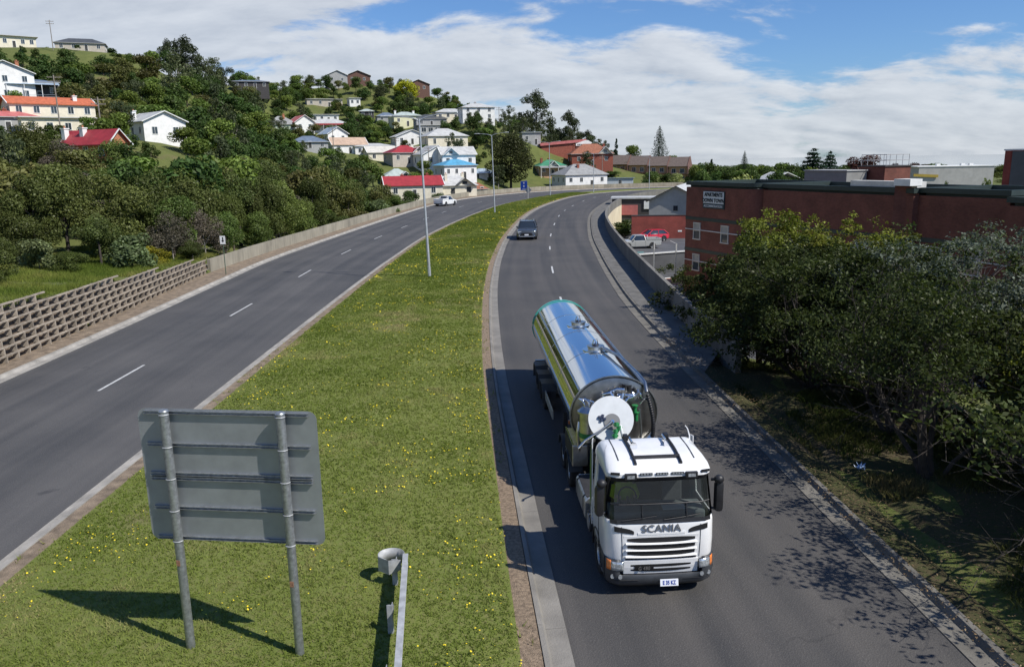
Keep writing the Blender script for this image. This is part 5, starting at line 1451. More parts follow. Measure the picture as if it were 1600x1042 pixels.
# --- trailer tank
TZ, TRX, TRZ = 2.28, 1.23, 1.09
TY0, TY1 = 5.05, 17.35
def ell(y, s, n=48): return [(TRX * s * math.cos(2 * math.pi * k / n), y, TZ + TRZ * s * math.sin(2 * math.pi * k / n)) for k in range(n)]
rings = [ell(TY0 + 0.04, 0.97), ell(TY0, 1.0)]
rings += [ell(y, 1.0) for y in np.linspace(TY0 + 0.15, TY1 - 0.15, 26)]
rings += [ell(TY1, 1.0), ell(TY1 + 0.06, 0.94), ell(TY1 + 0.15, 0.78), ell(TY1 + 0.22, 0.5), ell(TY1 + 0.25, 0.02)]
tank = MB().loft(rings).build('tank', M_STEEL, truck, smooth=40)
tank.location = (0, 0.5, 0.10)
MB().loft([ell(TY0 - 0.10, 0.02), ell(TY0 - 0.095, 0.3), ell(TY0 - 0.08, 0.6), ell(TY0 - 0.045, 0.85), ell(TY0 - 0.01, 0.96), ell(TY0 + 0.05, 0.975)], caps=(True, False)).build('front_head', mat('dull_dark_reflect_steel', (0.30, 0.29, 0.27), 0.32, metal=1.0, noise=0.35, scale=2.5), tank, smooth=40)  # brushed steel, colour darkened to stand for the reflected cab back and road
def hoop(y, w, th, mt, nm):
    m = MB(); n = 48; rr_ = []
    for k in range(n + 1):
        a = 2 * math.pi * k / n; c_, s_ = math.cos(a), math.sin(a)
        rr_.append([((TRX + o) * c_, yy_, TZ + (TRZ + o) * s_) for o, yy_ in ((0.002, y), (th, y), (th, y + w), (0.002, y + w))])
    m.loft(rr_, close=True, caps=(False, False)); return m.build(nm, mt, tank, smooth=30)
hoop(TY0 - 0.02, 0.05, 0.03, M_STEEL2, 'end_rim')
hoop(TY1 - 0.42, 0.10, 0.008, M_TEAL, 'teal_band')
hoop(TY1 - 0.10, 0.10, 0.03, M_TEAL, 'end_rim')
for y in (8.1, 11.1, 14.1):
    hoop(y, 0.035, 0.006, M_STEEL2, 'weld_hoop')
for a in (R(38), R(142)):
    x, z = TRX * math.cos(a), TZ + TRZ * math.sin(a)
    MB().box((x * 1.012, (TY0 + TY1) / 2, z * 1.004 + 0.008), (0.03, TY1 - TY0 - 0.4, 0.03)).build('side_rail', M_STEEL2, tank)
for a in (R(5), R(175)):
    x, z = TRX * math.cos(a), TZ + TRZ * math.sin(a)
    MB().box((x * 1.01, (TY0 + TY1) / 2, z), (0.03, TY1 - TY0 - 0.1, 0.05)).build('waist_rail', M_STEEL2, tank)
for y in (8.35, 12.2):
    zt = TZ + TRZ
    h = MB().cyl((0.02, y, zt - 0.05), (0.02, y, zt + 0.09), 0.26, 0.24, n=24).cyl((0.02, y, zt + 0.09), (0.02, y, zt + 0.115), 0.28, n=24).build('hatch', M_STEEL2, tank, smooth=35)
    MB().cyl((0.02, y, zt + 0.115), (0.02, y, zt + 0.16), 0.12, 0.06, n=16).build('hatch_cap', M_BLACKPL, tank, smooth=35)
    MB().tube([(-0.08, y, zt + 0.14), (-0.04, y, zt + 0.30), (0.06, y, zt + 0.32), (0.10, y, zt + 0.14)], 0.016, 6).build('hatch_handle', M_CHROME, tank)
    MB().tube([(0.02, y - .12, zt + 0.12), (0.02, y - .02, zt + 0.27), (0.02, y + .12, zt + 0.12)], 0.014, 6).build('hatch_handle', M_CHROME, tank)
    MB().cyl((0.02, y, zt - 0.035), (0.02, y, zt - 0.005), 0.42, n=28).build('hatch_flange', M_STEEL, tank, smooth=35)
# vent pipe from the front hatch to the front edge
MB().tube([(0.20, 8.25, TZ + TRZ + 0.07), (0.55, 7.2, TZ + TRZ + 0.05), (0.80, 5.6, TZ + TRZ - 0.12), (0.86, 5.05, TZ + TRZ - 0.20), (0.87, 4.82, TZ + TRZ - 0.42)], 0.055, 10).build('vent_pipe', M_STEEL2, tank, smooth=50)
hp = [(0.87, 4.74, z) for z in np.linspace(2.92, 1.7, 40)]
hp = [(0.87 + 0.16 * math.sin((2.92 - z) * 1.5), y - 0.14 * math.sin((2.92 - z) * 2.3), z) for (x, y, z) in hp]
MB().tube(hp, [0.062 if k % 2 else 0.050 for k in range(len(hp))], 10).build('corrugated_hose', M_BLACKPL, tank, smooth=30)
# pipework high on the front head
def pipe(pts, r, nm='front_pipe', mt=None): return MB().tube(pts, r, 10).build(nm, mt or M_CHROME, tank, smooth=50)
fy0 = TY0 - 0.22
pipe([(-0.35, fy0, 2.72), (-0.35, fy0 - .1, 2.95), (-0.18, fy0 - .14, 3.02), (-0.08, fy0 - .14, 2.86), (0.15, fy0 - .16, 2.82), (0.20, fy0 - .12, 2.98)], 0.055)
pipe([(0.05, fy0, 2.9), (0.30, fy0 - .12, 2.92), (0.50, fy0 - .12, 2.90), (0.62, fy0 - .05, 2.86)], 0.05)
pipe([(-0.12, fy0, 3.0), (0.02, fy0 - .12, 3.10), (0.22, fy0 - .1, 3.08)], 0.045)
pipe([(0.34, fy0 - .16, 2.86), (0.12, fy0 - .22, 2.62), (0.0, fy0 - .12, 2.45)], 0.035)
pipe([(0.46, fy0 - .02, 2.80), (0.48, fy0 - .12, 2.92), (0.66, fy0 - .14, 2.96), (0.72, fy0 - .1, 2.84)], 0.04)
for x, z in ((0.22, 3.12), (0.36, 3.10), (0.50, 3.04), (0.05, 2.66)):
    MB().cyl((x, fy0 - 0.05, z - 0.06), (x, fy0 - 0.05, z + 0.05), 0.06, n=10).box((x, fy0 - .05, z + .07), (0.16, 0.03, 0.025), rz=x * 9).build('valve', M_BLACKPL, tank)
for x, z in ((0.52, 2.50), (0.56, 2.30)):
    MB().cyl((x, fy0 - 0.12, z - 0.12), (x, fy0 - 0.12, z + 0.10), 0.055, n=10).cyl((x, fy0 - .12, z + .1), (x, fy0 - .12, z + .13), 0.09, n=8).build('green_valve', M_GREEN, tank)
rgp = np.random.default_rng(3)
for k in range(7):
    x0 = -0.45 + k * .19; z0 = 2.72 + .12 * math.sin(k * 1.7)
    pipe([(x0, fy0 + .05, z0), (x0 + rgp.uniform(-.05, .05), fy0 - .12, z0 + .03), (x0 + rgp.uniform(.05, .16), fy0 - .16, z0 + rgp.uniform(.08, .2)), (x0 + rgp.uniform(.1, .24), fy0 - .04, z0 + rgp.uniform(.1, .24))], .03 + .012 * (k % 3), 'front_pipe', M_STEEL2 if k % 2 else M_CHROME)
for x in (-.62, -.3, .68): pipe([(x, fy0 - .1, 1.35), (x + .03, fy0 - .13, 1.9), (x - .02, fy0 - .1, 2.5)], .035, 'riser_pipe', M_STEEL2)
# strainer pot
MB().loft([[(-0.80 + r_ * math.cos(a), fy0 - .22 + r_ * math.sin(a), z) for a in np.linspace(0, 2 * math.pi, 20, endpoint=False)] for z, r_ in ((1.70, .24), (2.48, .24), (2.50, .30), (2.55, .30), (2.57, .27), (2.66, .17), (2.70, .04))]).build('strainer_pot', M_STEEL2, tank, smooth=35)
MB().cyl((-0.80, fy0 - .22, 1.80), (-0.80, fy0 - .22, 1.94), 0.245, n=20).build('green_collar', M_GREEN, tank, smooth=35)
for k in range(5):
    a = k * 1.25
    pipe([(-0.80 + .1 * math.cos(a), fy0 - .22 + .1 * math.sin(a), 2.66), (-0.80 + .16 * math.cos(a), fy0 - .2 + .14 * math.sin(a), 2.78), (-0.95 + .1 * math.cos(a + 1), fy0 - .05, 2.84)], 0.024, 'small_pipe')
pipe([(-1.0, fy0 + .05, 1.3), (-1.08, fy0 - .15, 1.9), (-1.02, fy0 - .05, 2.15), (-0.9, fy0, 2.1)], 0.06, 'front_pipe', M_STEEL2)
pipe([(-0.62, fy0 - .2, 1.2), (-0.60, fy0 - .3, 1.7), (-0.50, fy0 - .3, 1.95)], 0.06, 'front_pipe', M_BLACKPL)
# hose reel with its pale round flange
rx_ = Matrix.Translation((-0.24, 4.22, 2.42)) @ Matrix.Rotation(R(-22), 4, 'X')
reel = MB(rx_).cyl((0, 0.0, 0), (0, -0.025, 0), 0.62, n=48).build('reel_flange', M_TANKW, tank, smooth=40)
MB(rx_).cyl((0, 0.02, 0), (0, 0.40, 0), 0.40, n=32).build('reel_drum', M_BLACKPL, tank, smooth=40)
MB(rx_).cyl((0, 0.42, 0), (0, 0.44, 0), 0.60, n=48).build('reel_flange', M_TANKW, tank, smooth=40)
MB(rx_).cyl((0.02, -0.026, -0.08), (0.02, -0.05, -0.08), 0.22, n=28).build('reel_hub', mat('hub_grey', (0.22, 0.22, 0.215), 0.5, metal=0.3), tank, smooth=40)
MB(rx_).cyl((0.02, -0.05, -0.08), (0.02, -0.12, -0.08), 0.05, n=12).build('hub_nut', M_CHROME, tank)
MB(rx_).box((-0.25, -0.06, 0.03), (0.22, 0.05, 0.07), rz=0, ry=R(20)).box((-0.25, -0.06, 0.03), (0.07, 0.05, 0.2), ry=R(20)).build('reel_knob', M_DARKBLUE, tank, bevel=0.01)
MB(rx_).tube([(0.02, -0.13, -0.08), (-0.28, -0.16, -0.28), (-0.75, -0.22, -0.55), (-0.95, -0.15, -0.75)], 0.03, 8).build('crank_arm', M_STEEL2, tank, smooth=40)
for dx, dz in ((0.10, -0.16), (0.18, -0.26), (0.08, -0.34), (0.05, -0.46)):
    MB(rx_).cyl((dx, -0.22, dz - .07), (dx, -0.22, dz + .05), 0.06, n=10).cyl((dx - .08, -.22, dz), (dx + .08, -.22, dz), 0.03, n=8).build('green_valve', M_GREEN, tank)
MB(rx_).tube([(0.2, -0.22, -0.2), (0.24, -0.26, -0.45), (0.28, -0.22, -0.66)], 0.045, 10).build('white_hose', M_TANKW, tank, smooth=40)
MB().box((-0.1, 4.1, 1.35), (1.3, 0.9, 0.35)).build('pump_box', M_BLACKPL, tank, bevel=0.02)
MB().box((-0.45, 3.75, 1.62), (0.34, 0.3, 0.2)).build('control_box', M_GREYPL, tank, bevel=0.02)
# trailer frame, toolbox, legs, mudguards
frame = MB().box((-0.45, 11.2, 1.10), (0.14, 12.0, 0.24)).box((0.45, 11.2, 1.10), (0.14, 12.0, 0.24)).box((0, 6.4, 1.02), (1.0, 1.6, 0.1)).build('trailer_frame', M_CHASSIS, truck)
frame.location = (0, 0.5, 0)
for y in (6.2, 8.4, 10.6, 12.6, 14.4, 16.4):
    MB().prism([(-1.0, 1.9), (-0.8, 1.2), (0.8, 1.2), (1.0, 1.9), (0.6, 1.5), (-0.6, 1.5)], y, y + 0.1, 'y').build('saddle', M_STEEL2, frame)
for sx in (-1, 1):
    MB().box((sx * 0.99, 5.6, 1.25), (0.44, 1.55, 0.62)).build('tool_box', M_STEEL2, frame, bevel=0.02)
    MB().box((sx * 1.215, 5.6, 1.30), (0.012, 1.45, 0.5)).build('tool_box_door', M_BLACKPL, frame)
    MB().box((sx * 1.19, 5.6, 1.575), (0.05, 1.58, 0.03)).build('box_edge', M_CHROME, frame)
    MB().box((sx * 0.80, 9.6, 0.55), (0.14, 0.14, 0.9)).box((sx * .8, 9.6, 0.12), (0.26, 0.26, 0.04)).build('landing_leg', M_CHASSIS, frame)
    for y in (13.1, 14.45, 15.8):
        m = MB(); w_ = 0.52; xa, xb = sx * 1.30, sx * 0.78
        outl = [(y - 0.62, 0.42), (y - 0.60, 0.86), (y - 0.36, 1.10), (y + 0.36, 1.10), (y + 0.60, 0.86), (y + 0.62, 0.42), (y + 0.58, 0.42), (y + 0.56, 0.84), (y + 0.33, 1.06), (y - 0.33, 1.06), (y - 0.56, 0.84), (y - 0.58, 0.42)]
        m.prism(outl, min(xa, xb), max(xa, xb), 'x')
        mg = m.build('mudguard', M_GREYPL, frame)
        for q in range(5):
            MB().box((sx * (0.84 + 0.1 * q), y - 0.612, 0.66), (0.03, 0.02, 0.40)).build('mudguard_rib', M_GREYPL, mg)
    MB().box((sx * 1.18, 11.3, 0.75), (0.04, 2.6, 0.3)).build('side_guard', M_ALU, frame)
    MB().box((sx * 1.24, 5.3, 2.1), (0.03, 0.05, 0.10)).build('marker_lamp', M_AMBER, frame)
for y in (13.6, 14.95, 16.3, 6.25, 7.65, 1.22):
    MB().cyl((-0.95, y - (0.5 if y > 9 else 0), 0.48), (0.95, y, 0.48), 0.08, n=10).build('axle', M_CHASSIS, frame if y > 9 else chassis)
MB().box((0, 17.2, 0.75), (2.3, 0.12, 0.3)).build('rear_bumper', M_ALU, frame)

# --- driver
def skin_body(name, joints, bones, mat_list, parent=None):
    me = bpy.data.meshes.new(name)
    me.from_pydata([j[0] for j in joints], bones, [])
    o = bpy.data.objects.new(name, me); COL.objects.link(o); o.parent = parent
    o.modifiers.new('skin', 'SKIN'); 
    sl = me.skin_vertices[0] if me.skin_vertices else None
    if sl is None:
        bm = bmesh.new(); bm.from_mesh(me); bm.verts.layers.skin.verify(); bm.to_mesh(me); bm.free(); sl = me.skin_vertices[0]
    for i, j in enumerate(joints):
        rr_ = j[1] if isinstance(j[1], tuple) else (j[1], j[1])
        sl.data[i].radius = rr_; sl.data[i].use_root = (i == 0)
    s = o.modifiers.new('sub', 'SUBSURF'); s.levels = 2; s.render_levels = 2
    for m in mat_list: me.materials.append(m)
    return o
M_HIVIS = mat('hi_vis_shirt', (0.50, 0.62, 0.04), 0.85, noise=0.2, scale=20)
M_SKIN = mat('skin', (0.50, 0.30, 0.22), 0.6)
M_HAIR = mat('dark_hair', (0.04, 0.03, 0.025), 0.8)
drv = thing('person', 'driver in a yellow-green shirt sitting at the wheel of the tanker truck', 'person', Matrix.Translation((3.15, 15.62, 0)) @ Matrix.Rotation(R(3.3), 4, 'Z') @ Vector((-0.58, 1.25, 1.62)), R(3.3))
J = [((0, 0.02, 0.02), (0.17, 0.13)), ((0, 0.03, 0.25), (0.17, 0.12)), ((0, 0.02, 0.46), (0.19, 0.12)), ((0, 0.0, 0.60), 0.06), ((0, -0.01, 0.68), (0.075, 0.09)), ((0, -0.015, 0.79), (0.078, 0.095)),
     ((-0.21, 0.01, 0.48), 0.065), ((-0.27, -0.12, 0.28), 0.052), ((-0.18, -0.36, 0.36), 0.038), ((-0.15, -0.42, 0.38), 0.035),
     ((0.21, 0.01, 0.48), 0.065), ((0.27, -0.12, 0.28), 0.052), ((0.18, -0.36, 0.36), 0.038), ((0.15, -0.42, 0.38), 0.035),
     ((-0.11, -0.16, 0.02), 0.09), ((-0.13, -0.50, 0.03), 0.07), ((-0.13, -0.58, -0.30), 0.05), ((0.11, -0.16, 0.02), 0.09), ((0.13, -0.50, 0.03), 0.07), ((0.13, -0.58, -0.30), 0.05)]
Bn = [(0, 1), (1, 2), (2, 3), (3, 4), (4, 5), (2, 6), (6, 7), (7, 8), (8, 9), (2, 10), (10, 11), (11, 12), (12, 13), (0, 14), (14, 15), (15, 16), (0, 17), (17, 18), (18, 19)]
skin_body('body', J, Bn, [M_SKIN], drv)
m = MB(); m.loft([[(a * 1.06 * math.cos(t), 0.02 + b * 1.06 * math.sin(t), z) for t in np.linspace(0, 2 * math.pi, 16, endpoint=False)] for z, a, b in ((0.0, .20, .16), (0.2, .20, .15), (0.4, .23, .15), (0.52, .22, .13), (0.58, .12, .09))])
for sx in (-1, 1): m.tube([(sx * .20, .01, .49), (sx * .275, -.11, .29), (sx * .23, -.24, .32)], [0.085, 0.075, 0.065], 10)
m.build('shirt', M_HIVIS, drv, smooth=50)
MB().sphere((0, 0.015, 0.80), (0.088, 0.105, 0.085)).build('hair', M_HAIR, drv, smooth=60)
# ================================================================== road sign seen from behind
M_GALV = mat('galvanised', (0.40, 0.42, 0.43), 0.42, metal=0.75, noise=0.35, scale=14, detail=8)
M_SIGNBACK = mat('bare_aluminium_sheet', (0.36, 0.38, 0.385), 0.48, metal=0.55, noise=0.12, scale=2.5, detail=6)
M_GALVW = mat('weathered_galvanised', (0.40, 0.41, 0.415), 0.6, metal=0.2, noise=0.3, scale=5, detail=8)
sign = thing('road_sign', 'large road sign seen from behind on two galvanised posts in the median', 'road sign', (-5.25, 13.53, 0.15), R(-6.8))
SW, SH, SZ = 3.42, 2.60, 3.62
def round_rect(w, h, r, n=5):
    pts = []
    for cx, cz, a0 in ((w / 2 - r, h / 2 - r, 0), (-w / 2 + r, h / 2 - r, 90), (-w / 2 + r, -h / 2 + r, 180), (w / 2 - r, -h / 2 + r, 270)):
        for k in range(n + 1):
            a = R(a0 + 90 * k / n); pts.append((cx + r * math.cos(a), cz + r * math.sin(a)))
    return pts
m = MB(); m.prism([(x, z + SZ) for x, z in round_rect(SW, SH, 0.16)], 0.150, 0.154, 'y')
panel = m.build('sign_panel', M_SIGNBACK, sign)
MB().prism([(x, z + SZ) for x, z in round_rect(SW - .02, SH - .02, 0.16)], 0.1545, 0.157, 'y').build('sign_face', mat('green_sign_face', (0.02, 0.16, 0.08), 0.5), panel)
def channel(z, w=0.055):
    m = MB()
    m.box((0, 0.148 - 0.03, z + w / 2), (SW - 0.28, 0.055, 0.006)).box((0, 0.148 - 0.03, z - w / 2), (SW - 0.28, 0.055, 0.006)).box((0, 0.146, z), (SW - 0.28, 0.006, w + 0.005))
    m.build('stiffener_rail', M_GALV, panel)
for z in (SZ + 1.24, SZ + 0.62, SZ + 0.045, SZ - 0.045, SZ - 0.63, SZ - 1.24):
    channel(z)
for x in (-1.10, 1.10):
    p = MB().cyl((x, 0, -0.3), (x + 0.0, 0, SZ + 1.30), 0.083, n=22).build('post', M_GALV, sign, smooth=40)
    MB().cyl((x, 0, SZ + 1.30), (x, 0, SZ + 1.325), 0.093, 0.07, n=22).build('post_cap', M_GALV, p, smooth=40)
    for z in (SZ + 1.24, SZ + 0.62, SZ, SZ - 0.63, SZ - 1.24):
        m = MB(); m.tube([(x + 0.09 * math.cos(a), 0.09 * math.sin(a), z) for a in np.linspace(R(185), R(355), 10)], 0.011, 6)
        m.build('clamp', M_GALVW, p)
    MB().box((x - 0.01, -0.084, 1.95 if x < 0 else 1.62), (0.07, 0.012, 0.11)).build('post_tag', mat('rust_tag', (0.28, 0.14, 0.08), 0.8, noise=0.5, scale=30), p)
m = MB()
m.add([(0.10 + (0.34 + 0.07 * math.sin(3 * a)) * math.cos(a), 0.05 + (0.20 + 0.05 * math.sin(5 * a)) * math.sin(a), 0) for a in np.linspace(0, 2 * math.pi, 22, endpoint=False)], [tuple(range(22))])
o = m.build('red_soil_patch', mat('red_soil', (0.30, 0.13, 0.07), 0.97, noise=0.5, scale=18), None, loc=(-6.22, 13.74, 0.232)); tag(o, kind='structure')

# ================================================================== guard rail end
rail = thing('guard_rail', 'galvanised guard rail with curled bullnose end standing in the lawn', 'guard rail', (-2.5, 16.1, 0.14))
A0, A1 = Vector((0.0, 0.0, 0)), Vector((0.85, -9.0, 0))
dv = (A1 - A0).normalized(); sd = Vector((-dv.y, dv.x, 0)) * -1
prof = [(0.0, 0.42), (0.0, 0.44), (0.085, 0.49), (0.085, 0.53), (0.0, 0.575), (0.0, 0.605), (0.085, 0.65), (0.085, 0.70), (0.0, 0.735), (-0.012, 0.725), (0.07, 0.69), (0.07, 0.655), (-0.015, 0.612), (-0.015, 0.568), (0.07, 0.525), (0.07, 0.495), (-0.012, 0.445)]
rings = []
for t in np.linspace(0, 9.0, 12):
    p = A0 + dv * t
    rings.append([tuple(p - sd * a + Vector((0, 0, z))) for a, z in prof])
MB().loft(rings).build('rail_beam', M_GALVW, rail)
cap = MB(); 
cap.loft([[tuple(A0 + dv * t - sd * a + Vector((0, 0, z))) for a, z in ((-0.02, .72), (0.095, .70), (0.10, .742), (-0.02, .75))] for t in (0.0, 0.3, 9.0)])
cap.build('top_flange', M_GALVW, rail)
# bullnose: a sheet curled back to the left
bn = []
for k in range(19):
    a = R(8 + 200 * k / 18); c = Vector((-0.285, 0.02, 0))
    bn.append((c.x + 0.295 * math.cos(a), c.y + 0.27 * math.sin(a)))
bn.append((-0.30, -0.30)); 
m = MB(); rr_ = []
for x, y in bn: rr_.append([(x, y, 0.40), (x, y, 0.74)])
m.loft(rr_, close=False); bo = m.build('bullnose', M_GALVW, rail, smooth=40); bo.modifiers.new('t', 'SOLIDIFY').thickness = 0.008
m = MB(); m.add([(-0.56, -0.12, 0.40), (-0.30, -0.30, 0.40), (-0.04, -0.20, 0.46), (-0.04, -0.20, 0.70), (-0.30, -0.30, 0.74), (-0.56, -0.12, 0.74)], [(0, 1, 4, 5), (1, 2, 3, 4)])
m.build('bullnose_return', M_GALVW, rail).modifiers.new('t', 'SOLIDIFY').thickness = 0.008
for t in (0.15, 2.0, 4.0, 6.0, 8.0):
    p = A0 + dv * t + sd * 0.12
    MB().box((p.x - 0.04, p.y, 0.28), (0.012, 0.12, 0.9)).box((p.x - 0.09, p.y - 0.055, 0.28), (0.10, 0.012, 0.9)).build('post', M_GALVW, rail)
    MB().add([tuple(p + Vector((0.0, 0, .70))), tuple(p + Vector((-0.13, 0.0, .70))), tuple(p + Vector((-0.02, 0.0, .50)))], [(0, 1, 2)]).build('gusset', M_GALVW, rail).modifiers.new('t', 'SOLIDIFY').thickness = 0.01

# ================================================================== lamp posts
M_POLE = mat('lamp_pole_steel', (0.52, 0.54, 0.55), 0.45, metal=0.5, noise=0.2, scale=3)
M_LAMPH = mat('lamp_head_grey', (0.58, 0.60, 0.60), 0.5, noise=0.15, scale=6)
def lamp_post(loc, yaw, h, label, lean=0.0):
    t = thing('street_lamp', label, 'street lamp', loc, yaw, 'twin arm lamp posts along the median')
    t.rotation_euler = (0, -lean, yaw)
    p = MB().cyl((0, 0, -0.3), (0, 0, 0.9), 0.13, 0.125, n=14).cyl((0, 0, 0.9), (0, 0, h - 0.25), 0.115, 0.062, n=14).build('pole', M_POLE, t, smooth=40)
    MB().box((0, -0.125, 0.55), (0.12, 0.02, 0.4)).build('access_door', M_POLE, p)
    for s in (-1, 1):
        MB().tube([(0, 0, h - 0.55), (s * 0.12, 0, h - 0.3), (s * 0.6, 0, h - 0.12), (s * 1.5, 0, h + 0.02), (s * 2.3, 0, h + 0.08)], [0.05, 0.048, 0.042, 0.036, 0.034], 8).build('arm', M_POLE, t, smooth=50)
        MB().loft([[(s * x, b * w, h + 0.1 + z) for b, z in ((-1, 0.0), (-.8, .06), (.8, .06), (1, 0), (.7, -.06), (-.7, -.06))] for x, w in ((2.2, .05), (2.35, .11), (2.75, .15), (3.05, .10), (3.1, .02))]).build('lamp_head', M_LAMPH, t, smooth=40)
    return t
lamp_post((-6.6, 63.4, 0.2), R(-8), 12.7, 'tall twin arm lamp post nearest the camera, second-lane dash beside its shadow', R(1.6))
lamp_post((-2.7, 142.2, 0.2), R(-14), 13.8, 'second lamp post along the median, beyond the dark car', R(1.2))
lamp_post((10.5, 206.5, 0.2), R(-24), 13.6, 'third lamp post along the median, just past the blue sign', R(0.8))
lamp_post((23.6, 224.5, 0.2), R(-34), 10.8, 'fourth lamp post, at the narrow tip of the median before the white house')
lamp_post((42.0, 240.5, 0.2), R(-55), 9.5, 'farthest lamp post, standing before the brown townhouses')

# ================================================================== small signs
M_SIGNGREEN = mat('green_post', (0.05, 0.09, 0.06), 0.6)
M_SIGNWHITE = mat('sign_white', (0.72, 0.72, 0.70), 0.5)
s1 = thing('regulatory_sign', 'small white sign on a dark green pole where the crib wall ends', 'sign', (-24.83, 68.2, 0.12))
MB().cyl((0, 0, 0), (0, 0, 3.35), 0.035, n=8).build('pole', M_SIGNGREEN, s1)
sp_ = MB().box((0, -0.045, 2.98), (0.46, 0.012, 0.72)).build('sign_panel', M_SIGNWHITE, s1)
MB().box((0.02, -0.053, 3.08), (0.10, 0.004, 0.30)).build('arrow_bar', M_BLACKPL, sp_)
MB().prism([(-0.12, 2.95), (0.14, 2.95), (0.02, 2.76)], -0.056, -0.053, 'y').build('arrow_head', M_BLACKPL, sp_)
s2 = thing('blue_sign', 'blue information sign with white symbols in the far part of the median', 'sign', (3.65, 200.6, 0.15), R(-18))
for x in (-0.0,):
    MB().cyl((x, 0, 0), (x, 0, 3.9), 0.05, n=8).build('post', M_GALV, s2)
sp_ = MB().box((0, -0.07, 2.95), (1.75, 0.02, 2.25)).build('sign_panel', mat('sign_blue', (0.01, 0.06, 0.36), 0.4), s2)
for nm, cz, hw in (('symbol', 3.55, 0.16), ('symbol', 2.75, 0.2)):
    MB().prism([(-hw, cz + .25), (hw, cz + .25), (hw * .6, cz - .05), (0, cz - .28), (-hw * .6, cz - .05)], -0.086, -0.081, 'y').build(nm, M_SIGNWHITE, sp_)
MB().box((0.1, -0.083, 2.10), (1.1, 0.004, 0.12)).build('text_line', M_SIGNWHITE, sp_)
for z in (1.84, 4.06): MB().box((0, -0.083, z), (1.7, 0.004, 0.025)).build('border', M_SIGNWHITE, sp_)
MB().box((0.5, -0.02, 4.2), (0.5, 0.05, 0.25)).build('top_plate', M_GALV, s2)
s3 = thing('diamond_sign', 'grey back of a diamond warning sign beside the blue sign', 'sign', (4.5, 194.5, 0.15), R(-20))
MB().cyl((0, 0.0, 0), (0, 0, 3.2), 0.04, n=8).build('post', M_SIGNWHITE, s3)
MB().prism([(0, 3.0), (0.9, 2.1), (0, 1.2), (-0.9, 2.1)], 0.05, 0.062, 'y').build('sign_panel', M_SIGNBACK, s3)

# poles by the lower street
for k, (x, y, h, lab) in enumerate(((19.4, 92.2, 4.6, 'white steel pole with a cap beside the paved island'), (17.7, 97.0, 4.4, 'grey steel pole just behind the curved parapet by the ute'))):
    t = thing('sign_pole', lab, 'pole', (x, y, -5.0), 0, 'poles by the lower street')
    MB().cyl((0, 0, 0), (0, 0, h), 0.055, n=10).build('pole', M_POLE, t, smooth=40)
    MB().box((0.02, -.01, h - 0.55), (0.16, 0.05, 1.0)).build('back_plate', M_SIGNWHITE, t)
    MB().cyl((0, 0, 0.0), (0, 0, 0.9), 0.062, n=10).build('painted_foot', mat('rust_red', (0.32, 0.09, 0.05), 0.7), t)

# ================================================================== cars
def rrect(w, y0, y1, rf, rb, z, n=4, bow=0.06):
    h = w / 2; pts = []
    for cx, cy, r, a0 in ((-h + rf, y0 + rf, rf, 180), (h - rf, y0 + rf, rf, 270), (h - rb, y1 - rb, rb, 0), (-h + rb, y1 - rb, rb, 90)):
        for k in range(n + 1):
            a = R(a0 + 90 * k / n); pts.append((cx + r * math.cos(a), cy + r * math.sin(a)))
    L = y1 - y0
    return [(x, y + bow * (x / h) ** 2 * (1 if y < y0 + L * .3 else (-1 if y > y1 - L * .3 else 0)), z) for x, y in pts]
cw_t, cw_r = make_wheel_meshes(0.335, 0.22, 0.215, M_ALU, hub=False)

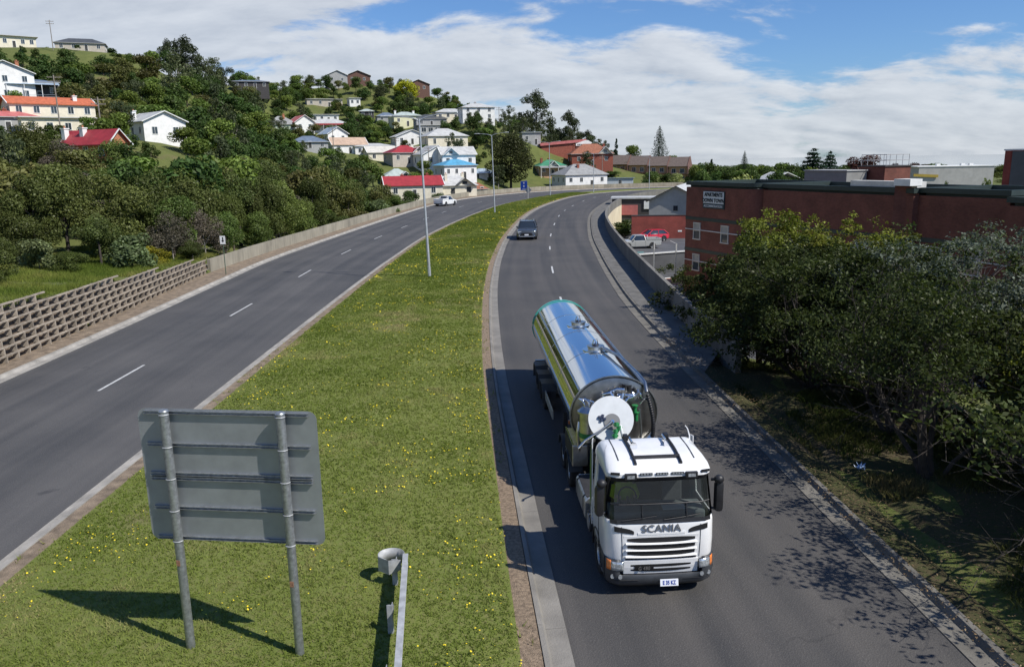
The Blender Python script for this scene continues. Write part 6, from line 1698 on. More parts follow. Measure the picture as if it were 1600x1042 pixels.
def car(name, label, loc, rotz, paint, kind, group=None, plate=True):
    t = thing(name, label, 'car' if kind != 'ute' else 'ute', loc, rotz, group)
    t.scale = (1.3, 1.3, 1.3) if loc[2] > -1 else (1.14, 1.14, 1.14)
    W = 1.80
    if kind == 'suv':
        L, belt, roof = 4.5, 1.05, 1.64; gb = (1.02, 4.42); gt = (1.85, 3.95); hood = 1.0; wy = (0.85, 3.55)
    elif kind == 'hatch':
        L, belt, roof = 4.2, 0.95, 1.48; gb = (1.0, 4.1); gt = (1.8, 3.5); hood = 0.92; wy = (0.8, 3.4)
    else:
        L, belt, roof = 4.9, 1.0, 1.58; gb = (1.25, 3.10); gt = (1.80, 2.92); hood = 0.96; wy = (0.9, 3.85)
    bed = kind == 'ute'
    # lower body: side profile of stations along the length
    st = [(0.0, .62, .42, .62), (0.06, .76, .30, .74), (0.22, .86, .24, hood - .12), (0.60, .895, .22, hood - .04), (gb[0], .90, .22, hood + .02), (gb[0] + .25, .90, .22, belt)]
    if bed:
        st += [(gb[1], .90, .22, belt), (gb[1] + .04, .90, .24, belt), (L - .12, .89, .30, belt), (L, .87, .36, belt - .02)]
    else:
        st += [(L * .6, .905, .22, belt), (L - .35, .90, .24, belt), (L - .08, .84, .32, belt - .04), (L, .74, .44, belt - .14)]
    rings = []
    for y, hw, z0, z1 in st:
        c = min(.08, (z1 - z0) * .3)
        rings.append([(-hw + c, y, z0), (-hw, y, z0 + c), (-hw - .01, y, (z0 + z1) / 2), (-hw + .02, y, z1 - c), (-hw + .02 + c, y, z1), (0, y, z1 + .025), (hw - .02 - c, y, z1), (hw - .02, y, z1 - c), (hw + .01, y, (z0 + z1) / 2), (hw, y, z0 + c), (hw - c, y, z0)])
    body = MB().loft(rings).build('body', paint, t, smooth=28)
    # wheel arches as dark recess rings
    for y in wy:
        for s in (-1, 1):
            MB().cyl((s * .70, y, .36), (s * .921, y, .36), .395, n=20).build('wheel_well', M_BLACKPL, body)
            put_wheel(t, cw_t, cw_r, s * .84, y, .335, s)
    # glasshouse
    r0 = rrect(1.70, gb[0], gb[1], .22, .16, belt - .02); r1 = rrect(1.34, gt[0], gt[1], .18, .16, roof - .05)
    gl = MB().loft([r0, r1], caps=(False, False)).build('windows', M_DARKGLASS, t, smooth=25)
    MB().loft([rrect(1.37, gt[0] - .03, gt[1] + .03, .18, .16, roof - .07), rrect(1.37, gt[0] - .03, gt[1] + .03, .18, .16, roof - .02), rrect(1.16, gt[0] + .12, gt[1] - .12, .2, .2, roof)]).build('roof', paint, t, smooth=40)
    for s in (-1, 1):
        def pil(ya, yb, w=.05):
            MB().tube([(s * .855, ya, belt - .02), (s * .672, yb, roof - .045)], w, 6).build('pillar', paint, gl)
        pil(gb[0] + .10, gt[0] + .06); pil(gb[1] - .06, gt[1] - .06, .07)
        if kind != 'ute': pil((gb[0] + gb[1]) / 2 + .1, (gt[0] + gt[1]) / 2, .04)
        MB().loft([[(s * (.92 + a * .09), gb[0] + .32 + b * .05, belt + .06 + z) for a, b in ((-1, -1), (1, -1), (1, 1), (-1, 1))] for z in (-.06, .07)]).build('mirror', paint if kind != 'suv' else M_GREYPL, body, bevel=.02)
        MB().box((s * .66, .09, hood - .25), (.36, .10, .13), rz=-s * R(18)).build('headlight', M_LENS, body, bevel=.02)
        MB().box((s * .74, L - .03, belt - .22), (.20, .08, .26 if not bed else .14), rz=s * R(10)).build('tail_light', M_REDL, body, bevel=.015)
        for yd in ((gb[0] + .55, 2.55, 3.3) if not bed else (gb[0] + .5, 3.0)):
            MB().box((s * .908, yd, .62), (.008, .012, .55)).build('door_gap', M_BLACKPL, body)
        if kind == 'suv':
            MB().tube([(s * .60, gt[0] + .2, roof + .02), (s * .60, gt[1] - .1, roof + .02)], .018, 6).build('roof_rail', M_ALU, t)
            MB().tube([(s * .86, .10, hood - .30), (s * .62, .02, .52), (s * .74, .03, .36)], .022, 6).build('chrome_trim', M_CHROME, body)
    MB().box((0, .015, .58), (1.0, .06, .22)).build('grille', M_SLOT, body, bevel=.02)
    MB().box((0, .03, .34), (1.35, .07, .08)).build('front_bar', M_ALU if kind == 'suv' else M_GREYPL, body, bevel=.02)
    if plate:
        MB().box((0, -.022, .50), (.37, .012, .12)).build('number_plate', M_PLATE, body)
        MB().box((0, L + .012, .55), (.37, .012, .12)).build('number_plate', M_PLATE, body)
    MB().box((0, L - .02, .42), (1.5, .1, .14)).build('rear_bumper', M_GREYPL, body, bevel=.02)
    if bed:
        y0, y1 = gb[1] + .06, L + .02
        MB().box((0, (y0 + y1) / 2, belt + .01), (1.42, y1 - y0 - .2, .05)).build('tray_floor', M_GREYPL, t)
        for s in (-1, 1):
            MB().box((s * .86, (y0 + y1) / 2, belt + .10), (.08, y1 - y0, .24)).build('tray_side', paint, t, bevel=.015)
        MB().box((0, y1 - .03, belt - .02), (1.74, .06, .46)).build('tailgate', M_WHITE, t, bevel=.015)
        MB().box((0, y0 + .03, belt + .10), (1.66, .06, .26)).build('headboard', paint, t, bevel=.015)
        MB().tube([(-.7, y0 + .1, belt + .2), (-.68, y0 + .1, roof - .02), (.68, y0 + .1, roof - .02), (.7, y0 + .1, belt + .2)], .025, 6).build('rear_hoop', M_WHITE, t)
    else:
        MB().box((0, .55, hood + .0), (.012, .7, .01)).build('bonnet_crease', paint, body)
    return t
P_DARK = mat('dark_grey_paint', (0.075, 0.085, 0.095), 0.25, metal=0.4, coat=0.7)
P_WHITE2 = mat('plain_white_paint', (0.72, 0.72, 0.70), 0.35, coat=0.4)
P_SILVER = mat('silver_paint', (0.46, 0.47, 0.45), 0.35, metal=0.3, coat=0.4)
P_RED = mat('red_paint', (0.55, 0.015, 0.04), 0.28, coat=0.6)
def tangent_angle(line, p):
    k = int(((line - np.array(p)) ** 2).sum(1).argmin()); d = line[min(k + 2, len(line) - 1)] - line[k - 2]
    return math.atan2(-d[0], d[1])
sp = (1.95, 94.2); car('dark_suv', 'dark grey car coming towards the camera behind the tanker', (sp[0], sp[1], 0.03), tangent_angle(MR, sp), P_DARK, 'suv')
sp = (-12.6, 176.0); car('white_ute', 'white ute driving away on the far carriageway past the parapet', (sp[0], sp[1], 0.03), tangent_angle(LK, sp) + math.pi - R(16), P_WHITE2, 'ute')
car('silver_ute', 'silver ute with a white tailgate parked in the car park below the parapet', (14.6, 106.2, -2.5), R(-83), P_SILVER, 'ute')
car('red_hatchback', 'bright red car parked in front of the low red brick wall', (18.4, 114.6, -2.5), R(-70), P_RED, 'hatch')
car('white_car', 'white car half hidden at the corner of the red brick wall', (17.0, 124.2, -2.5), R(-80), P_WHITE2, 'hatch')

# litter in the verge
m = MB()
for k in range(14):
    a = RNG.uniform(0, 6.28); r_ = RNG.uniform(.02, .13)
    c = np.array([r_ * math.cos(a), r_ * math.sin(a), .05]); u = RNG.normal(size=3) * .05; v = RNG.normal(size=3) * .05
    m.add([tuple(c), tuple(c + u), tuple(c + u + v + [0, 0, .04]), tuple(c + v)], [(0, 1, 2, 3)])
o = m.build('plastic_bag', mat('pale_blue_plastic', (0.25, 0.38, 0.62), 0.4), None, loc=(10.4, 22.3, 0.12)); tag(o, 'crumpled pale blue plastic bag lying under the trees', 'litter')

# ================================================================== power poles on the hillside
M_TIMBER = mat('grey_timber_pole', (0.24, 0.21, 0.18), 0.95, noise=0.3, scale=4)
POLES = [(-82.5, 150.0, 11.0, 'timber power pole before the cream house with the orange roof'), (-66.0, 132.0, 9.0, 'green grey pole left of the white gabled house'), (-36.0, 258.0, 9.0, 'power pole beside the red bungalow'),
         (-24.5, 246.0, 9.0, 'power pole between the white gabled house and the blue roof'), (-143.0, 262.0, 9.0, 'power pole on the highest left crest'), (-3.5, 312.0, 8.0, 'power pole at the end of the ridge by the white house'), (33.0, 285.0, 8.5, 'power pole before the terracotta roofed house'), (-58.0, 268.0, 9.0, 'power pole beside the tan roofed house')]
for x, y, h, lb in POLES:
    t = thing('power_pole', lb, 'pole', (x, y, gz(x, y) - .2), R(20), 'power poles on the hillside')
    MB().cyl((0, 0, 0), (0, 0, h), .14, .10, n=8).build('pole', M_TIMBER, t, smooth=40)
    for z in (h - .4, h - 1.1):
        ca = MB().box((0, .14, z), (2.2, .1, .12)).build('crossarm', M_TIMBER, t)
        for q in (-1, -.4, .4, 1): MB().cyl((q, .14, z + .06), (q, .14, z + .22), .05, n=6).build('insulator', M_GREYPL, ca)
# ================================================================== foliage
def leaf_mat(name, col, var=0.35, trans=0.28, rough=0.6):
    m = bpy.data.materials.new(name); m.use_nodes = True; t = m.node_tree
    for n in list(t.nodes): t.nodes.remove(n)
    at_ = t.nodes.new('ShaderNodeAttribute'); at_.attribute_name = 'tone'
    oi = t.nodes.new('ShaderNodeObjectInfo')
    hs = t.nodes.new('ShaderNodeHueSaturation'); hs.inputs['Color'].default_value = (*col, 1)
    mr = t.nodes.new('ShaderNodeMapRange'); mr.inputs['To Min'].default_value = 0.72; mr.inputs['To Max'].default_value = 1.32; t.links.new(oi.outputs['Random'], mr.inputs[0])
    ml = t.nodes.new('ShaderNodeMath'); ml.operation = 'MULTIPLY'; t.links.new(mr.outputs[0], ml.inputs[0]); t.links.new(at_.outputs['Fac'], ml.inputs[1])
    t.links.new(ml.outputs[0], hs.inputs['Value'])
    mh = t.nodes.new('ShaderNodeMath'); mh.operation = 'MULTIPLY'; mh.inputs[1].default_value = 7.31; t.links.new(oi.outputs['Random'], mh.inputs[0])
    fr = t.nodes.new('ShaderNodeMath'); fr.operation = 'FRACT'; t.links.new(mh.outputs[0], fr.inputs[0])
    m2 = t.nodes.new('ShaderNodeMapRange'); m2.inputs['To Min'].default_value = 0.482; m2.inputs['To Max'].default_value = 0.512; t.links.new(fr.outputs[0], m2.inputs[0]); t.links.new(m2.outputs[0], hs.inputs['Hue'])
    d = t.nodes.new('ShaderNodeBsdfDiffuse'); tr = t.nodes.new('ShaderNodeBsdfTranslucent'); g = t.nodes.new('ShaderNodeBsdfGlossy'); g.inputs['Roughness'].default_value = 0.42
    g.inputs[0].default_value = (0.5, 0.5, 0.45, 1)
    t.links.new(hs.outputs[0], d.inputs[0])
    br = t.nodes.new('ShaderNodeMix'); br.data_type = 'RGBA'; br.blend_type = 'MULTIPLY'; br.inputs[0].default_value = 1.0; br.inputs[7].default_value = (1.25, 1.35, 0.6, 1)
    t.links.new(hs.outputs[0], br.inputs[6]); t.links.new(br.outputs[2], tr.inputs[0])
    mx = t.nodes.new('ShaderNodeMixShader'); mx.inputs[0].default_value = trans; t.links.new(d.outputs[0], mx.inputs[1]); t.links.new(tr.outputs[0], mx.inputs[2])
    mg = t.nodes.new('ShaderNodeMixShader'); mg.inputs[0].default_value = 0.018; t.links.new(mx.outputs[0], mg.inputs[1]); t.links.new(g.outputs[0], mg.inputs[2])
    o = t.nodes.new('ShaderNodeOutputMaterial'); t.links.new(mg.outputs[0], o.inputs[0])
    return m

def cards_mesh(name, C, N, S, T, material, aspect=0.55, fold=0.0):
    """One quad leaf per centre: C centres, N normals, S sizes, T tones."""
    n = len(C)
    r = RNG.normal(size=(n, 3)); U = np.cross(N, r); U /= np.linalg.norm(U, axis=1)[:, None] + 1e-9
    V = np.cross(N, U); V /= np.linalg.norm(V, axis=1)[:, None] + 1e-9
    a = S[:, None] * 0.5
    P = np.stack([C - U * a, C - V * a * aspect + N * a * 0.12, C + U * a, C + V * a * aspect + N * a * 0.12], 1).reshape(-1, 3)
    me = bpy.data.meshes.new(name)
    me.vertices.add(4 * n); me.vertices.foreach_set('co', P.ravel())
    me.loops.add(4 * n); me.loops.foreach_set('vertex_index', np.arange(4 * n, dtype=np.int32))
    me.polygons.add(n); me.polygons.foreach_set('loop_start', np.arange(0, 4 * n, 4, dtype=np.int32)); me.polygons.foreach_set('loop_total', np.full(n, 4, np.int32))
    me.update(calc_edges=True)
    at_ = me.attributes.new('tone', 'FLOAT', 'POINT'); at_.data.foreach_set('value', np.repeat(T, 4).astype(np.float32))
    me.materials.append(material)
    return me

def unit_vecs(n):
    v = RNG.normal(size=(n, 3)); return v / np.linalg.norm(v, axis=1)[:, None]

def lobes_crown(lobes, total, leaf, up=0.25, shell=0.25):
    C = []; N = []; T = []
    vol = np.array([l[3] ** 2 for l in lobes]); cnt = (vol / vol.sum() * total).astype(int) + 4
    for (x, y, z, r, sq), k in zip(lobes, cnt):
        v = unit_vecs(k); rad = r * RNG.uniform(0, 1, k) ** shell
        # ragged outline: each lobe is itself broken into sprays
        sp = unit_vecs(9); near = (v @ sp.T).max(1); rad = rad * (0.74 + 0.36 * near ** 2)
        c = np.array([x, y, z]) + v * rad[:, None] * np.array([1, 1, sq])
        nn = v + RNG.normal(scale=0.75, size=(k, 3)); nn[:, 2] += up; nn /= np.linalg.norm(nn, axis=1)[:, None]
        tone = RNG.uniform(0.62, 1.38, k) * RNG.uniform(0.78, 1.22)
        C.append(c); N.append(nn); T.append(tone)
    C = np.concatenate(C); N = np.concatenate(N); T = np.concatenate(T)
    S = leaf * RNG.uniform(0.6, 1.4, len(C))
    return C, N, S, T

def rnd_lobes(kind):
    L = []
    u = RNG.uniform
    if kind == 'broad':
        for k in range(17):
            a = u(0, 6.28); rr = 0.33 * math.sqrt(u(0, 1)); z = u(0.26, 0.84); rr *= 1.0 - 0.5 * max(0, z - 0.55) / 0.3
            L.append((rr * math.cos(a), rr * math.sin(a), z, u(0.13, 0.21), u(0.7, 0.95)))
    elif kind == 'gum':
        for k in range(24):
            a = u(0, 6.28); z = u(0.30, 0.92); rr = u(0.04, 0.40) * (1.15 - 0.7 * abs(z - 0.55))
            L.append((rr * math.cos(a), rr * math.sin(a), z, u(0.09, 0.17), u(0.55, 0.85)))
        L.append((0, 0, .93, .10, .6))
    elif kind == 'shrub':
        for k in range(13):
            a = u(0, 6.28); rr = 0.36 * math.sqrt(u(0, 1)); z = u(0.12, 0.74) * (1 - 0.5 * (rr / 0.36) ** 2)
            L.append((rr * math.cos(a), rr * math.sin(a), z + .08, u(0.13, 0.22), u(0.8, 1.1)))
    elif kind == 'conifer':
        for k in range(26):
            z = u(0.08, 0.95); rr = 0.40 * (1 - z) * u(0.5, 1.0); a = u(0, 6.28)
            L.append((rr * math.cos(a), rr * math.sin(a), z, 0.06 + 0.12 * (1 - z), 0.8))
    return L

def tiered(levels, rmax, taper, droop, leaf, per, spokes, spread, bottom=0.1):
    C = []; N = []; T = []
    for i in range(levels):
        f = i / (levels - 1); z = bottom + (0.97 - bottom) * f; R_ = rmax * (1 - f) ** taper + 0.02
        a0 = RNG.uniform(0, 6.28)
        for s in range(spokes):
            a = a0 + 6.28 * s / spokes + RNG.uniform(-.15, .15); rr = R_ * RNG.uniform(0.75, 1.08); tone = RNG.uniform(0.8, 1.2)
            k = max(4, int(per * rr / rmax)); t = RNG.uniform(0.12, 1, k)
            zz = z + droop * R_ * (t ** 2) * (1 if droop > 0 else 1) + RNG.normal(0, spread * .4, k)
            off = RNG.normal(0, spread, k) * (0.4 + t)
            C.append(np.stack([rr * t * math.cos(a) - off * math.sin(a), rr * t * math.sin(a) + off * math.cos(a), zz], 1))
            nn = RNG.normal(scale=.6, size=(k, 3)); nn[:, 2] += 1; N.append(nn / np.linalg.norm(nn, axis=1)[:, None]); T.append(RNG.uniform(.65, 1.35, k) * tone)
    C = np.concatenate(C); S = leaf * RNG.uniform(.6, 1.4, len(C))
    return C, np.concatenate(N), S, np.concatenate(T)

M_BARK = mat('bark_brown', (0.095, 0.075, 0.058), 0.95, noise=0.4, scale=6, bump=0.6, bscale=12)
M_BARKP = mat('bark_pale', (0.27, 0.245, 0.215), 0.9, noise=0.45, scale=5, bump=0.5, bscale=14, detail=8)
M_BARKD = mat('bark_dark', (0.050, 0.042, 0.036), 0.95, noise=0.4, scale=5, bump=0.6, bscale=14)

def trunk_for(lobes, r, top, pale):
    m = MB()
    lean = RNG.normal(0, .02, 2)
    m.tube([(0, 0, -0.06), (lean[0] * .5, lean[1] * .5, top * .5), (lean[0], lean[1], top)], [r * 1.25, r, r * .7], 8)
    idx = RNG.permutation(len(lobes))[:7]
    for i in idx:
        x, y, z = lobes[i][:3]
        if z < top * .6: continue
        b = top * RNG.uniform(.55, .98)
        m.tube([(lean[0] * b / top, lean[1] * b / top, b), (x * .45, y * .45, b + (z - b) * .5), (x, y, z)], [r * .55, r * .36, r * .14], 6)
    return m.mesh('trunk', pale, smooth=50)

KINDS = {   # colour, shape, leaves, leaf size (share of width), bark
    'broad': ((0.058, 0.094, 0.028), 'broad', 2600, .062, M_BARK), 'light': ((0.105, 0.150, 0.034), 'broad', 2600, .062, M_BARK),
    'gum': ((0.072, 0.090, 0.044), 'gum', 2000, .052, M_BARKP), 'brown': ((0.105, 0.108, 0.036), 'broad', 2600, .058, M_BARK),
    'shrub': ((0.055, 0.085, 0.022), 'shrub', 1300, .085, M_BARK), 'conifer': ((0.022, 0.044, 0.020), 'conifer', 2600, .060, M_BARKD),
    'olive': ((0.090, 0.112, 0.034), 'broad', 11000, .030, M_BARKD), 'nearlight': ((0.110, 0.150, 0.040), 'broad', 10000, .032, M_BARK),
    'dullpurple': ((0.120, 0.105, 0.080), 'shrub', 8000, .030, M_BARKP), 'paleleaf': ((0.150, 0.190, 0.085), 'shrub', 3600, .060, M_BARK),
    'yellowbush': ((0.27, 0.25, 0.03), 'shrub', 3600, .050, M_BARK), 'yellow': ((0.33, 0.34, 0.025), 'broad', 3600, .055, M_BARK),
    'purple': ((0.036, 0.020, 0.026), 'shrub', 2600, .060, M_BARKD), 'copper': ((0.066, 0.032, 0.026), 'broad', 4200, .046, M_BARKD),
    'oliveround': ((0.052, 0.058, 0.022), 'broad', 14000, .026, M_BARKD), 'flowering': ((0.26, 0.29, 0.12), 'broad', 3400, .056, M_BARK),
    'tallgum': ((0.050, 0.064, 0.034), 'gum', 4200, .040, M_BARKP)}
TEMPL = {}
for kd, (c, shp, nleaf, lf, bark) in KINDS.items():
    lm = leaf_mat('leaves_' + kd, c)
    nv = 4 if kd in ('broad', 'light', 'gum') else (3 if kd in ('brown', 'olive', 'shrub') else (2 if kd in ('nearlight', 'dullpurple', 'tallgum', 'copper') else 1))
    TEMPL[kd] = []
    for v in range(nv):
        L = rnd_lobes(shp)
        C, N, S, T = lobes_crown(L, nleaf, lf)
        tk = trunk_for(L, .022 if shp != 'shrub' else .012, .5 if shp in ('broad', 'gum') else .3, bark)
        TEMPL[kd].append((cards_mesh('crown', C, N, S, T, lm), tk))
lm = leaf_mat('leaves_norfolk', (0.024, 0.046, 0.024))
C, N, S, T = tiered(26, .5, .8, .10, .035, 46, 9, .020, .08)
TEMPL['norfolk'] = [(cards_mesh('crown', C, N, S, T, lm, .4), MB().tube([(0, 0, -.05), (0, 0, .98)], [.022, .004], 8).mesh('trunk', M_BARKD))]
lm = leaf_mat('leaves_cedar', (0.022, 0.046, 0.030))
C, N, S, T = tiered(13, .5, .75, -.14, .055, 110, 10, .040, .04)
TEMPL['cedar'] = [(cards_mesh('crown', C, N, S, T, lm, .4), MB().tube([(0, 0, -.05), (0, 0, .98)], [.03, .004], 8).mesh('trunk', M_BARKD))]
KPHRASE = {'broad': 'dark green leafy tree', 'light': 'light green leafy tree', 'gum': 'grey green gum tree', 'brown': 'brownish olive tree', 'shrub': 'low green shrub', 'conifer': 'dark upright conifer',
           'olive': 'dense olive green tree', 'nearlight': 'fresh green bushy tree', 'dullpurple': 'dull purple grey bush', 'paleleaf': 'pale leaved shrub', 'yellowbush': 'yellow flowering shrub', 'flowering': 'pale cream flowering tree'}
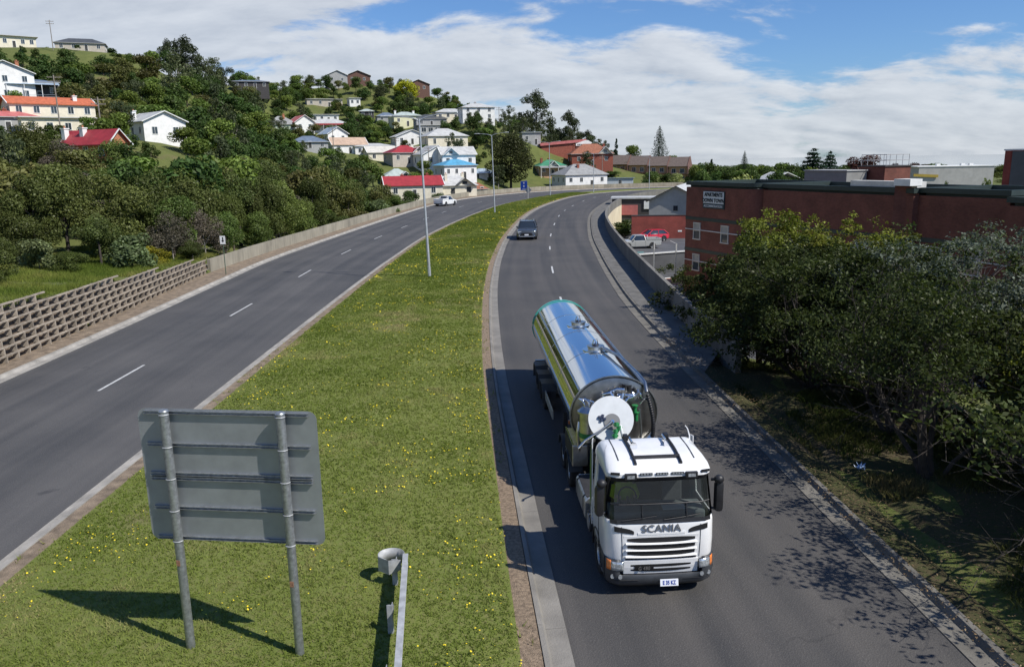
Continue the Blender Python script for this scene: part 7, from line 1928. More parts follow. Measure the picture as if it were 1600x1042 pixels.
TREES = {'hill': [('broad',-40.0,82.6,3.0,7.3,7.0),('shrub',-50.1,82.8,5.36,3.0,3.2),('broad',-45.8,83.2,4.51,5.2,6.1),('gum',-53.0,84.9,6.18,7.3,5.9),('broad',-34.8,86.8,1.63,9.4,11.3),('brown',-50.1,91.8,6.67,5.1,5.7),('light',-43.3,92.9,4.7,6.9,8.7),('light',-32.3,98.6,0.62,7.8,8.2),('brown',-55.2,98.8,8.31,3.9,4.9),('broad',-47.1,99.3,6.23,6.7,6.8),('broad',-59.7,107.5,9.27,3.7,4.6),('shrub',-56.1,107.8,8.41,2.6,3.7),('light',-38.1,109.4,1.81,9.4,11.4),('shrub',-63.5,110.6,10.12,3.4,4.6),('broad',-33.9,113.8,-0.09,5.8,6.0),('shrub',-66.8,125.3,11.42,3.3,4.4),('light',-31.7,126.1,-1.26,6.1,7.6),('gum',-35.8,126.2,-0.05,7.0,6.4),('shrub',-73.7,126.7,12.91,2.5,3.7),('light',-50.1,129.7,5.68,8.5,8.8),('light',-64.3,130.5,11.07,7.0,9.0),('shrub',-75.2,134.1,13.67,2.3,3.4),('broad',-42.0,134.6,2.34,8.5,8.6),('shrub',-84.1,134.7,14.7,2.2,2.7),('shrub',-78.1,137.2,14.25,2.9,3.9),('shrub',-61.4,138.6,10.85,3.2,3.4),('shrub',-65.6,141.1,12.41,3.0,3.3),('shrub',-74.1,143.1,14.21,3.5,3.7),('gum',-50.8,143.2,6.96,8.0,5.8),('brown',-32.5,144.5,-0.6,6.1,6.2),('broad',-49.9,146.1,6.77,8.1,8.1),('light',-70.2,146.6,13.95,5.9,6.4),('shrub',-82.3,149.6,15.12,2.5,3.6),('shrub',-39.2,149.7,2.11,3.5,3.7),('light',-59.5,150.2,11.34,5.5,7.0),('gum',-71.0,150.5,14.34,7.1,5.7),('light',-78.0,150.6,14.98,3.8,4.4),('broad',-29.2,151.5,-1.4,7.7,7.5),('broad',-45.4,152.3,4.93,7.8,9.2),('brown',-39.3,155.7,2.24,6.2,7.9),('broad',-38.0,159.2,1.67,6.6,7.6),('broad',-60.4,159.9,11.53,7.3,7.0),('brown',-76.6,159.9,15.07,7.9,10.0),('broad',-50.0,160.3,6.95,7.2,7.2),('light',-57.9,162.0,10.34,8.7,9.3),('broad',-42.9,162.0,3.62,5.7,5.7),('broad',-32.9,164.7,-0.42,7.4,9.2),('light',-72.0,168.4,13.86,6.0,5.8),('broad',-65.5,169.1,12.11,9.9,11.3),('broad',-77.9,169.4,14.93,8.0,8.2),('shrub',-28.3,170.6,-2.09,3.7,4.5),('broad',-109.5,173.1,19.15,5.4,6.7),('light',-25.6,174.4,-2.88,5.0,6.2),('broad',-40.1,175.3,1.58,7.4,7.4),('light',-99.2,176.9,17.82,6.8,7.8),('broad',-113.0,180.6,20.78,5.7,5.9),('gum',-48.8,180.9,4.86,7.8,6.4),('light',-99.5,181.5,18.36,6.9,8.8),('gum',-46.2,182.6,3.76,7.5,5.4),('light',-78.4,183.5,14.48,9.9,12.4),('gum',-33.5,183.5,-0.89,8.7,7.3),('broad',-55.1,184.0,7.22,9.3,9.1),('gum',-62.9,186.6,9.91,11.5,8.7),('light',-111.6,186.9,21.43,5.9,6.7),('brown',-100.4,187.2,19.19,8.6,9.7),('gum',-41.1,187.8,1.84,9.7,8.4),('light',-28.2,188.0,-2.26,4.8,6.4),('brown',-94.7,188.7,18.18,5.9,6.2),('brown',-103.1,196.3,21.12,8.7,9.2),('broad',-24.4,197.0,-2.47,5.4,6.2),('brown',-39.6,205.0,2.66,6.1,7.1),('brown',-102.3,205.5,22.34,7.8,8.9),('broad',-120.6,209.4,28.3,7.4,9.1),('brown',-126.2,209.8,29.64,7.1,7.0),('gum',-106.1,209.9,24.33,8.9,6.4),('brown',-114.5,211.6,27.25,6.4,7.1),('broad',-111.8,212.9,26.72,8.2,8.0),('gum',-77.1,213.3,14.27,12.4,10.0),('broad',-42.0,213.7,3.62,7.6,7.6),('light',-98.8,214.5,22.37,7.1,8.7),('broad',-59.8,214.7,8.59,6.9,8.5),('broad',-116.3,215.4,28.55,7.5,9.2),('broad',-40.6,215.6,3.33,7.5,8.8),('light',-31.2,215.7,1.68,4.1,5.8),('light',-112.3,217.6,27.84,9.9,11.9),('broad',-132.4,217.7,32.67,5.5,7.0),('broad',-53.3,218.3,6.62,5.7,7.0),('broad',-103.3,218.4,24.7,5.6,5.8),('shrub',-27.3,219.0,1.15,3.3,4.1),('broad',-123.1,219.5,31.14,8.8,10.3),('broad',-70.1,221.2,12.17,8.0,8.2),('gum',-100.8,221.3,24.11,8.4,6.9),('broad',-136.2,221.9,34.24,5.9,8.4),('light',-37.8,222.1,2.71,7.7,7.4),('broad',-118.0,223.4,30.77,9.3,11.2),('light',-33.9,223.6,2.01,4.0,4.3),('broad',-90.9,223.8,20.08,8.8,9.9),('brown',-108.8,225.6,28.17,9.6,12.2),('broad',-101.2,226.1,24.99,6.4,7.9),('light',-98.6,227.6,23.96,9.1,10.7),('light',-51.8,228.6,6.41,7.7,8.0),('shrub',-30.7,229.9,1.56,3.1,4.2),('shrub',-17.5,230.4,0.06,2.5,2.6),('broad',-142.2,230.9,37.14,6.2,7.9),('light',-63.0,232.6,10.49,6.8,6.8),('light',-26.7,232.7,1.43,5.6,6.8),('shrub',-18.8,235.0,1.27,2.8,2.7),('broad',-68.2,236.1,12.74,7.7,9.0),('broad',-97.0,236.9,24.55,9.3,11.6),('broad',-138.9,237.6,37.85,4.4,5.6),('light',-25.0,238.5,2.51,7.6,7.9),('broad',-62.3,239.0,11.02,5.2,5.4),('broad',-109.2,239.3,30.67,6.3,7.3),('broad',-127.3,239.5,35.89,7.4,7.8),('light',-74.6,240.9,15.67,9.7,11.4),('light',-104.4,240.9,28.79,6.6,7.1),('light',-90.2,241.0,22.01,7.5,8.4),('brown',-112.5,242.8,32.62,8.6,9.5),('broad',-51.9,243.7,8.17,6.4,7.7),('gum',-61.9,244.0,11.64,4.8,4.6),('light',-44.3,245.2,6.17,6.2,7.5),('brown',-91.3,245.6,23.15,7.6,7.5),('gum',-101.3,246.8,28.23,9.6,7.2),('light',-66.4,247.0,13.63,5.8,7.0),('gum',-3.4,247.3,0.87,7.4,6.3),('broad',-121.2,247.9,36.74,6.0,8.3),('conifer',-145.1,248.0,41.86,3.5,2.5),('light',-98.0,250.0,27.04,9.7,11.0),('shrub',-142.1,250.4,42.09,3.0,3.2),('broad',-79.7,251.5,18.91,9.6,12.4),('shrub',-146.8,252.2,43.38,2.8,2.9),('brown',-110.2,252.3,33.62,9.6,10.4),('broad',-86.8,253.3,22.05,9.9,12.4),('gum',-90.3,253.5,23.62,10.9,9.0),('shrub',-5.8,253.8,2.35,2.6,3.7),('broad',-1.8,257.1,1.24,5.9,5.6),('light',-121.9,258.8,40.78,3.8,5.5),('gum',-75.7,259.5,18.09,5.2,4.8),('gum',-103.8,260.2,31.4,12.9,11.2),('light',-112.4,260.7,36.64,9.4,10.4),('light',-118.8,261.2,40.25,4.5,5.0),('broad',-72.3,264.1,17.08,4.8,5.6),('gum',-1.8,264.3,2.32,7.1,5.3),('brown',-68.2,264.8,15.78,5.5,5.6),('shrub',-137.6,266.4,46.55,1.6,2.3),('broad',-103.2,268.6,31.57,9.9,9.5),('gum',-15.9,270.3,7.43,9.1,7.1),('broad',-28.7,275.6,9.95,5.6,6.1),('shrub',-10.8,275.7,8.39,3.6,3.9),('broad',-68.2,276.2,16.0,4.6,5.6),('broad',-102.7,276.3,31.51,7.0,8.9),('gum',-19.0,276.4,9.87,9.2,6.5),('brown',-66.2,277.4,15.44,7.6,8.5),('gum',-84.9,279.5,22.09,12.0,9.6),('gum',-104.0,280.0,32.31,10.0,7.5),('shrub',-8.6,280.7,10.41,2.6,2.6),('broad',-116.0,282.8,39.84,8.4,8.3),('gum',27.7,285.1,2.86,9.6,7.0),('broad',-11.1,286.0,13.88,6.7,7.1),('gum',-4.9,286.6,12.93,6.8,5.2),('broad',1.7,287.1,11.0,6.8,8.5),('broad',-103.1,287.4,31.22,9.2,11.0),('shrub',-156.9,288.6,48.33,2.2,2.9),('brown',-37.1,289.1,13.29,4.2,5.1),('gum',-80.8,289.4,20.45,5.6,4.3),('light',-8.3,289.7,15.62,6.2,7.2),('broad',-53.6,290.2,14.23,5.9,7.1),('gum',6.1,291.4,11.75,4.9,4.1),('light',-171.8,292.5,48.75,4.4,6.5),('broad',-6.6,293.1,17.29,5.9,6.4),('broad',-12.5,293.5,18.44,7.3,8.4),('broad',-177.6,293.9,48.9,4.6,5.5),('broad',-22.1,294.0,17.52,6.9,8.8),('gum',0.3,294.9,16.0,7.8,6.2),('brown',-77.1,295.4,19.52,4.3,5.6),('gum',-85.8,296.5,21.96,4.6,4.6),('light',-48.1,296.5,14.82,6.0,7.7),('gum',-106.7,297.2,32.51,12.3,10.1),('broad',-164.7,297.6,48.54,3.6,4.3),('broad',-51.0,297.8,15.3,6.7,7.1),('broad',-54.7,298.3,15.81,6.3,6.4),('broad',-20.0,298.9,20.04,5.8,7.0),('gum',-7.2,299.0,20.37,4.3,4.7),('gum',-13.9,299.3,21.44,5.5,5.4),('gum',-119.4,299.5,39.45,12.8,12.0),('broad',-143.5,299.6,46.79,4.8,7.2),('broad',-60.5,303.2,17.46,7.9,8.5),('light',-50.2,304.7,16.56,7.5,8.9),('gum',-106.7,305.8,32.11,12.1,8.8),('broad',-11.3,306.0,23.12,5.1,5.3),('broad',-67.2,307.2,19.02,4.9,6.0),('broad',-46.6,307.3,16.91,6.3,7.6),('gum',34.6,307.4,7.16,9.7,8.1),('gum',27.2,308.8,9.0,7.2,6.1),('broad',-3.0,309.1,21.05,2.6,3.5),('broad',-99.7,313.1,28.4,9.6,10.9),('broad',-56.2,313.5,18.92,5.5,7.0),('broad',-60.6,313.6,19.38,7.4,9.2),('gum',31.2,313.9,8.73,9.9,7.9),('broad',-42.1,314.2,18.61,4.7,5.8),('light',-49.2,314.9,18.75,7.2,7.8),('gum',15.2,315.0,12.28,7.2,5.2),('gum',-117.4,315.2,38.38,13.0,9.5),('gum',5.5,315.4,16.98,8.8,7.5),('gum',11.6,315.7,13.82,7.4,5.4),('gum',23.8,317.0,10.48,10.3,8.9),('brown',-44.2,319.7,20.0,5.3,6.3),('gum',17.4,320.3,12.49,9.2,7.2),('broad',-58.6,321.5,20.69,7.9,8.6),('brown',-100.6,322.2,31.2,8.9,9.8),('light',-85.0,323.0,23.91,6.5,7.2),('broad',-91.5,323.0,26.55,5.5,7.0),('gum',8.5,325.0,16.63,9.3,8.1),('brown',-10.1,325.4,24.14,3.5,4.0),('brown',-107.4,325.6,35.88,4.6,5.7),('light',-57.6,326.7,21.61,7.4,8.9),('gum',-83.1,327.9,24.57,9.1,7.8),('light',-9.8,330.2,24.07,4.4,6.0),('gum',28.7,330.7,10.78,9.8,7.6),('broad',-93.3,331.7,30.51,5.5,6.3),('broad',-64.2,332.1,22.83,7.3,7.4),('gum',41.8,332.4,7.83,5.2,5.4),('gum',20.4,332.5,13.12,6.9,5.5),('broad',-82.1,333.3,25.53,7.1,8.3),('shrub',-73.7,333.7,23.63,3.3,3.6),('light',-30.1,334.5,25.57,4.5,4.8),('shrub',-22.7,335.4,25.96,2.5,2.7),('gum',-3.0,336.4,21.92,4.8,4.8),('light',-24.0,336.6,26.02,8.0,8.6),('light',-91.3,337.5,30.89,6.7,7.7),('broad',-34.4,342.2,26.02,7.8,8.5),('gum',18.6,343.1,14.27,10.2,9.5),('shrub',-39.3,343.5,25.94,2.7,3.0),('gum',41.1,344.2,8.19,8.9,6.6),('gum',-123.0,344.3,43.32,10.0,9.4),('brown',-22.1,344.8,26.07,5.2,6.2),('light',-98.0,345.0,35.72,4.5,4.8),('broad',-94.2,345.3,33.64,7.1,7.8),('broad',-27.8,345.7,26.45,4.5,4.9),('light',-67.5,348.1,27.08,6.7,8.5),('gum',-105.4,349.0,39.0,6.8,6.1),('light',-112.0,349.3,41.06,5.7,5.4),('gum',12.6,349.6,16.48,8.7,6.8),('broad',-93.3,350.8,33.58,5.2,6.5),('gum',-28.3,351.0,26.78,10.1,7.3),('light',-39.8,351.4,27.36,5.9,7.2),('light',-43.1,351.7,27.54,5.2,6.3),('broad',-100.2,353.1,36.71,6.4,6.8),('broad',-117.8,353.4,42.14,6.1,6.8),('gum',-3.9,354.7,22.1,4.1,3.9),('broad',-49.8,354.9,28.64,7.0,7.4),('gum',-38.1,354.9,27.8,7.6,7.2),('broad',-78.4,355.4,29.44,4.4,5.0),('broad',-46.7,355.9,28.6,8.0,8.7),('light',-95.8,356.9,34.93,7.9,7.7),('light',-16.2,357.2,25.23,7.7,8.7),('broad',-72.0,358.0,29.73,4.6,4.9),('broad',-19.3,358.0,25.85,4.6,5.7),('brown',-75.0,362.2,30.82,5.3,5.1),('light',-95.7,362.6,35.07,6.6,6.9),('light',-106.1,362.7,38.46,5.7,8.3),('broad',-93.4,362.8,34.35,7.2,8.5),('light',-56.4,364.1,30.89,7.7,7.7),('broad',-41.7,364.1,29.37,7.1,9.2),('light',-77.9,367.1,32.05,4.9,4.8),('shrub',-67.0,367.4,31.93,3.4,4.5),('gum',-7.2,367.7,23.26,5.2,4.6),('gum',-44.6,368.4,30.32,8.1,7.0),('broad',-77.4,369.1,32.45,5.9,5.9),('brown',-58.7,371.3,32.43,6.3,7.1),('gum',3.1,376.1,20.66,9.0,6.7),('gum',-59.0,376.6,33.65,10.2,9.3),('broad',-122.9,378.0,42.28,9.5,11.8),('gum',-45.3,378.6,31.93,9.2,8.4),('light',-50.2,383.2,33.73,7.0,8.5),('broad',-119.9,385.5,42.05,6.2,6.1),('gum',-105.2,385.9,39.44,8.6,6.6),('light',-95.4,386.6,38.08,6.5,7.6),('light',-37.6,387.1,31.86,7.7,10.1),('light',-87.8,387.8,38.01,7.3,8.4),('broad',-67.8,388.3,38.46,6.4,8.2),('light',-94.5,389.3,38.68,5.7,6.8),('shrub',-79.8,390.3,39.36,3.0,3.4),('light',-100.6,390.5,39.56,7.7,9.5),('shrub',-71.7,391.1,39.96,3.5,3.4),('broad',-23.1,391.3,29.69,7.4,9.1),('light',-111.5,391.9,41.35,7.3,8.9),('broad',-83.7,393.3,40.23,5.8,5.8),('light',-48.2,394.9,36.11,7.5,7.4),('gum',-60.3,395.5,40.0,7.1,5.3),('broad',-52.8,395.7,37.85,5.6,5.4),('brown',-25.6,397.8,31.69,7.5,9.1),('gum',-7.1,398.0,26.36,3.9,3.7),('light',-78.5,398.1,42.81,5.3,5.0),('broad',-73.8,399.4,43.72,6.8,8.5),('light',-60.4,399.8,41.71,5.4,6.9),('broad',-66.9,399.8,43.21,5.8,6.2),('broad',-20.3,401.4,31.09,6.8,7.0),('light',-97.1,401.9,42.34,6.6,8.4),('broad',-30.6,402.0,34.16,7.9,9.5),('shrub',-44.8,402.9,38.14,2.7,2.9),('brown',-58.3,404.2,42.87,8.0,8.2),('brown',-83.6,406.7,45.23,4.5,5.8),('broad',-89.1,406.8,44.58,7.8,8.3),('gum',-1.3,407.5,25.82,6.1,5.8),('broad',-106.1,408.0,44.12,6.6,7.4),('broad',-63.7,411.8,46.34,3.8,4.6),('brown',-53.8,411.9,44.61,4.5,5.3),('gum',-98.9,411.9,45.26,7.6,6.7),('light',-106.4,412.6,45.12,7.3,7.4),('gum',5.7,413.9,24.14,8.9,7.3),('gum',17.6,417.5,20.25,9.0,7.0),('light',-26.3,420.5,37.42,4.3,4.9),('light',-132.3,421.9,46.55,8.4,10.0),('light',-51.6,421.9,46.14,2.9,3.3),('broad',-36.2,422.7,41.62,5.2,6.6),('broad',-55.0,423.1,46.87,4.7,5.9),('light',-108.4,423.2,46.8,7.7,9.8),('broad',-88.1,424.9,48.46,4.7,5.4),('brown',-101.8,425.7,47.47,6.9,8.4),('light',-97.9,426.1,47.8,4.7,6.0),('broad',-75.4,426.9,48.86,5.6,6.7),('broad',-80.8,427.6,48.88,4.9,6.2),('gum',31.0,428.1,16.73,9.9,8.9),('gum',0.1,429.1,27.87,9.7,9.0),('brown',-32.0,429.8,40.47,4.7,6.4),('broad',-38.5,429.8,42.8,4.3,5.7),('broad',-49.5,430.0,45.91,4.7,5.4),('broad',-27.8,430.0,38.89,4.7,5.6),('broad',-46.5,430.4,45.18,4.0,5.8)],'belt': [('brown',-42.8,60.9,2.82,8.0,7.4),('olive',-37.7,62.6,2.24,7.4,5.4),('olive',-46.7,65.0,3.34,7.7,6.9),('brown',-41.6,68.3,2.73,7.5,6.6),('brown',-45.8,71.6,3.49,7.4,6.9),('nearlight',-31.3,73.2,1.1,6.9,5.7),('olive',-40.8,74.2,2.78,6.9,5.0),('olive',-52.7,74.5,4.75,7.0,5.6),('brown',-36.0,75.8,1.9,6.3,5.0),('olive',-48.1,77.6,4.37,6.5,6.1),('dullpurple',-42.0,79.2,3.27,6.6,5.3),('olive',-31.7,79.5,0.9,7.5,6.3),('nearlight',-52.0,79.8,5.27,6.5,4.7),('olive',-56.2,81.0,6.02,5.8,5.2),('nearlight',-39.7,82.6,2.92,5.2,3.7),('olive',-44.8,82.9,4.25,5.2,4.9),('nearlight',-29.5,84.1,0.21,7.7,4.2),('nearlight',-34.4,84.5,1.51,8.3,7.8),('brown',-56.4,85.3,6.73,4.5,4.2),('olive',-47.9,85.7,5.3,4.6,4.4),('nearlight',-52.4,86.5,6.34,4.6,4.0),('olive',-37.9,88.4,2.65,7.1,5.3),('nearlight',-45.6,89.5,5.16,4.6,3.8),('brown',-55.1,89.6,7.28,3.2,2.3),('dullpurple',-49.4,90.3,6.3,3.5,2.5),('olive',-29.2,90.8,-0.04,8.5,4.3),('olive',-42.8,92.2,4.47,4.7,3.4),('brown',-54.1,92.7,7.58,2.5,2.2),('brown',-33.9,93.6,1.35,8.2,6.4),('brown',-47.5,94.0,6.19,3.9,3.4),('dullpurple',-53.7,95.6,7.86,2.1,2.0),('olive',-41.6,97.2,4.15,5.8,4.7),('olive',-29.4,97.5,-0.23,9.3,5.3),('olive',-50.3,97.9,7.27,2.9,2.6),('brown',-37.1,98.9,2.33,6.1,4.6),('olive',-54.8,99.4,8.25,2.2,1.6),('brown',-44.3,100.4,5.09,3.6,2.7),('olive',-31.1,102.3,-0.07,8.3,7.8),('dullpurple',-46.7,102.5,5.91,2.7,2.1),('brown',-49.9,103.5,6.92,2.2,2.1),('brown',-39.9,103.8,3.07,6.6,5.9),('brown',-44.4,106.1,4.68,4.1,3.5),('olive',-52.5,106.2,7.51,2.4,1.7),('nearlight',-28.4,108.0,-1.33,7.7,4.9),('olive',-35.8,109.7,0.92,9.0,7.7),('nearlight',-49.1,109.8,6.12,2.6,1.8),('olive',-43.6,111.5,3.86,6.7,4.8),('olive',-47.4,113.6,5.15,3.1,2.3),('dullpurple',-30.4,113.6,-1.18,7.2,5.1),('olive',-41.2,117.0,2.42,6.9,5.5),('dullpurple',-45.1,118.2,3.87,4.5,3.3),('olive',-52.0,118.5,6.6,2.2,1.6),('olive',-36.2,119.6,0.38,10.1,7.8),('olive',-30.2,120.6,-1.53,9.2,6.7),('olive',-46.5,123.1,4.18,4.7,4.2),('brown',-41.9,123.7,2.25,7.0,6.1),('dullpurple',-49.8,124.7,5.53,4.2,3.3),('brown',-32.8,127.3,-0.98,10.2,9.3),('dullpurple',-53.0,127.3,6.87,2.4,2.2),('olive',-38.0,129.2,0.67,8.2,5.8),('brown',-48.5,129.6,4.96,3.4,2.6),('olive',-50.2,132.3,5.81,2.4,1.7),('olive',-42.5,132.5,2.44,7.4,5.4),('dullpurple',-35.5,133.9,-0.09,8.6,6.0),('brown',-30.3,135.6,-1.59,8.2,6.0),('brown',-45.9,136.5,4.16,6.8,5.8),('olive',-50.7,138.8,6.5,2.7,2.1),('brown',-28.6,140.1,-1.93,7.4,6.4),('dullpurple',-38.3,140.5,1.24,7.2,5.6),('dullpurple',-44.6,142.1,4.02,5.7,4.8),('olive',-50.5,143.1,6.82,3.8,2.7),('brown',-33.8,144.0,-0.19,9.9,7.3),('olive',-28.5,146.5,-1.72,9.0,7.3),('olive',-39.1,146.8,1.95,6.5,5.8),('brown',-44.7,147.9,4.46,6.7,6.3),('olive',-49.2,148.9,6.6,3.5,2.5),('nearlight',-33.0,149.3,-0.26,9.1,7.3),('brown',-49.1,152.4,6.68,4.6,3.5),('brown',-43.7,152.7,4.18,5.4,4.4),('brown',-37.6,154.2,1.55,5.8,5.3),('nearlight',-31.7,155.1,-0.61,7.7,6.5),('dullpurple',-50.7,155.4,7.46,2.7,2.1),('brown',-26.1,156.0,-2.23,7.0,5.4),('olive',-45.7,156.8,5.06,4.9,3.5),('olive',-40.9,156.8,2.9,4.2,3.0),('olive',-30.7,160.0,-0.97,7.2,6.1),('olive',-42.2,160.4,3.38,5.5,5.1),('olive',-47.8,161.2,5.9,5.1,3.6),('brown',-35.5,161.4,0.61,5.9,4.3),('olive',-26.4,162.9,-2.27,6.2,4.6),('brown',-46.3,164.9,4.95,3.4,2.7),('olive',-49.9,165.0,6.57,3.9,3.3),('brown',-39.2,165.6,1.86,5.3,4.1),('olive',-24.6,166.2,-2.82,3.4,2.5),('nearlight',-28.9,166.6,-1.73,6.4,5.2),('brown',-42.4,169.0,2.95,4.9,3.9),('brown',-47.2,169.8,4.95,4.3,3.9),('brown',-36.2,170.9,0.39,7.0,5.1),('brown',-25.0,172.2,-2.95,3.9,3.5),('brown',-49.4,172.6,5.68,4.1,2.9),('nearlight',-45.4,173.4,3.92,6.1,4.9),('brown',-41.1,173.9,2.07,6.9,5.5),('olive',-22.4,175.4,-3.58,4.9,4.1),('brown',-34.0,176.7,-0.65,6.1,4.7),('brown',-27.8,178.6,-2.47,7.7,5.5),('olive',-48.2,178.8,4.74,4.2,3.3),('brown',-23.0,179.2,-3.54,4.3,3.0),('nearlight',-41.7,180.3,2.01,6.8,5.0),('brown',-37.0,180.8,0.23,6.3,5.9)],'shrub': [('paleleaf',-29.9,62,1.58,3.4,4.6),('paleleaf',-34.2,57,2.17,3.0,3.6),('yellowbush',-30.0,66,1.33,1.8,3.2),('dullpurple',-30.0,70,1.08,5.2,5.0),('dullpurple',-29.4,76,0.6,5.6,5.0),('nearlight',-28.9,80,0.27,5,5),('nearlight',-28.2,88,-0.23,5,5),('olive',-32.3,62,1.78,4.5,4.6),('olive',-37.6,60,2.28,4.6,5),('nearlight',-31.2,56,2.05,2.0,3),('olive',-28.3,70,0.82,2.4,3),('paleleaf',-24.5,152,-2.63,6.5,7),('paleleaf',-22.6,176,-3.55,6.0,7),('paleleaf',-17.7,200,-3.23,6.2,6),('nearlight',-23.7,166,-3.0,6.2,7),('dullpurple',-54.1,98,8.08,5.6,6),('olive',-60.4,102,9.26,6.5,8),('brown',-49.9,94,6.88,5.0,6),('nearlight',-48.9,100,6.79,6.5,7),('olive',-29.0,98,-0.4,4,5),('nearlight',-28.4,108,-1.34,4.6,5.5),('olive',-27.6,124,-2.27,4.8,6),('brown',-25.8,136,-2.66,4.5,6),('olive',-31.7,48,2.55,3.0,3.5),('brown',-39.7,64,2.44,7.5,6.5),('olive',-37.0,66,2.11,8,7),('olive',-33.8,68,1.69,8,7.5),('olive',-33.2,74,1.4,8.5,7.5),('olive',-31.8,80,0.9,8.0,7),('olive',-30.7,90,0.39,9,8.5),('nearlight',-29.2,100,-0.46,8.5,8)],'special': [('tallgum',-114.7,296,37.35,16.8,14.0),('tallgum',-124.6,306,41.3,13.5,10.9),('tallgum',-110.1,318,35.26,11.3,10.3),('yellow',-49.5,398,37.54,10.9,14.9),('purple',-60.1,318,20.17,6.5,8.8),('oliveround',0.5,253,0.27,17.8,17.7),('tallgum',11.5,332,16.1,20.3,17.8),('tallgum',24.5,332,11.92,16.5,13.5),('tallgum',31.7,326,9.81,10.7,10.6),('broad',2.7,318,18.73,6.6,10.3),('conifer',43.9,330,7.28,10.2,4.3),('light',49.4,325,5.82,9.4,10.0),('norfolk',61.9,332,4.03,18.3,10.3),('light',66.3,328,3.25,8.2,6.4),('broad',48.7,276,-0.42,5.7,8.1),('broad',54.6,278,-0.27,5.0,7.7),('flowering',57.3,276,-0.48,5.2,6.3),('broad',61.6,272,-0.82,6.8,7.1),('broad',60.5,250,-1.95,10.4,7.3),('olive',58.4,262,-1.5,3.5,6.4),('broad',46.2,270,-0.95,3.8,5.7),('conifer',73.0,290,0.41,8.3,4.7),('norfolk',96.5,330,0.76,11.0,5.4),('broad',82.2,300,0.6,6.1,8.8),('broad',94.2,300,0.17,6.8,10.7),('light',89.0,260,-1.31,9.9,9.3),('flowering',37.4,128,-3.57,11.2,7.7),('cedar',86.2,228,-1.8,13.0,14.1),('cedar',93.3,234,-1.77,12.2,11.4),('copper',114.9,262,-1.29,11.5,15.3),('copper',128.2,250,-1.59,8.9,12.2),('copper',122.3,255,-1.47,8.5,8.3),('light',114.8,230,-1.84,8.0,8.2),('broad',61.5,170,-1.84,8.7,6.4),('broad',63.5,190,-1.48,8.1,7.7),('broad',87.8,210,-1.76,7.8,8.5),('broad',48.5,200,-2.08,8.9,6.5),('broad',99.3,215,-1.9,7.7,8.0),('light',70.9,130,-3.44,9.1,1.9),('light',74.3,125,-3.63,9.9,3.0),('light',53.9,232.9,-2.37,10.1,6.6),('broad',68.6,280.7,-0.15,8.0,10.8),('broad',58.9,232.7,-2.22,8.2,9.8),('light',76.1,293.8,0.53,4.4,10.6),('broad',63.4,234.7,-2.11,9.9,9.8),('broad',81.7,291.1,0.18,4.6,11.5),('light',82.3,282.9,-0.27,6.1,8.5),('broad',56.2,188.0,-1.64,9.2,7.5),('broad',61.2,200.4,-1.52,8.3,5.5),('light',89.7,285.3,-0.29,6.6,12.4),('broad',73.6,227.8,-1.88,8.9,7.1),('broad',62.5,187.6,-1.51,8.4,6.6),('light',99.8,289.7,-0.32,7.4,11.3),('broad',78.6,224.2,-1.81,9.4,8.2),('broad',76.8,214.4,-1.7,7.6,7.1),('light',84.1,225.6,-1.8,8.7,8.5),('broad',109.4,286.7,-0.59,5.1,12.3),('broad',93.4,238.8,-1.72,7.0,7.2),('light',74.5,185.9,-1.55,7.7,7.5),('broad',116.1,287.1,-0.69,6.2,9.6),('broad',80.9,193.2,-1.61,9.4,5.4),('light',109.4,258.3,-1.35,6.3,10.9),('broad',123.4,290,-0.74,6.8,14.1),('broad',158.7,300,-1.18,7.1,17.1),('light',157.1,280,-1.39,6.9,13.7),('broad',144.2,290,-1.04,6.8,14.1),('olive',160.4,260,-1.72,7.3,12.7),('olive',17.8,300,10.59,-1.4,5.4),('light',33.3,300,6.43,4.9,9.8),('olive',22.8,288,4.34,3.0,6.1),('broad',37.1,290,3.08,2.2,9.4),('light',44.5,312,5.41,3.4,6.6),('broad',116.0,400,1.13,4.9,19.5),('broad',148.6,420,0.76,3.7,23.9),('broad',178.7,420,0.03,4.6,23.9),('broad',213.9,430,-0.58,3.9,24.5),('broad',241.3,430,-0.94,3.7,28.0),('broad',272.2,430,-1.69,4.6,28.0),('broad',98.4,420,3.12,2.2,20.5),('olive',-2.4,290,14.2,-4.6,9.4),('olive',-5.6,275,6.86,-1.5,6.7),('broad',-12.7,290,16.41,-7.1,8.5)]}
HREF = [(o.location.x, o.location.y, o['label']) for o in bpy.data.objects if o.parent is None and o.get('category') in ('house', 'hall', 'townhouses', 'apartments', 'building')]
def short_ref(lab):
    for cut in (' with ', ' and ', ' beside ', ' behind ', ' above ', ' below ', ' among ', ' on the ', ' at the ', ' of ', ' left ', ' just ', ' under ', ' showing ', ' rising ', ' tucked ', ' half ', ' peeking ', ' in a ', ' in front ', ' high ', ' beneath ', ' between ', ' right ', ' near ', ' from '):
        lab = lab.replace(cut, '|')
    parts = lab.split('|')
    return (parts[0] + (' ' if len(parts) < 2 else ' with ' + parts[1]))if False else lab.split('|')[0]
def short2(lab):
    w = lab.split(); return ' '.join(w[:7]).rstrip(',')
usedlab = {}
def put_tree(kd, x, y, z, h, w, name, label, group):
    cm, tm = TEMPL[kd][int(RNG.integers(len(TEMPL[kd])))]
    t = thing(name, label, 'shrub' if 'shrub' in label.split()[:4] or 'bush' in label.split()[:4] else 'tree', (x, y, z - .1), RNG.uniform(0, 6.28), group)
    sx = w * RNG.uniform(.94, 1.08)
    place(cm, 'crown', t, scale=(sx * 1.02, w, h)); place(tm, 'trunk', t, scale=(w * .9, w * .9, h))
    return t
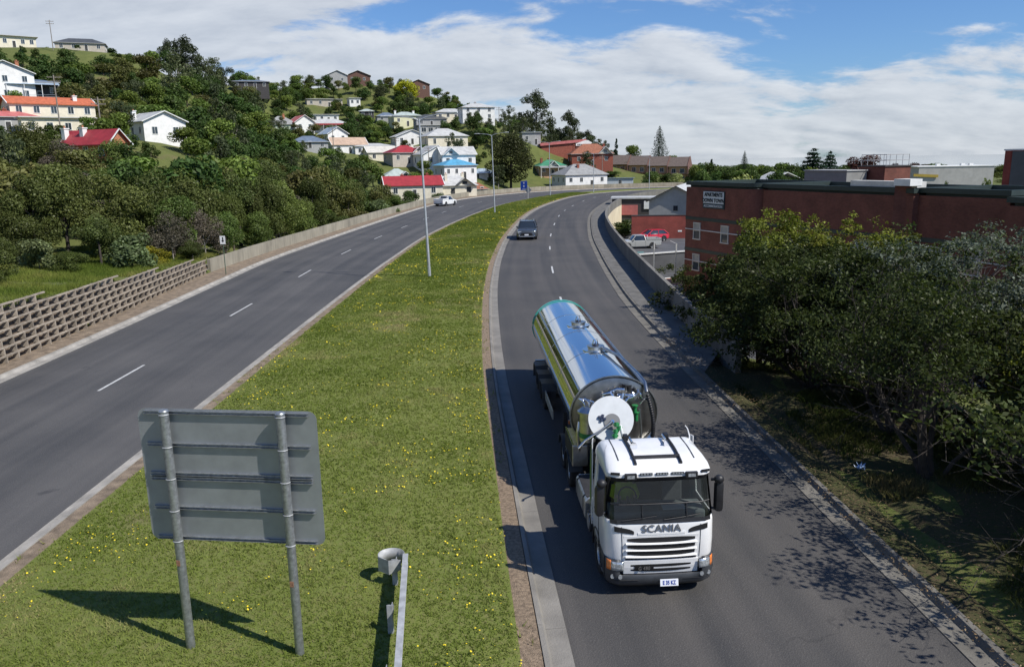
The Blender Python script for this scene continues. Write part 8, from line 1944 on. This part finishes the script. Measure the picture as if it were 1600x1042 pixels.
STOP = {'with', 'and', 'a', 'the', 'of', 'in', 'on', 'at', 'behind', 'beside', 'under', 'above', 'below', 'among', 'from', 'its', 'left', 'just', 'between'}
def auto_label(kd, x, y, where):
    d = [((hx - x) ** 2 + (hy - y) ** 2, lab) for hx, hy, lab in HREF]
    dd, lab = min(d)
    if dd < 26 ** 2:
        ws = lab.split()[:6]
        while ws and ws[-1] in STOP: ws.pop()
        return KPHRASE.get(kd, 'green tree') + ' by the ' + ' '.join(ws)
    return KPHRASE.get(kd, 'green tree') + ' ' + where
def size_word(h, kd):
    return 'small ' if h < 4.2 else ('tall ' if h > 8.6 else ('middling ' if h < 6.4 else ''))
for kd, x, y, z, h, w in TREES['hill']:
    px = x / y
    where = ('on the grassy left crest' if px < -.48 and y > 225 else 'in the dense wood below the tall skyline gums' if px < -.30 and y > 150 else
             'in the gully behind the white gabled house' if px < -.30 else 'on the upper slope under the ridge houses' if y > 340 else 'between the houses on the middle slope' if y > 240 else 'on the lower slope behind the roadside belt')
    lb = size_word(h, kd) + auto_label(kd, x, y, where)
    put_tree(kd, x, y, z, h, w, 'shrub' if kd == 'shrub' else 'tree', lb, lb)
for kd, x, y, z, h, w in TREES['belt']:
    d = 'above the crib wall' if y < 72 else ('by the parapet start' if y < 110 else ('by the mid parapet' if y < 150 else 'near the white ute'))
    wx_ = float(LEFT_WALL[((LEFT_WALL - np.array([x, y])) ** 2).sum(1).argmin()][0])
    lb = size_word(h, kd) + KPHRASE[kd] + (' in front ' if abs(x - wx_) < 9 else ' midway ' if abs(x - wx_) < 19 else ' at the back ') + 'of the roadside belt ' + d
    put_tree(kd, x, y, z, h, w, 'roadside_tree', lb, lb)
for kd, x, y, z, h, w in TREES['shrub']:
    d = 'on the bank over the crib wall' if y < 72 else ('at the foot of the roadside trees' if y < 130 else 'leaning over the parapet near the red roofed cottage')
    lb = size_word(h, kd) + KPHRASE[kd] + ' ' + d
    put_tree(kd, x, y, z, h, w, 'roadside_shrub', lb, lb)
SPL = {('tallgum', -114.7): 'tallest gum tree on the left skyline, broad crown', ('tallgum', -124.6): 'narrower tall gum just left of the skyline giant', ('tallgum', -110.1): 'lower spreading gum right of the skyline giant',
       ('yellow', -49.5): 'bright yellow tree on the ridge', ('purple', -60.1): 'dark purple leaved tree among the mid slope houses', ('oliveround', 0.5): 'massive dark olive tree behind the parapet by the blue sign',
       ('tallgum', 11.5): 'tallest gum above the red brick hall', ('tallgum', 24.5): 'second open crowned gum right of the hall gum', ('tallgum', 31.7): 'lowest gum at the right end of the gum group',
       ('norfolk', 61.9): 'tall tiered pine behind the brown townhouses', ('norfolk', 96.5): 'small distant tiered pine above the apartment roof', ('cedar', 86.2): 'dark layered conifer rising over the apartment roof, left of a pair',
       ('cedar', 93.3): 'dark layered conifer over the apartment roof, right of a pair', ('copper', 114.9): 'large copper leaved tree behind the brick stair tower', ('copper', 128.2): 'copper leaved tree right of the stair tower',
       ('copper', 122.3): 'small copper leaved tree beside the stair tower railing', ('flowering', 37.4): 'cream flowering tree over the rounded brick corner', ('flowering', 57.3): 'cream flowering bush before the townhouses', ('conifer', 43.9): 'slim dark conifer right of the terracotta house', ('light', 49.4): 'round bright green tree right of the terracotta house'}
for kd, x, y, z, h, w in TREES['special']:
    if h < 2: continue
    lb = SPL.get((kd, x))
    grp = None
    if lb is None:
        lb = auto_label(kd, x, y, 'along the far right skyline' if x > 60 else 'behind the far bend of the road'); grp = lb
    put_tree(kd, x, y, z, h, w, 'skyline_tree' if kd != 'flowering' else 'flowering_tree', lb, grp)

# ================================================================== the big trees beside the near carriageway
def grow(seed, height, spread, n_main, leaf, per, ntip, dens_up, bare=0.0, trunk_r=0.13, lean=(0, 0), low=0.15):
    """Multi-stemmed tree: returns limb mesh data and leaf clump data, in metres."""
    rg = np.random.default_rng(seed)
    limbs = MB(); tips = []
    def branch(p, d, L, r, lev):
        pts = [p]; rad = [r]; q = p.copy(); dd = d.copy(); n = 4
        for k in range(n):
            dd = dd + rg.normal(0, .16, 3); dd[2] += .04; dd /= np.linalg.norm(dd)
            q = q + dd * L / n; pts.append(q.copy()); rad.append(r * (1 - .62 * (k + 1) / n))
        limbs.tube([tuple(v) for v in pts], rad, 7 if lev < 2 else 5)
        if lev >= 3: tips.append((q, dd)); return
        kids = rg.integers(3, 5) if lev < 2 else ntip
        for c in range(kids):
            f = rg.uniform(.35, 1.0); i = min(int(f * n), n - 1); b = pts[i] + (pts[i + 1] - pts[i]) * (f * n - i)
            nd = dd * .7 + rg.normal(0, .62, 3); nd[2] += dens_up; nd /= np.linalg.norm(nd)
            branch(b, nd, L * rg.uniform(.5, .72), max(r * .5 * (1 - .3 * f), .008), lev + 1)
        if lev == 2: tips.append((q, dd))
    for k in range(n_main):
        a = 6.28 * k / n_main + rg.uniform(-.5, .5); out = rg.uniform(.35, .8) * spread
        d = np.array([math.cos(a) * out + lean[0], math.sin(a) * out + lean[1], 1.0]); d /= np.linalg.norm(d)
        branch(np.array([.12 * math.cos(a), .12 * math.sin(a), -.2]), d, height * rg.uniform(.46, .62), trunk_r * rg.uniform(.7, 1.1), 0)
    C = []; N = []; T = []
    for q, d in tips:
        if rg.random() < bare or q[2] < height * low: continue
        k = int(per * rg.uniform(.6, 1.4)); v = rg.normal(size=(k, 3)); v /= np.linalg.norm(v, axis=1)[:, None]
        rad = rg.uniform(.25, .62); c = q + d * .15 + v * (rad * rg.uniform(0, 1, k) ** .5)[:, None] * np.array([1, 1, .7])
        nn = v * .6 + rg.normal(0, .7, (k, 3)); nn[:, 2] += .35; nn /= np.linalg.norm(nn, axis=1)[:, None]
        C.append(c); N.append(nn); T.append(rg.uniform(.6, 1.4, k) * rg.uniform(.75, 1.25))
    C = np.concatenate(C); return limbs, (C, np.concatenate(N), leaf * rg.uniform(.6, 1.4, len(C)), np.concatenate(T))
BIG = [  # label, x, y, z, seed, height, spread, stems, leaf, per clump, tips, bare, leaf colour, bark, lean, low
    ('dense dark green tree nearest the parapet end, topped with yellow green growth', 14.0, 40.2, -1.2, 1, 7.8, .8, 8, .15, 95, 6, 0.0, 'deep', M_BARKD, (-.05, 0), .02),
    ('dense dark tree behind the first roadside tree, yellow green on top', 17.0, 41.0, -1.6, 2, 8.3, 1.05, 8, .16, 90, 6, 0.0, 'deep', M_BARKD, (0, 0), .02),
    ('dark bushy tree overhanging the verge beside the tanker trailer', 12.6, 31.6, -.1, 3, 7.0, 1.0, 8, .13, 95, 6, 0.0, 'deep', M_BARKD, (-.08, 0), .06),
    ('silvery leaved tree with pale bare branches beside the apartments', 15.4, 28.4, -.3, 4, 7.4, 1.0, 8, .12, 80, 6, 0.10, 'silver', M_BARKP, (.0, -.05), .30),
    ('silvery tree at the right edge with tangled grey twigs', 19.2, 26.0, -.5, 5, 7.3, 1.0, 8, .12, 70, 6, 0.15, 'silver', M_BARKP, (0, -.05), .32),
    ('leaning dark trunked tree in the middle of the right verge', 12.9, 25.2, 0, 6, 6.6, .9, 6, .10, 60, 5, 0.18, 'deep', M_BARKD, (.10, .05), .42),
    ('yellow green tree at the right edge above the dark undergrowth', 17.2, 22.6, -.2, 7, 4.8, 1.0, 7, .11, 80, 5, 0.05, 'lime', M_BARK, (.02, 0), .30),
    ('twiggy half bare tree at the right edge', 18.2, 21.8, 0, 8, 5.0, .9, 6, .09, 22, 5, 0.5, 'deep', M_BARKP, (.12, .1), .40),
    ('tree just outside the right edge casting the near dappled shadow', 12.6, 15.6, .1, 9, 6.6, .75, 5, .10, 44, 5, 0.08, 'deep', M_BARKD, (-.12, 0), .45),
    ('small light green shrub at the parapet above the lower street', 12.9, 48.5, -3.8, 11, 5.2, .7, 5, .13, 36, 4, 0.05, 'fresh', M_BARK, (0, 0), .2),
    ('tree outside the right edge shading the lowest part of the road', 14.4, 10.4, .1, 10, 6.4, .7, 5, .10, 46, 5, 0.05, 'deep', M_BARKD, (-.15, 0), .45),
    ('dark undergrowth bush at the right edge under the yellow green tree', 17.6, 24.2, -.1, 12, 2.6, 1.1, 7, .09, 40, 5, 0.1, 'deep', M_BARKD, (0, 0), .05),
    ('low dark bush behind the leaning trunk on the verge', 15.5, 29.5, -.2, 13, 2.8, 1.1, 7, .10, 44, 5, 0.1, 'deep', M_BARKD, (0, 0), .05),
    ('dark bush filling the gap behind the silvery trees', 20.5, 29.5, -.8, 14, 3.6, 1.0, 7, .12, 44, 5, 0.1, 'deep', M_BARKD, (0, 0), .05)]
BIG += [('dense dark tree at the parapet end, leftmost of the right hand trees', 14.4, 44.6, -2.8, 41, 9.0, .7, 8, .15, 95, 6, 0.0, 'deep', M_BARKD, (-.02, 0), .05),
        ('tall dense tree behind the parapet end, beside the apartments', 18.0, 46.0, -3.9, 42, 10.2, .9, 8, .16, 90, 6, 0.0, 'deep', M_BARKD, (0, 0), .05),
        ('slender tree close to the kerb opposite the tanker cab', 12.2, 21.6, 0, 43, 6.8, .75, 6, .11, 60, 5, 0.06, 'deep', M_BARKD, (-.06, 0), .48),
        ('dense tree past the lower right corner shading the kerb', 16.6, 13.2, .1, 31, 7.2, .95, 7, .13, 85, 6, 0.0, 'deep', M_BARKD, (0, 0), .25),
        ('second dense tree past the lower right corner', 18.6, 9.4, .1, 32, 7.6, .95, 7, .14, 85, 6, 0.0, 'deep', M_BARKD, (0, 0), .25),
        ('third dense tree well past the right edge', 20.5, 15.4, 0, 33, 7.8, .95, 7, .14, 85, 6, 0.0, 'deep', M_BARKD, (0, 0), .25),
        ('tall dark tree beyond the right edge that shades the verge', 16.2, 18.2, 0, 21, 7.4, .95, 7, .13, 90, 6, 0.0, 'deep', M_BARKD, (0, 0), .25),
        ('dark bushy tree at the right edge in front of the twiggy tree', 16.8, 20.2, 0, 22, 6.6, .95, 7, .12, 90, 6, 0.0, 'deep', M_BARKD, (0, 0), .2),
        ('dark spreading tree beside the leaning trunk', 18.6, 27.6, -.4, 23, 6.4, 1.0, 7, .12, 85, 6, 0.05, 'deep', M_BARKD, (-.05, 0), .2),
        ('dark bushy tree low on the verge beside the tanker cab shadow', 13.5, 36.2, -.5, 24, 7.3, .9, 8, .13, 95, 6, 0.0, 'deep', M_BARKD, (-.05, -.05), .02)]
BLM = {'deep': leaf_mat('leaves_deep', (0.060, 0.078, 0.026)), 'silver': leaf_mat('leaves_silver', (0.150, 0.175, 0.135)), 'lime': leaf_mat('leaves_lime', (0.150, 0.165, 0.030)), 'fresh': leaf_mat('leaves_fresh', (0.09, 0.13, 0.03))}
for lab, x, y, z, seed, hgt, spr, stems, leaf, per, ntip, bare, lk, bark, lean, low in BIG:
    limbs, (C, N, S, T) = grow(seed, hgt, spr, stems, leaf * (1.6 if x > .75 * y else 1.06), per * (.33 if x > .75 * y else .66), ntip, .25, bare, .10 if hgt > 4 else .03, lean, low)
    top = C[:, 2].max(); k_ = hgt / top
    if lk == 'deep' and hgt > 7:      # leaves at the top of tall crowns take the yellower foliage
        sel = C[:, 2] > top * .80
    t = thing('verge_tree' if hgt > 4 else 'verge_bush', lab, 'tree' if hgt > 4 else 'bush', (x, y, z), 0, None)
    place(limbs.mesh('limbs', bark, smooth=50), 'trunk', t, scale=(k_ ** .3, k_ ** .3, k_))
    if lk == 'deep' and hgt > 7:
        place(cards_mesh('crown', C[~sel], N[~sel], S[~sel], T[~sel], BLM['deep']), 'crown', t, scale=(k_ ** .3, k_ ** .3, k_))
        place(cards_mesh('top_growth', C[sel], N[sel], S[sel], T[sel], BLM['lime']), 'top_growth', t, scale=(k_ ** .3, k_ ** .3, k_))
    else:
        place(cards_mesh('crown', C, N, S, T, BLM[lk]), 'crown', t, scale=(k_ ** .3, k_ ** .3, k_))
for k, (x, y, s, lk) in enumerate(((20.6, 92.2, 1.6, 'shrub'), (22.6, 93.4, 1.9, 'brown'), (17.6, 121.5, 3.0, 'broad'), (23.8, 134, 2.4, 'light'))):
    lb = ('low shrub in the paved island', 'reddish shrub at the back of the paved island', 'dark shrub against the cream wall by the white car', 'shrub behind the low brick wall')[k]
    put_tree(lk, x, y, (-4.86, -4.86, -2.5, -3.2)[k], s, s * 1.6, 'garden_shrub', lb, None)
# ================================================================== lawn grass, flowers, weeds
def grass_mat(name, g1, g2, dry):
    m = bpy.data.materials.new(name); m.use_nodes = True; t = m.node_tree
    for n in list(t.nodes): t.nodes.remove(n)
    at_ = t.nodes.new('ShaderNodeAttribute'); at_.attribute_name = 'tone'
    cr = t.nodes.new('ShaderNodeValToRGB'); e = cr.color_ramp.elements
    e[0].position = 0; e[0].color = (*g1, 1); e[1].position = 1; e[1].color = (*dry, 1); k = cr.color_ramp.elements.new(.55); k.color = (*g2, 1)
    t.links.new(at_.outputs['Fac'], cr.inputs[0])
    d = t.nodes.new('ShaderNodeBsdfDiffuse'); tr = t.nodes.new('ShaderNodeBsdfTranslucent'); t.links.new(cr.outputs[0], d.inputs[0]); t.links.new(cr.outputs[0], tr.inputs[0])
    mx = t.nodes.new('ShaderNodeMixShader'); mx.inputs[0].default_value = .3; t.links.new(d.outputs[0], mx.inputs[1]); t.links.new(tr.outputs[0], mx.inputs[2])
    o = t.nodes.new('ShaderNodeOutputMaterial'); t.links.new(mx.outputs[0], o.inputs[0])
    return m

def vnoise(x, y, s, seed):
    """Smooth value noise, vectorised."""
    rg = np.random.default_rng(seed); tab = rg.random((64, 64)); u = x / s; v = y / s
    iu, iv = np.floor(u).astype(int), np.floor(v).astype(int); fu, fv = u - iu, v - iv; fu = fu * fu * (3 - 2 * fu); fv = fv * fv * (3 - 2 * fv)
    g = lambda a, b: tab[a % 64, b % 64]
    return (g(iu, iv) * (1 - fu) + g(iu + 1, iv) * fu) * (1 - fv) + (g(iu, iv + 1) * (1 - fu) + g(iu + 1, iv + 1) * fu) * fv

def blades(name, P, Hh, Wd, T, material, per=3, spread=.04, lean=.5):
    """Tufts: `per` one-triangle blades round each point."""
    n = len(P) * per
    base = np.repeat(P, per, 0) + np.concatenate([RNG.normal(0, spread, (n, 2)), np.zeros((n, 1))], 1)
    h = np.repeat(Hh, per) * RNG.uniform(.6, 1.3, n); w = np.repeat(Wd, per) * RNG.uniform(.7, 1.3, n); a = RNG.uniform(0, 6.28, n)
    s = np.stack([np.cos(a), np.sin(a), np.zeros(n)], 1) * (w / 2)[:, None]
    b = RNG.uniform(0, 6.28, n); l = h * RNG.uniform(.1, lean * 2, n)
    tip = base + np.stack([np.cos(b) * l, np.sin(b) * l, h], 1)
    V = np.stack([base - s, base + s, tip], 1).reshape(-1, 3)
    me = bpy.data.meshes.new(name); me.vertices.add(3 * n); me.vertices.foreach_set('co', V.ravel())
    me.loops.add(3 * n); me.loops.foreach_set('vertex_index', np.arange(3 * n, dtype=np.int32))
    me.polygons.add(n); me.polygons.foreach_set('loop_start', np.arange(0, 3 * n, 3, dtype=np.int32)); me.polygons.foreach_set('loop_total', np.full(n, 3, np.int32))
    me.update(calc_edges=True)
    at_ = me.attributes.new('tone', 'FLOAT', 'POINT'); at_.data.foreach_set('value', np.repeat(np.clip(np.repeat(T, per) + RNG.normal(0, .09, n), 0, 1), 3).astype(np.float32))
    me.materials.append(material)
    o = bpy.data.objects.new(name, me); COL.objects.link(o)
    return o

def lawn_points(n, y0, y1, bias, m0=0.95, m1=1.08):
    """Random points of the median lawn, denser near y0."""
    yy_ = y0 + (y1 - y0) * RNG.random(n) ** bias
    i = np.interp(yy_, ML[:, 1], np.arange(len(ML))); k = np.clip(i.astype(int), 0, len(ML) - 2); f = (i - k)[:, None]
    A = offset(ML, m0); B = offset(MR, -m1)
    a = A[k] * (1 - f) + A[k + 1] * f; b = B[k] * (1 - f) + B[k + 1] * f
    t = RNG.random(n); p = a * (1 - t[:, None]) + b * t[:, None]
    return p, t, .125 + .16 * (1 - (2 * t - 1) ** 2)

M_GRASS = grass_mat('lawn_blades', (0.135, 0.180, 0.034), (0.205, 0.245, 0.060), (0.38, 0.32, 0.16))
p, t_, z_ = lawn_points(170000, 8, 225, 2.6)
dist = p[:, 1]
dry = np.clip((vnoise(p[:, 0], p[:, 1], 3.1, 3) * .55 + vnoise(p[:, 0], p[:, 1], .8, 4) * .45 - .34) * 1.35, 0, 1)
dry = dry + .55 * np.clip(1 - np.abs(p[:, 1] - 36) / 16, 0, 1) * np.clip(1 - np.abs(p[:, 0] + 6) / 4.5, 0, 1) * vnoise(p[:, 0], p[:, 1], 1.4, 5)
dry += .25 * ((t_ > .95) | (t_ < .04))
hh = (.030 + .035 * vnoise(p[:, 0], p[:, 1], 1.1, 6)) * (1 + dist / 90); ww = .013 * (1 + dist / 15)
lawn_grass = blades('lawn_grass', np.concatenate([p, z_[:, None]], 1), hh, ww, dry, M_GRASS, 3, .035, .7)
tag(lawn_grass, 'short mown green grass of the median strip', 'grass', kind='stuff')

M_YEL = mat('dandelion_yellow', (0.80, 0.62, 0.02), 0.7)
def flowers(name, n, y0, y1, bias, seed, edge):
    p, t_, z_ = lawn_points(n, y0, y1, bias, .9, 1.0)
    c = vnoise(p[:, 0], p[:, 1], 1.6, seed) * .6 + vnoise(p[:, 0], p[:, 1], .5, seed + 1) * .4
    keep = c > (.60 - .16 * edge * np.clip((t_ - .72) / .28, 0, 1))
    p = p[keep]; z_ = z_[keep]; k = len(p); r = RNG.uniform(.008, .015, k) * (1 + p[:, 1] / 30)
    ang = np.linspace(0, 2 * math.pi, 6, endpoint=False); tilt = RNG.normal(0, .35, (k, 2)); z0 = z_ + RNG.uniform(.04, .09, k)
    V = np.zeros((k, 7, 3)); V[:, 6] = np.stack([p[:, 0], p[:, 1], z0 + .008], 1)
    for j, a in enumerate(ang):
        dx, dy = np.cos(a) * r, np.sin(a) * r
        V[:, j] = np.stack([p[:, 0] + dx, p[:, 1] + dy, z0 + dx * tilt[:, 0] + dy * tilt[:, 1]], 1)
    F = np.concatenate([np.stack([np.full(k, j), np.full(k, (j + 1) % 6), np.full(k, 6)], 1)[:, None] for j in range(6)], 1) + (np.arange(k) * 7)[:, None, None]
    F = F.reshape(-1, 3)
    me = bpy.data.meshes.new(name); me.vertices.add(7 * k); me.vertices.foreach_set('co', V.ravel()); me.loops.add(F.size); me.loops.foreach_set('vertex_index', F.ravel().astype(np.int32))
    me.polygons.add(len(F)); me.polygons.foreach_set('loop_start', np.arange(0, F.size, 3, dtype=np.int32)); me.polygons.foreach_set('loop_total', np.full(len(F), 3, np.int32)); me.update(calc_edges=True)
    me.materials.append(M_YEL); o = bpy.data.objects.new(name, me); COL.objects.link(o)
    return o
tag(flowers('dandelions', 13000, 9, 200, 1.6, 21, 1.0), 'yellow dandelion flowers scattered over the median lawn', 'flowers', kind='stuff')

# weeds in the pebble strip and along the kerbs
p, t_, z_ = lawn_points(9000, 9, 130, 1.5, .5, .66)
M_ = (t_ > .965) | (t_ < .035); p = p[M_]; p = p[vnoise(p[:, 0], p[:, 1], 1.2, 31) > .5]
tag(blades('kerb_weeds', np.concatenate([p, np.full((len(p), 1), .118)], 1), np.full(len(p), .10), np.full(len(p), .03), RNG.uniform(.3, .9, len(p)), M_GRASS, 4, .04, .8), 'weeds growing along the median kerb', 'weeds', kind='stuff')

# long grass on the bank over the crib wall
M_LONG = grass_mat('long_grass', (0.095, 0.140, 0.024), (0.185, 0.215, 0.045), (0.36, 0.30, 0.12))
n = 26000
yb = RNG.uniform(20, 74, n); xb = np.array([crib_x(v) for v in yb]) - RNG.uniform(.75, 12, n)
k = vnoise(xb, yb, 2.2, 41) > .28; xb, yb = xb[k], yb[k]
zb_ = np.maximum(ground_z(xb, yb), np.where(np.array([crib_x(v) for v in yb]) - xb < 3.0, np.array([crib_h(v) for v in yb]) - .06, -9))
tn = np.clip(vnoise(xb, yb, 2.6, 42) * .9 - .05, 0, 1)
tag(blades('bank_grass', np.stack([xb, yb, zb_], 1), .16 + .28 * vnoise(xb, yb, 1.3, 43), np.full(len(xb), .035), tn, M_LONG, 4, .10, .5), 'long uncut grass on the bank above the crib wall', 'grass', kind='stuff')

# undergrowth and litter on the right verge
M_UNDER = grass_mat('undergrowth_blades', (0.045, 0.065, 0.018), (0.080, 0.090, 0.028), (0.20, 0.16, 0.08))
n = 30000
yv = RNG.uniform(9, 41, n); ev = np.interp(yv, RE[:, 1][:140], RE[:, 0][:140]); xv = ev + .75 + RNG.random(n) ** .8 * 9
k = (vnoise(xv, yv, 1.5, 51) + np.clip((xv - ev - 1.0) * .06, 0, .2)) > .62; xv, yv = xv[k], yv[k]
zv = np.maximum(ground_z(xv, yv), -3.4) + .03
tag(blades('verge_undergrowth', np.stack([xv, yv, zv], 1), .08 + .26 * vnoise(xv, yv, 1.1, 52), np.full(len(xv), .03), np.clip(vnoise(xv, yv, 1.9, 53) * .9, 0, 1), M_UNDER, 4, .09, .7), 'low grass and weeds under the roadside trees', 'undergrowth', kind='stuff')
n = 16000
yv = RNG.uniform(9, 41, n); ev = np.interp(yv, RE[:, 1][:140], RE[:, 0][:140]); xv = ev + .3 + RNG.random(n) ** 1.3 * 8
C = np.stack([xv, yv, np.maximum(ground_z(xv, yv), .10 * (xv - ev < 1.5)) + .05], 1); N = RNG.normal(0, .35, (n, 3)); N[:, 2] += 1; N /= np.linalg.norm(N, axis=1)[:, None]
me = cards_mesh('leaf_litter', C, N, RNG.uniform(.03, .08, n), RNG.uniform(.5, 1.6, n), leaf_mat('dead_leaves', (0.16, 0.11, 0.065), trans=.05))
o = bpy.data.objects.new('leaf_litter', me); COL.objects.link(o); tag(o, 'dead leaves and bark litter on the verge', 'leaf litter', kind='stuff')
